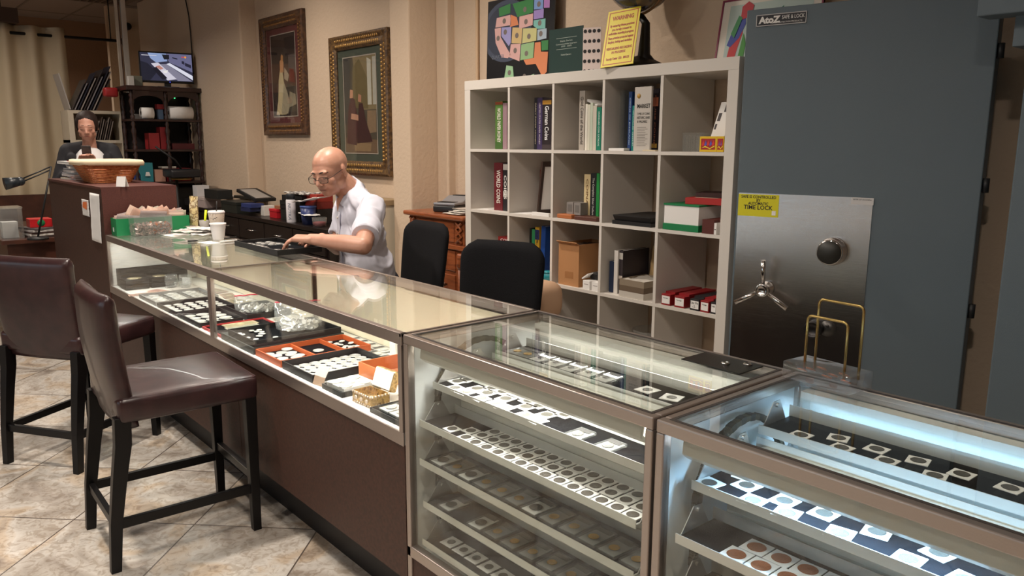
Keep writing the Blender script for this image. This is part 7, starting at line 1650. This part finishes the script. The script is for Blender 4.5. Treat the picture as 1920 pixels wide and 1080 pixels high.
t = thing('beige_stool', 'beige padded seat partly hidden behind the empty black chair', 'stool', (-3.02, 2.62, 0)); b = MB(); b.rbox((-0.22, -0.2, 0.60), (0.2, 0.2, 0.80), 0.07); b.build('seat', col(206, 170, 140, 0.8), t); b = MB(); b.box((-0.15, -0.15, 0), (0.15, 0.15, 0.62), taper=0.9); b.build('base', BLACK, t)

# ================================================================== MONITOR AND DARK SHELF UNIT
DW = ramp_mat('dark_mahogany', [(0.3, (34, 18, 16)), (0.7, (54, 28, 24))], 8, 0.4, stretch=(1, 1, 6), coat=0.3)
EX = -8.3
et = thing('etagere', 'tall dark carved wooden shelf unit with turned posts under the monitor', 'shelf unit', (EX, 2.62, 0))
hw, dp, zt = 0.335, 0.34, 2.03
b = MB(); b.box((-dp - 0.02, -hw - 0.03, zt - 0.045), (0.02, hw + 0.03, zt)); b.build('cornice', DW, et, bevel=0.008)
for z in (1.715, 1.42, 1.10, 0.78, 0.40, 0.06):
    b = MB(); b.box((-dp, -hw, z - 0.022), (0, hw, z)); b.build('shelf', DW, et, bevel=0.003)
for y0, y1 in ((-hw + 0.03, -0.02), (0.02, hw - 0.03)):
    pts = [(y0, zt - 0.045), (y0, zt - 0.16)] + [((y0 + y1)/2 - (y1 - y0)/2*math.cos(a), zt - 0.16 + 0.07*math.sin(a)) for a in fr(0, PI, 12)] + [(y1, zt - 0.16), (y1, zt - 0.045)]
    b = MB(); b.prism(pts, -0.016, 0.0, T=basis((0, 0, 0), (0, 1, 0), (0, 0, 1))); b.build('arch_panel', DW, et)
zs = [0.0, 0.06, 0.40, 0.78, 1.10, 1.42, 1.715, 1.985]
for x, y in ((-0.02, -hw + 0.02), (-0.02, 0.0), (-0.02, hw - 0.02), (-dp + 0.02, -hw + 0.02), (-dp + 0.02, hw - 0.02)):
    prof = []
    for a, c in zip(zs, zs[1:]):
        L = c - a
        prof += [(0.020, a + 0.001), (0.022, a + L*0.1), (0.012, a + L*0.16), (0.024, a + L*0.25), (0.014, a + L*0.34), (0.019, a + L*0.5), (0.026, a + L*0.62), (0.013, a + L*0.74), (0.023, a + L*0.84), (0.013, a + L*0.9), (0.020, c - 0.001)]
    b = MB(); b.lathe(prof, (x, y, 0), seg=14); b.build('turned_post', DW, et)
b = MB(); b.box((-dp - 0.004, -hw, 0.06), (-dp, hw, zt - 0.05)); b.build('back_panel', col(22, 14, 13, 0.7), et)
# monitor
mo = thing('monitor', 'flat black monitor showing a security camera view, standing on the dark shelf unit', 'monitor', (-8.42, 2.69, 2.031), math.radians(78))
MWd, MHt = 0.50, 0.30
b = MB(); b.box((-MWd/2, 0, 0.045), (MWd/2, 0.035, 0.045 + MHt)); b.build('case', col(14, 14, 15, 0.3), mo, bevel=0.004)
b = MB(); b.box((-0.10, -0.05, 0), (0.10, 0.09, 0.008)); b.box((-0.03, 0.01, 0.008), (0.03, 0.03, 0.06)); b.build('stand', BLACK, mo)
M = basis((-MWd/2 + 0.012, -0.0006, 0.045 + 0.02), (1, 0, 0), (0, 0, 1)) @ Matrix.Diagonal((MWd - 0.024, MHt - 0.034, 1, 1))
b = MB(M)
def SG(pts, c, z): b.mesh([(x, y, z) for x, y in pts], [tuple(range(len(pts)))], col(*c, 0.3, emit=0.9, name='screen_pixels'))
SG([(0, 0), (1, 0), (1, 1), (0, 1)], (44, 46, 66), 0.0); SG([(.15, 1), (.5, 1), (.52, .72), (.3, .66), (.2, .8)], (130, 150, 190), 0.0002); SG([(.45, 1), (1, 1), (1, .35), (.56, .68)], (96, 98, 130), 0.0002)
SG([(.2, .62), (.34, .66), (.68, .08), (.5, .02)], (190, 190, 205), 0.0004); SG([(.5, .62), (.56, .66), (1, .22), (1, .06)], (205, 210, 225), 0.0004); SG([(.36, .6), (.5, .62), (.98, .02), (.7, .02)], (120, 120, 140), 0.0003)
SG([(0, .0), (.16, .0), (.3, .3), (.14, .62), (0, .7)], (26, 28, 42), 0.0004); SG([(.22, .44), (.30, .50), (.50, .1), (.40, .04)], (22, 22, 34), 0.0006); SG([(.42, .96), (.56, .96), (.56, .80), (.46, .78)], (24, 26, 34), 0.0006); SG([(.62, .88), (.72, .84), (.72, .80), (.62, .84)], (30, 30, 46), 0.0006); SG([(.86, .70), (.98, .62), (.98, .5), (.86, .58)], (36, 36, 54), 0.0006); SG([(.8, .76), (.85, .74), (.85, .62), (.8, .66)], (36, 36, 54), 0.0006)
SG([(.28, .52), (.36, .56), (.44, .44), (.37, .40)], (170, 120, 110), 0.0007); SG([(.42, .36), (.52, .40), (.50, .30), (.44, .28)], (214, 214, 214), 0.0007); SG([(.80, .91), (.90, .91), (.90, .88), (.80, .88)], (220, 60, 60), 0.0008); SG([(.86, .93), (.89, .93), (.89, .86), (.86, .86)], (220, 160, 60), 0.0009); SG([(.03, .92), (.32, .92), (.32, .90), (.03, .90)], (200, 200, 210), 0.0008)
b.build('screen', None, mo)
b = MB(); b.ell((0.02, -0.002, 0.055), (0.004, 0.002, 0.004), seg=8, rings=6); b.build('power_light', col(60, 70, 255, 0.5, emit=4, name='blue_led'), mo)
# things on and around the shelf unit (front faces +X)
def eb(y, z, sy, h, sx, c, lab, name='box', cat='box', x=-0.055, dz=0.0):
    b = MB(); b.box((-sx, -sy/2, 0), (0, sy/2, h)); return item(name, lab, cat, b, col(*c, 0.5), (EX + x, y, z + 0.0005 + dz), 0, bevel=0.002)
def roll(y, z, r, L, lab, nm):
    t = thing('paper_roll' if nm == 'toilet' else 'kitchen_roll', lab, 'paper roll', (EX + 0.012 - r, y, z + r + 0.0005)); b = MB(); b.lathe([(0.020, -L/2), (r, -L/2), (r, L/2), (0.020, L/2)], axis=(0, 1, 0), seg=32); b.lathe([(0.020, L/2), (0.020, -L/2)], axis=(0, 1, 0), seg=20) if False else None
    b.build('roll', col(226, 224, 222, 0.85), t); b = MB(); b.lathe([(0.019, -L/2 - 0.001), (0.0, -L/2 - 0.001)], axis=(0, 1, 0), seg=20); b.build('core', col(70, 60, 54, 0.8), t); return t
roll(2.445, 1.715, 0.056, 0.11, 'white toilet roll on the dark shelf unit', 'toilet'); roll(2.768, 1.715, 0.066, 0.225, 'large white kitchen roll on the dark shelf unit', 'kitchen')
eb(2.45, 1.715, .16, .05, .10, (120, 116, 112), 'grey carton behind the toilet roll', x=-0.20); eb(2.60, 1.715, .05, .10, .05, (110, 136, 170), 'blue pack between the two paper rolls', x=-0.12)
eb(2.60, 1.715, .07, .05, .07, (150, 40, 44), 'red and white pack on top of the blue one', x=-0.11, dz=0.101); eb(2.76, 1.715, .14, .05, .08, (150, 130, 70), 'yellow box behind the kitchen roll', x=-0.22); 
b = MB(); b.ell((0, 0, 0), (0.004, 0.006, 0.006), seg=8, rings=6); b.box((-0.10, -0.06, -0.16), (-0.002, 0.06, 0.03), BLACK); t = item('router', 'small black device with a green light on the shelf unit', 'device', b, None, (EX - 0.20, 2.74, 1.9355), 0)
b = MB(); b.ell((0, 0, 0), (0.005, 0.006, 0.006), seg=8, rings=6); o = b.build('green_light', col(60, 255, 120, 0.5, emit=5, name='green_led'), t); o.location = (0.004, 0.03, 0.0)
for i, (y, z, sy, h, sx, c, lab) in enumerate(((2.50, 1.42, .10, .16, .14, (150, 36, 40), 'dark red box, left on the shelf under the rolls'), (2.60, 1.42, .08, .22, .12, (136, 30, 36), 'taller dark red box beside the first'), (2.78, 1.42, .22, .06, .16, (84, 24, 30), 'flat maroon box at the right on the shelf under the rolls'),
    (2.40, 1.10, .13, .19, .14, (52, 140, 152), 'teal box with white mark on the shelf unit'), (2.53, 1.10, .10, .12, .14, (196, 150, 130), 'pinkish carton beside the teal box'), (2.715, 1.10, .24, .13, .18, (140, 28, 34), 'wide bright red box on the third shelf'), (2.32, 1.10, .05, .08, .06, (40, 60, 130), 'small blue box at the left edge of the third shelf'))):
    eb(y, z, sy, h, sx, c, lab)
eb(2.62, 1.10, .14, .02, .12, (206, 200, 190), 'white card lying on the wide red box', dz=0.131, x=-0.05)
b = MB(); b.mesh([(0, 0.02, 0.03), (0, 0.07, 0.03), (0, 0.06, 0.07), (0, 0.03, 0.07)], [(0, 1, 2, 3)]); o = b.build('white_mark', PAPER, bpy.data.objects['box.001'] if False else None); o.location = (EX - 0.029, 2.36, 1.13); tag(o, 'white tag on the front of the teal box', 'tag')
b = MB(); b.rbox((-0.2, -0.14, 0), (0, 0.13, 0.27), 0.03); item('black_bag', 'black bag on the fourth shelf of the dark unit', 'bag', b, BLACK, (EX - 0.055, 2.77, 0.7805))
random.seed(5)
for i in range(4):
    b = MB(); b.ell((0, 0, 0.05), (0.10, 0.07, 0.05), seg=14, rings=9)
    for v in b.bm.verts: v.co += v.co.normalized()*0.02*noise.noise(v.co*22 + V((i*7, 0, 0))); v.co.z = max(v.co.z, 0.0005)
    item('crumpled_bag', 'grey crumpled plastic bag in the lower shelves, %s from left' % NTH[i], 'bag', b, col(150 + 10*i, 150 + 8*i, 158, 0.6), (EX - 0.215, 2.36 + 0.165*i, 0.4005), 0)
item('cream_folder', 'cream folder standing on the lower shelf of the dark unit', 'folder', B1(0.012, 0.28, 0.26), col(206, 194, 160, 0.7), (EX - 0.075, 2.65, 0.4005), 0)
# red wall clock-like box, printer on bracket
b = MB(); b.rbox((0, 0, 0), (0.10, 0.125, 0.09), 0.02); item('red_box', 'red plastic holder on the white post left of the shelf unit', 'holder', b, col(150, 30, 34, 0.4), (-8.62, 2.125, 1.925))
t = thing('printer_stand', 'black printer-like device on a slim black stand in front of the shelf unit', 'device', (-8.12, 2.66, 0)); b = MB(); b.rbox((-0.14, -0.14, 1.15), (0.14, 0.15, 1.23), 0.02); b.build('device', col(26, 26, 30, 0.4), t); b = MB(); b.tube([(0, -0.05, 0.02), (0, -0.05, 1.15)], 0.015); b.box((-0.14, -0.16, 0), (0.14, 0.14, 0.02)); b.build('stand', BLACK, t)
b = MB(); b.tube([(-0.02, -0.22, 1.45), (0.0, -0.05, 1.32), (0, 0, 1.23)], 0.010); b.build('arm', BLACK, t); b = MB(); b.ell((0, 0, 1.135), (0.11, 0.10, 0.012)); b.build('yellow_pad', col(176, 140, 70, 0.6), t)
# small items on the cornice
eb(2.40, 2.031, .10, .10, .10, (120, 124, 112), 'green-grey tin on top of the shelf unit', x=-0.12); eb(2.33, 2.031, .05, .09, .05, (206, 204, 200), 'small white jar on top of the shelf unit', x=-0.06)

# ================================================================== WHITE SHELF, POST, CURTAIN, TABLE
WS = col(206, 194, 174, 0.6, name='cream_shelf')
t = thing('wall_shelf', 'cream shelf unit behind the woman holding leaning prints', 'shelf', (-9.0, 1.885, 0))
for z in (0.9, 1.20, 1.51, 1.805): 
    b = MB(); b.box((-0.3, 0, z - 0.03), (0, 0.53, z)); b.build('shelf', WS, t)
for y in (0.0, 0.485):
    b = MB(); b.box((-0.3, y, 0), (0.002, y + 0.05, 1.775)); b.build('upright', WS, t)
b = MB(); b.box((-0.31, 0, 0), (-0.30, 0.53, 1.80)); b.build('back_panel', col(150, 130, 108, 0.8), t)
b = MB(); b.box((-9.02, 2.455, 0), (-8.97, 2.50, CEIL_Z - 0.01)); b.box((-8.93, 2.53, 0), (-8.90, 2.55, CEIL_Z - 0.01)) if False else None
struct(b, 'trim_4', col(216, 208, 198, 0.5, name='white_post'))
b = MB(); b.box((-8.86, 2.36, 0), (-8.83, 2.385, CEIL_Z - 0.01)); struct(b, 'trim_5', col(196, 184, 170, 0.5, name='pale_conduit'))
b = MB(); b.box((-9.02, 2.41, 0), (-8.99, 2.44, CEIL_Z - 0.01)); struct(b, 'trim_6', col(96, 70, 60, 0.6, name='brown_conduit'))
random.seed(9)
for i in range(9):
    y = 1.93 + i*0.028; hgt = (0.34, 0.30, 0.42, 0.36, 0.46, 0.38, 0.50, 0.44, 0.36)[i]; ln = 0.50
    b = MB(basis((0, 0, 0), (-1, 0.0, 0), (0.0, ln, 1))); b.box((0, 0.004, -0.004), ((.24, .28, .20)[i % 3], hgt, 0.004), (col(70, 64, 64, 0.4), col(150, 146, 150, 0.35), col(40, 44, 60, 0.5), col(170, 160, 154, 0.5))[i % 4])
    item('leaning_print', 'framed print leaning on the upper cream shelf, %s from left' % NTH[i], 'print', b, None, (-9.02, y, 1.808), 0, group='prints leaning on the upper cream shelf')
b = MB(basis((0, 0, 0), (-1, 0.0, 0), (0.0, -0.22, 1))); b.box((0, 0.004, -0.01), (0.25, 0.36, 0.0)); item('white_board', 'white and dark board standing at the left of the upper cream shelf', 'board', b, col(176, 170, 166, 0.5), (-9.02, 1.925, 1.808), 0)
for i in range(7):
    y = 2.12 + i*0.022; b = MB(basis((0, 0, 0), (-1, 0.0, 0), (0.0, 0.28, 1))); b.box((0, 0.003, -0.003), (0.22, (.20, .24, .22)[i % 3], 0.003), (col(150, 138, 130, 0.4), col(94, 80, 74, 0.4))[i % 2])
    item('leaning_print', 'print leaning on the lower cream shelf, %s from left' % NTH[i], 'print', b, None, (-9.02, y, 1.512), 0, group='prints leaning on the lower cream shelf')
CUR = col(206, 190, 162, 0.85, bump=0.1, bscale=200, name='cream_curtain')
cu = thing('curtain', 'cream grommet curtain hanging from a black rod at the left edge', 'curtain', (-9.6, 1.2, 0))
b = MB()
def cf(u, v):
    z = 0.06 + v*2.60; y = 0.85 - 1.35*u; x = 0.055*math.sin(u*PI*11)*(0.75 + 0.25*v) + 0.015*noise.noise(V((u*6, v*3, 0)))
    if v > 0.93: x *= 1.1
    return (x, y + 0.03*math.sin(v*3 + u*7)*(1 - v), z)
b.grid(cf, 150, 30); b.build('fabric', CUR, cu, solid=0.003)
b = MB()
for k in range(11):
    u = (k + 0.0)/11; y = 0.85 - 1.35*u
    b.tube([(0.026*math.cos(a)*0 + 0.0, y + 0.004 + 0.0*a, 2.57) for a in (0, 1)], 0.001) if False else None
b.bm.free()
rd = thing('curtain_rod', 'black curtain rod with a round end knob by the white post', 'curtain rod', (-9.6, 0, 2.565)); b = MB(); b.cyl((0, -0.8, 0), (0, 2.60, 0.015), 0.016, seg=14); b.build('rod', BLACK, rd); b = MB(); b.ell((0, 2.62, 0.015), (0.035,)*3); b.build('end_knob', BLACK, rd)
b = MB(); b.cyl((0, 2.50, 0.015), (0.0, 2.50, CEIL_Z - 2.565), 0.006); b.build('hanger', BLACK, rd)
b = MB(); b.cyl((0, 1.5, 0.01), (0.0, 1.5, CEIL_Z - 2.565), 0.004); b.build('hanger', BLACK, rd)
b = MB(); b.box((-9.75, -1.2, 2.66), (-9.45, 1.62, 2.80)); struct(b, 'trim_7', col(62, 42, 32, 0.6, name='dark_pelmet'))
tb = thing('side_table', 'dark wooden table at the left edge behind the stools', 'table', (-7.55, 1.12, 0)); TBW = ramp_mat('brown_table_wood', [(0.3, (58, 32, 24)), (0.7, (82, 48, 36))], 9, 0.35, coat=0.3)
b = MB(); b.box((-0.75, -0.22, 0.745), (0.80, 0.20, 0.78)); b.build('top', TBW, tb, bevel=0.004); b = MB(); b.box((-0.70, -0.18, 0.60), (0.76, 0.17, 0.744)); b.build('apron', TBW, tb)
for x, y in ((-0.68, -0.17), (0.74, -0.17), (-0.68, 0.16), (0.74, 0.16)): b = MB(); b.box((x - 0.03, y - 0.03, 0), (x + 0.03, y + 0.03, 0.60)); b.build('leg', TBW, tb)
t = thing('ballot_box', 'clear box with papers inside on the dark table', 'box', (-6.93, 0.985, 0.7805)); b = MB()
for q in ((-.09, -.08, 0, .09, -.077, .22), (-.09, .077, 0, .09, .08, .22), (-.09, -.077, 0, -.087, .077, .22), (.087, -.077, 0, .09, .077, .22)): b.box(q[:3], q[3:])
b.build('walls', CLEAR, t); b = MB(); b.box((-.094, -.084, .22), (.094, .084, .232)); b.build('lid', CLEAR, t); b = MB(); b.box((-.05, -.05, .001), (.05, .05, .12)); b.build('papers', PAPER, t)
zz = 0.7805
for i, c in enumerate(((60, 44, 40), (206, 200, 192), (70, 50, 44), (196, 190, 186), (90, 84, 84))):
    item('magazine', ('lowest dark', 'second white', 'third brown', 'fourth pale', 'topmost grey') [i] + ' magazine stacked on the dark table', 'magazine', B1(0.24, 0.19, 0.014, cx_=True), col(*c, 0.45), (-6.90, 1.175, zz), 0.08*i, group='magazines on the dark table'); zz += 0.0144
t = thing('red_tin', 'red tin with a green oval label on the magazines', 'tin', (-6.90, 1.18, zz), 0.0); b = MB(); b.box((-0.07, -0.075, 0), (0.07, 0.075, 0.065)); b.build('tin', col(186, 30, 36, 0.35), t, bevel=0.004); b = MB(); b.lathe([(0, 0), (0.026, 0), (0.026, 0.001), (0, 0.001)], (0.0705, 0, 0.034), axis=(1, 0, 0)); b.build('oval_label', col(30, 120, 70, 0.4), t)
b = MB(); b.box((0, 0, 0), (0.05, 0.05, 0.10)); b.ell((0.025, 0.025, 0.12), (0.03, 0.03, 0.03)); item('white_figurine', 'small white figurine on the edge of the dark table by the cabinet', 'figurine', b, col(214, 208, 200, 0.5), (-6.80, 1.265, 0.7805))
t = thing('desk_lamp', 'black desk lamp with a twin rod arm reaching left from behind the cabinet', 'desk lamp', (-6.66, 1.12, 0.7805)); b = MB(); b.lathe([(0, 0), (0.07, 0), (0.07, 0.015), (0, 0.02)]); b.build('base', BLACK, t)
top = AX(96, 312, -6.66) - V(t.location); hd = AX(38, 340, -6.66) - V(t.location); b = MB(); b.tube([(0, 0, 0.015), top], 0.007); b.build('post', BLACK, t)
for dz in (0.0, 0.022): b = MB(); b.tube([top - V((0, 0, dz)), hd + V((0, 0, 0.012 - dz))], 0.005); b.build('arm_rod', BLACK, t)
e = AX(8, 345, -6.66) - V(t.location); b = MB(); b.cyl(hd, e, 0.030, 0.045, seg=20); b.ell(hd, (0.032,)*3); b.build('shade', col(34, 40, 46, 0.35), t)
b = MB(); b.box((-9.5, 1.2, 0), (-9.46, 1.9, 0.95)); item('chair_back', 'brown wooden panel standing behind the dark table', 'panel', b, TBW, (0, 0, 0))
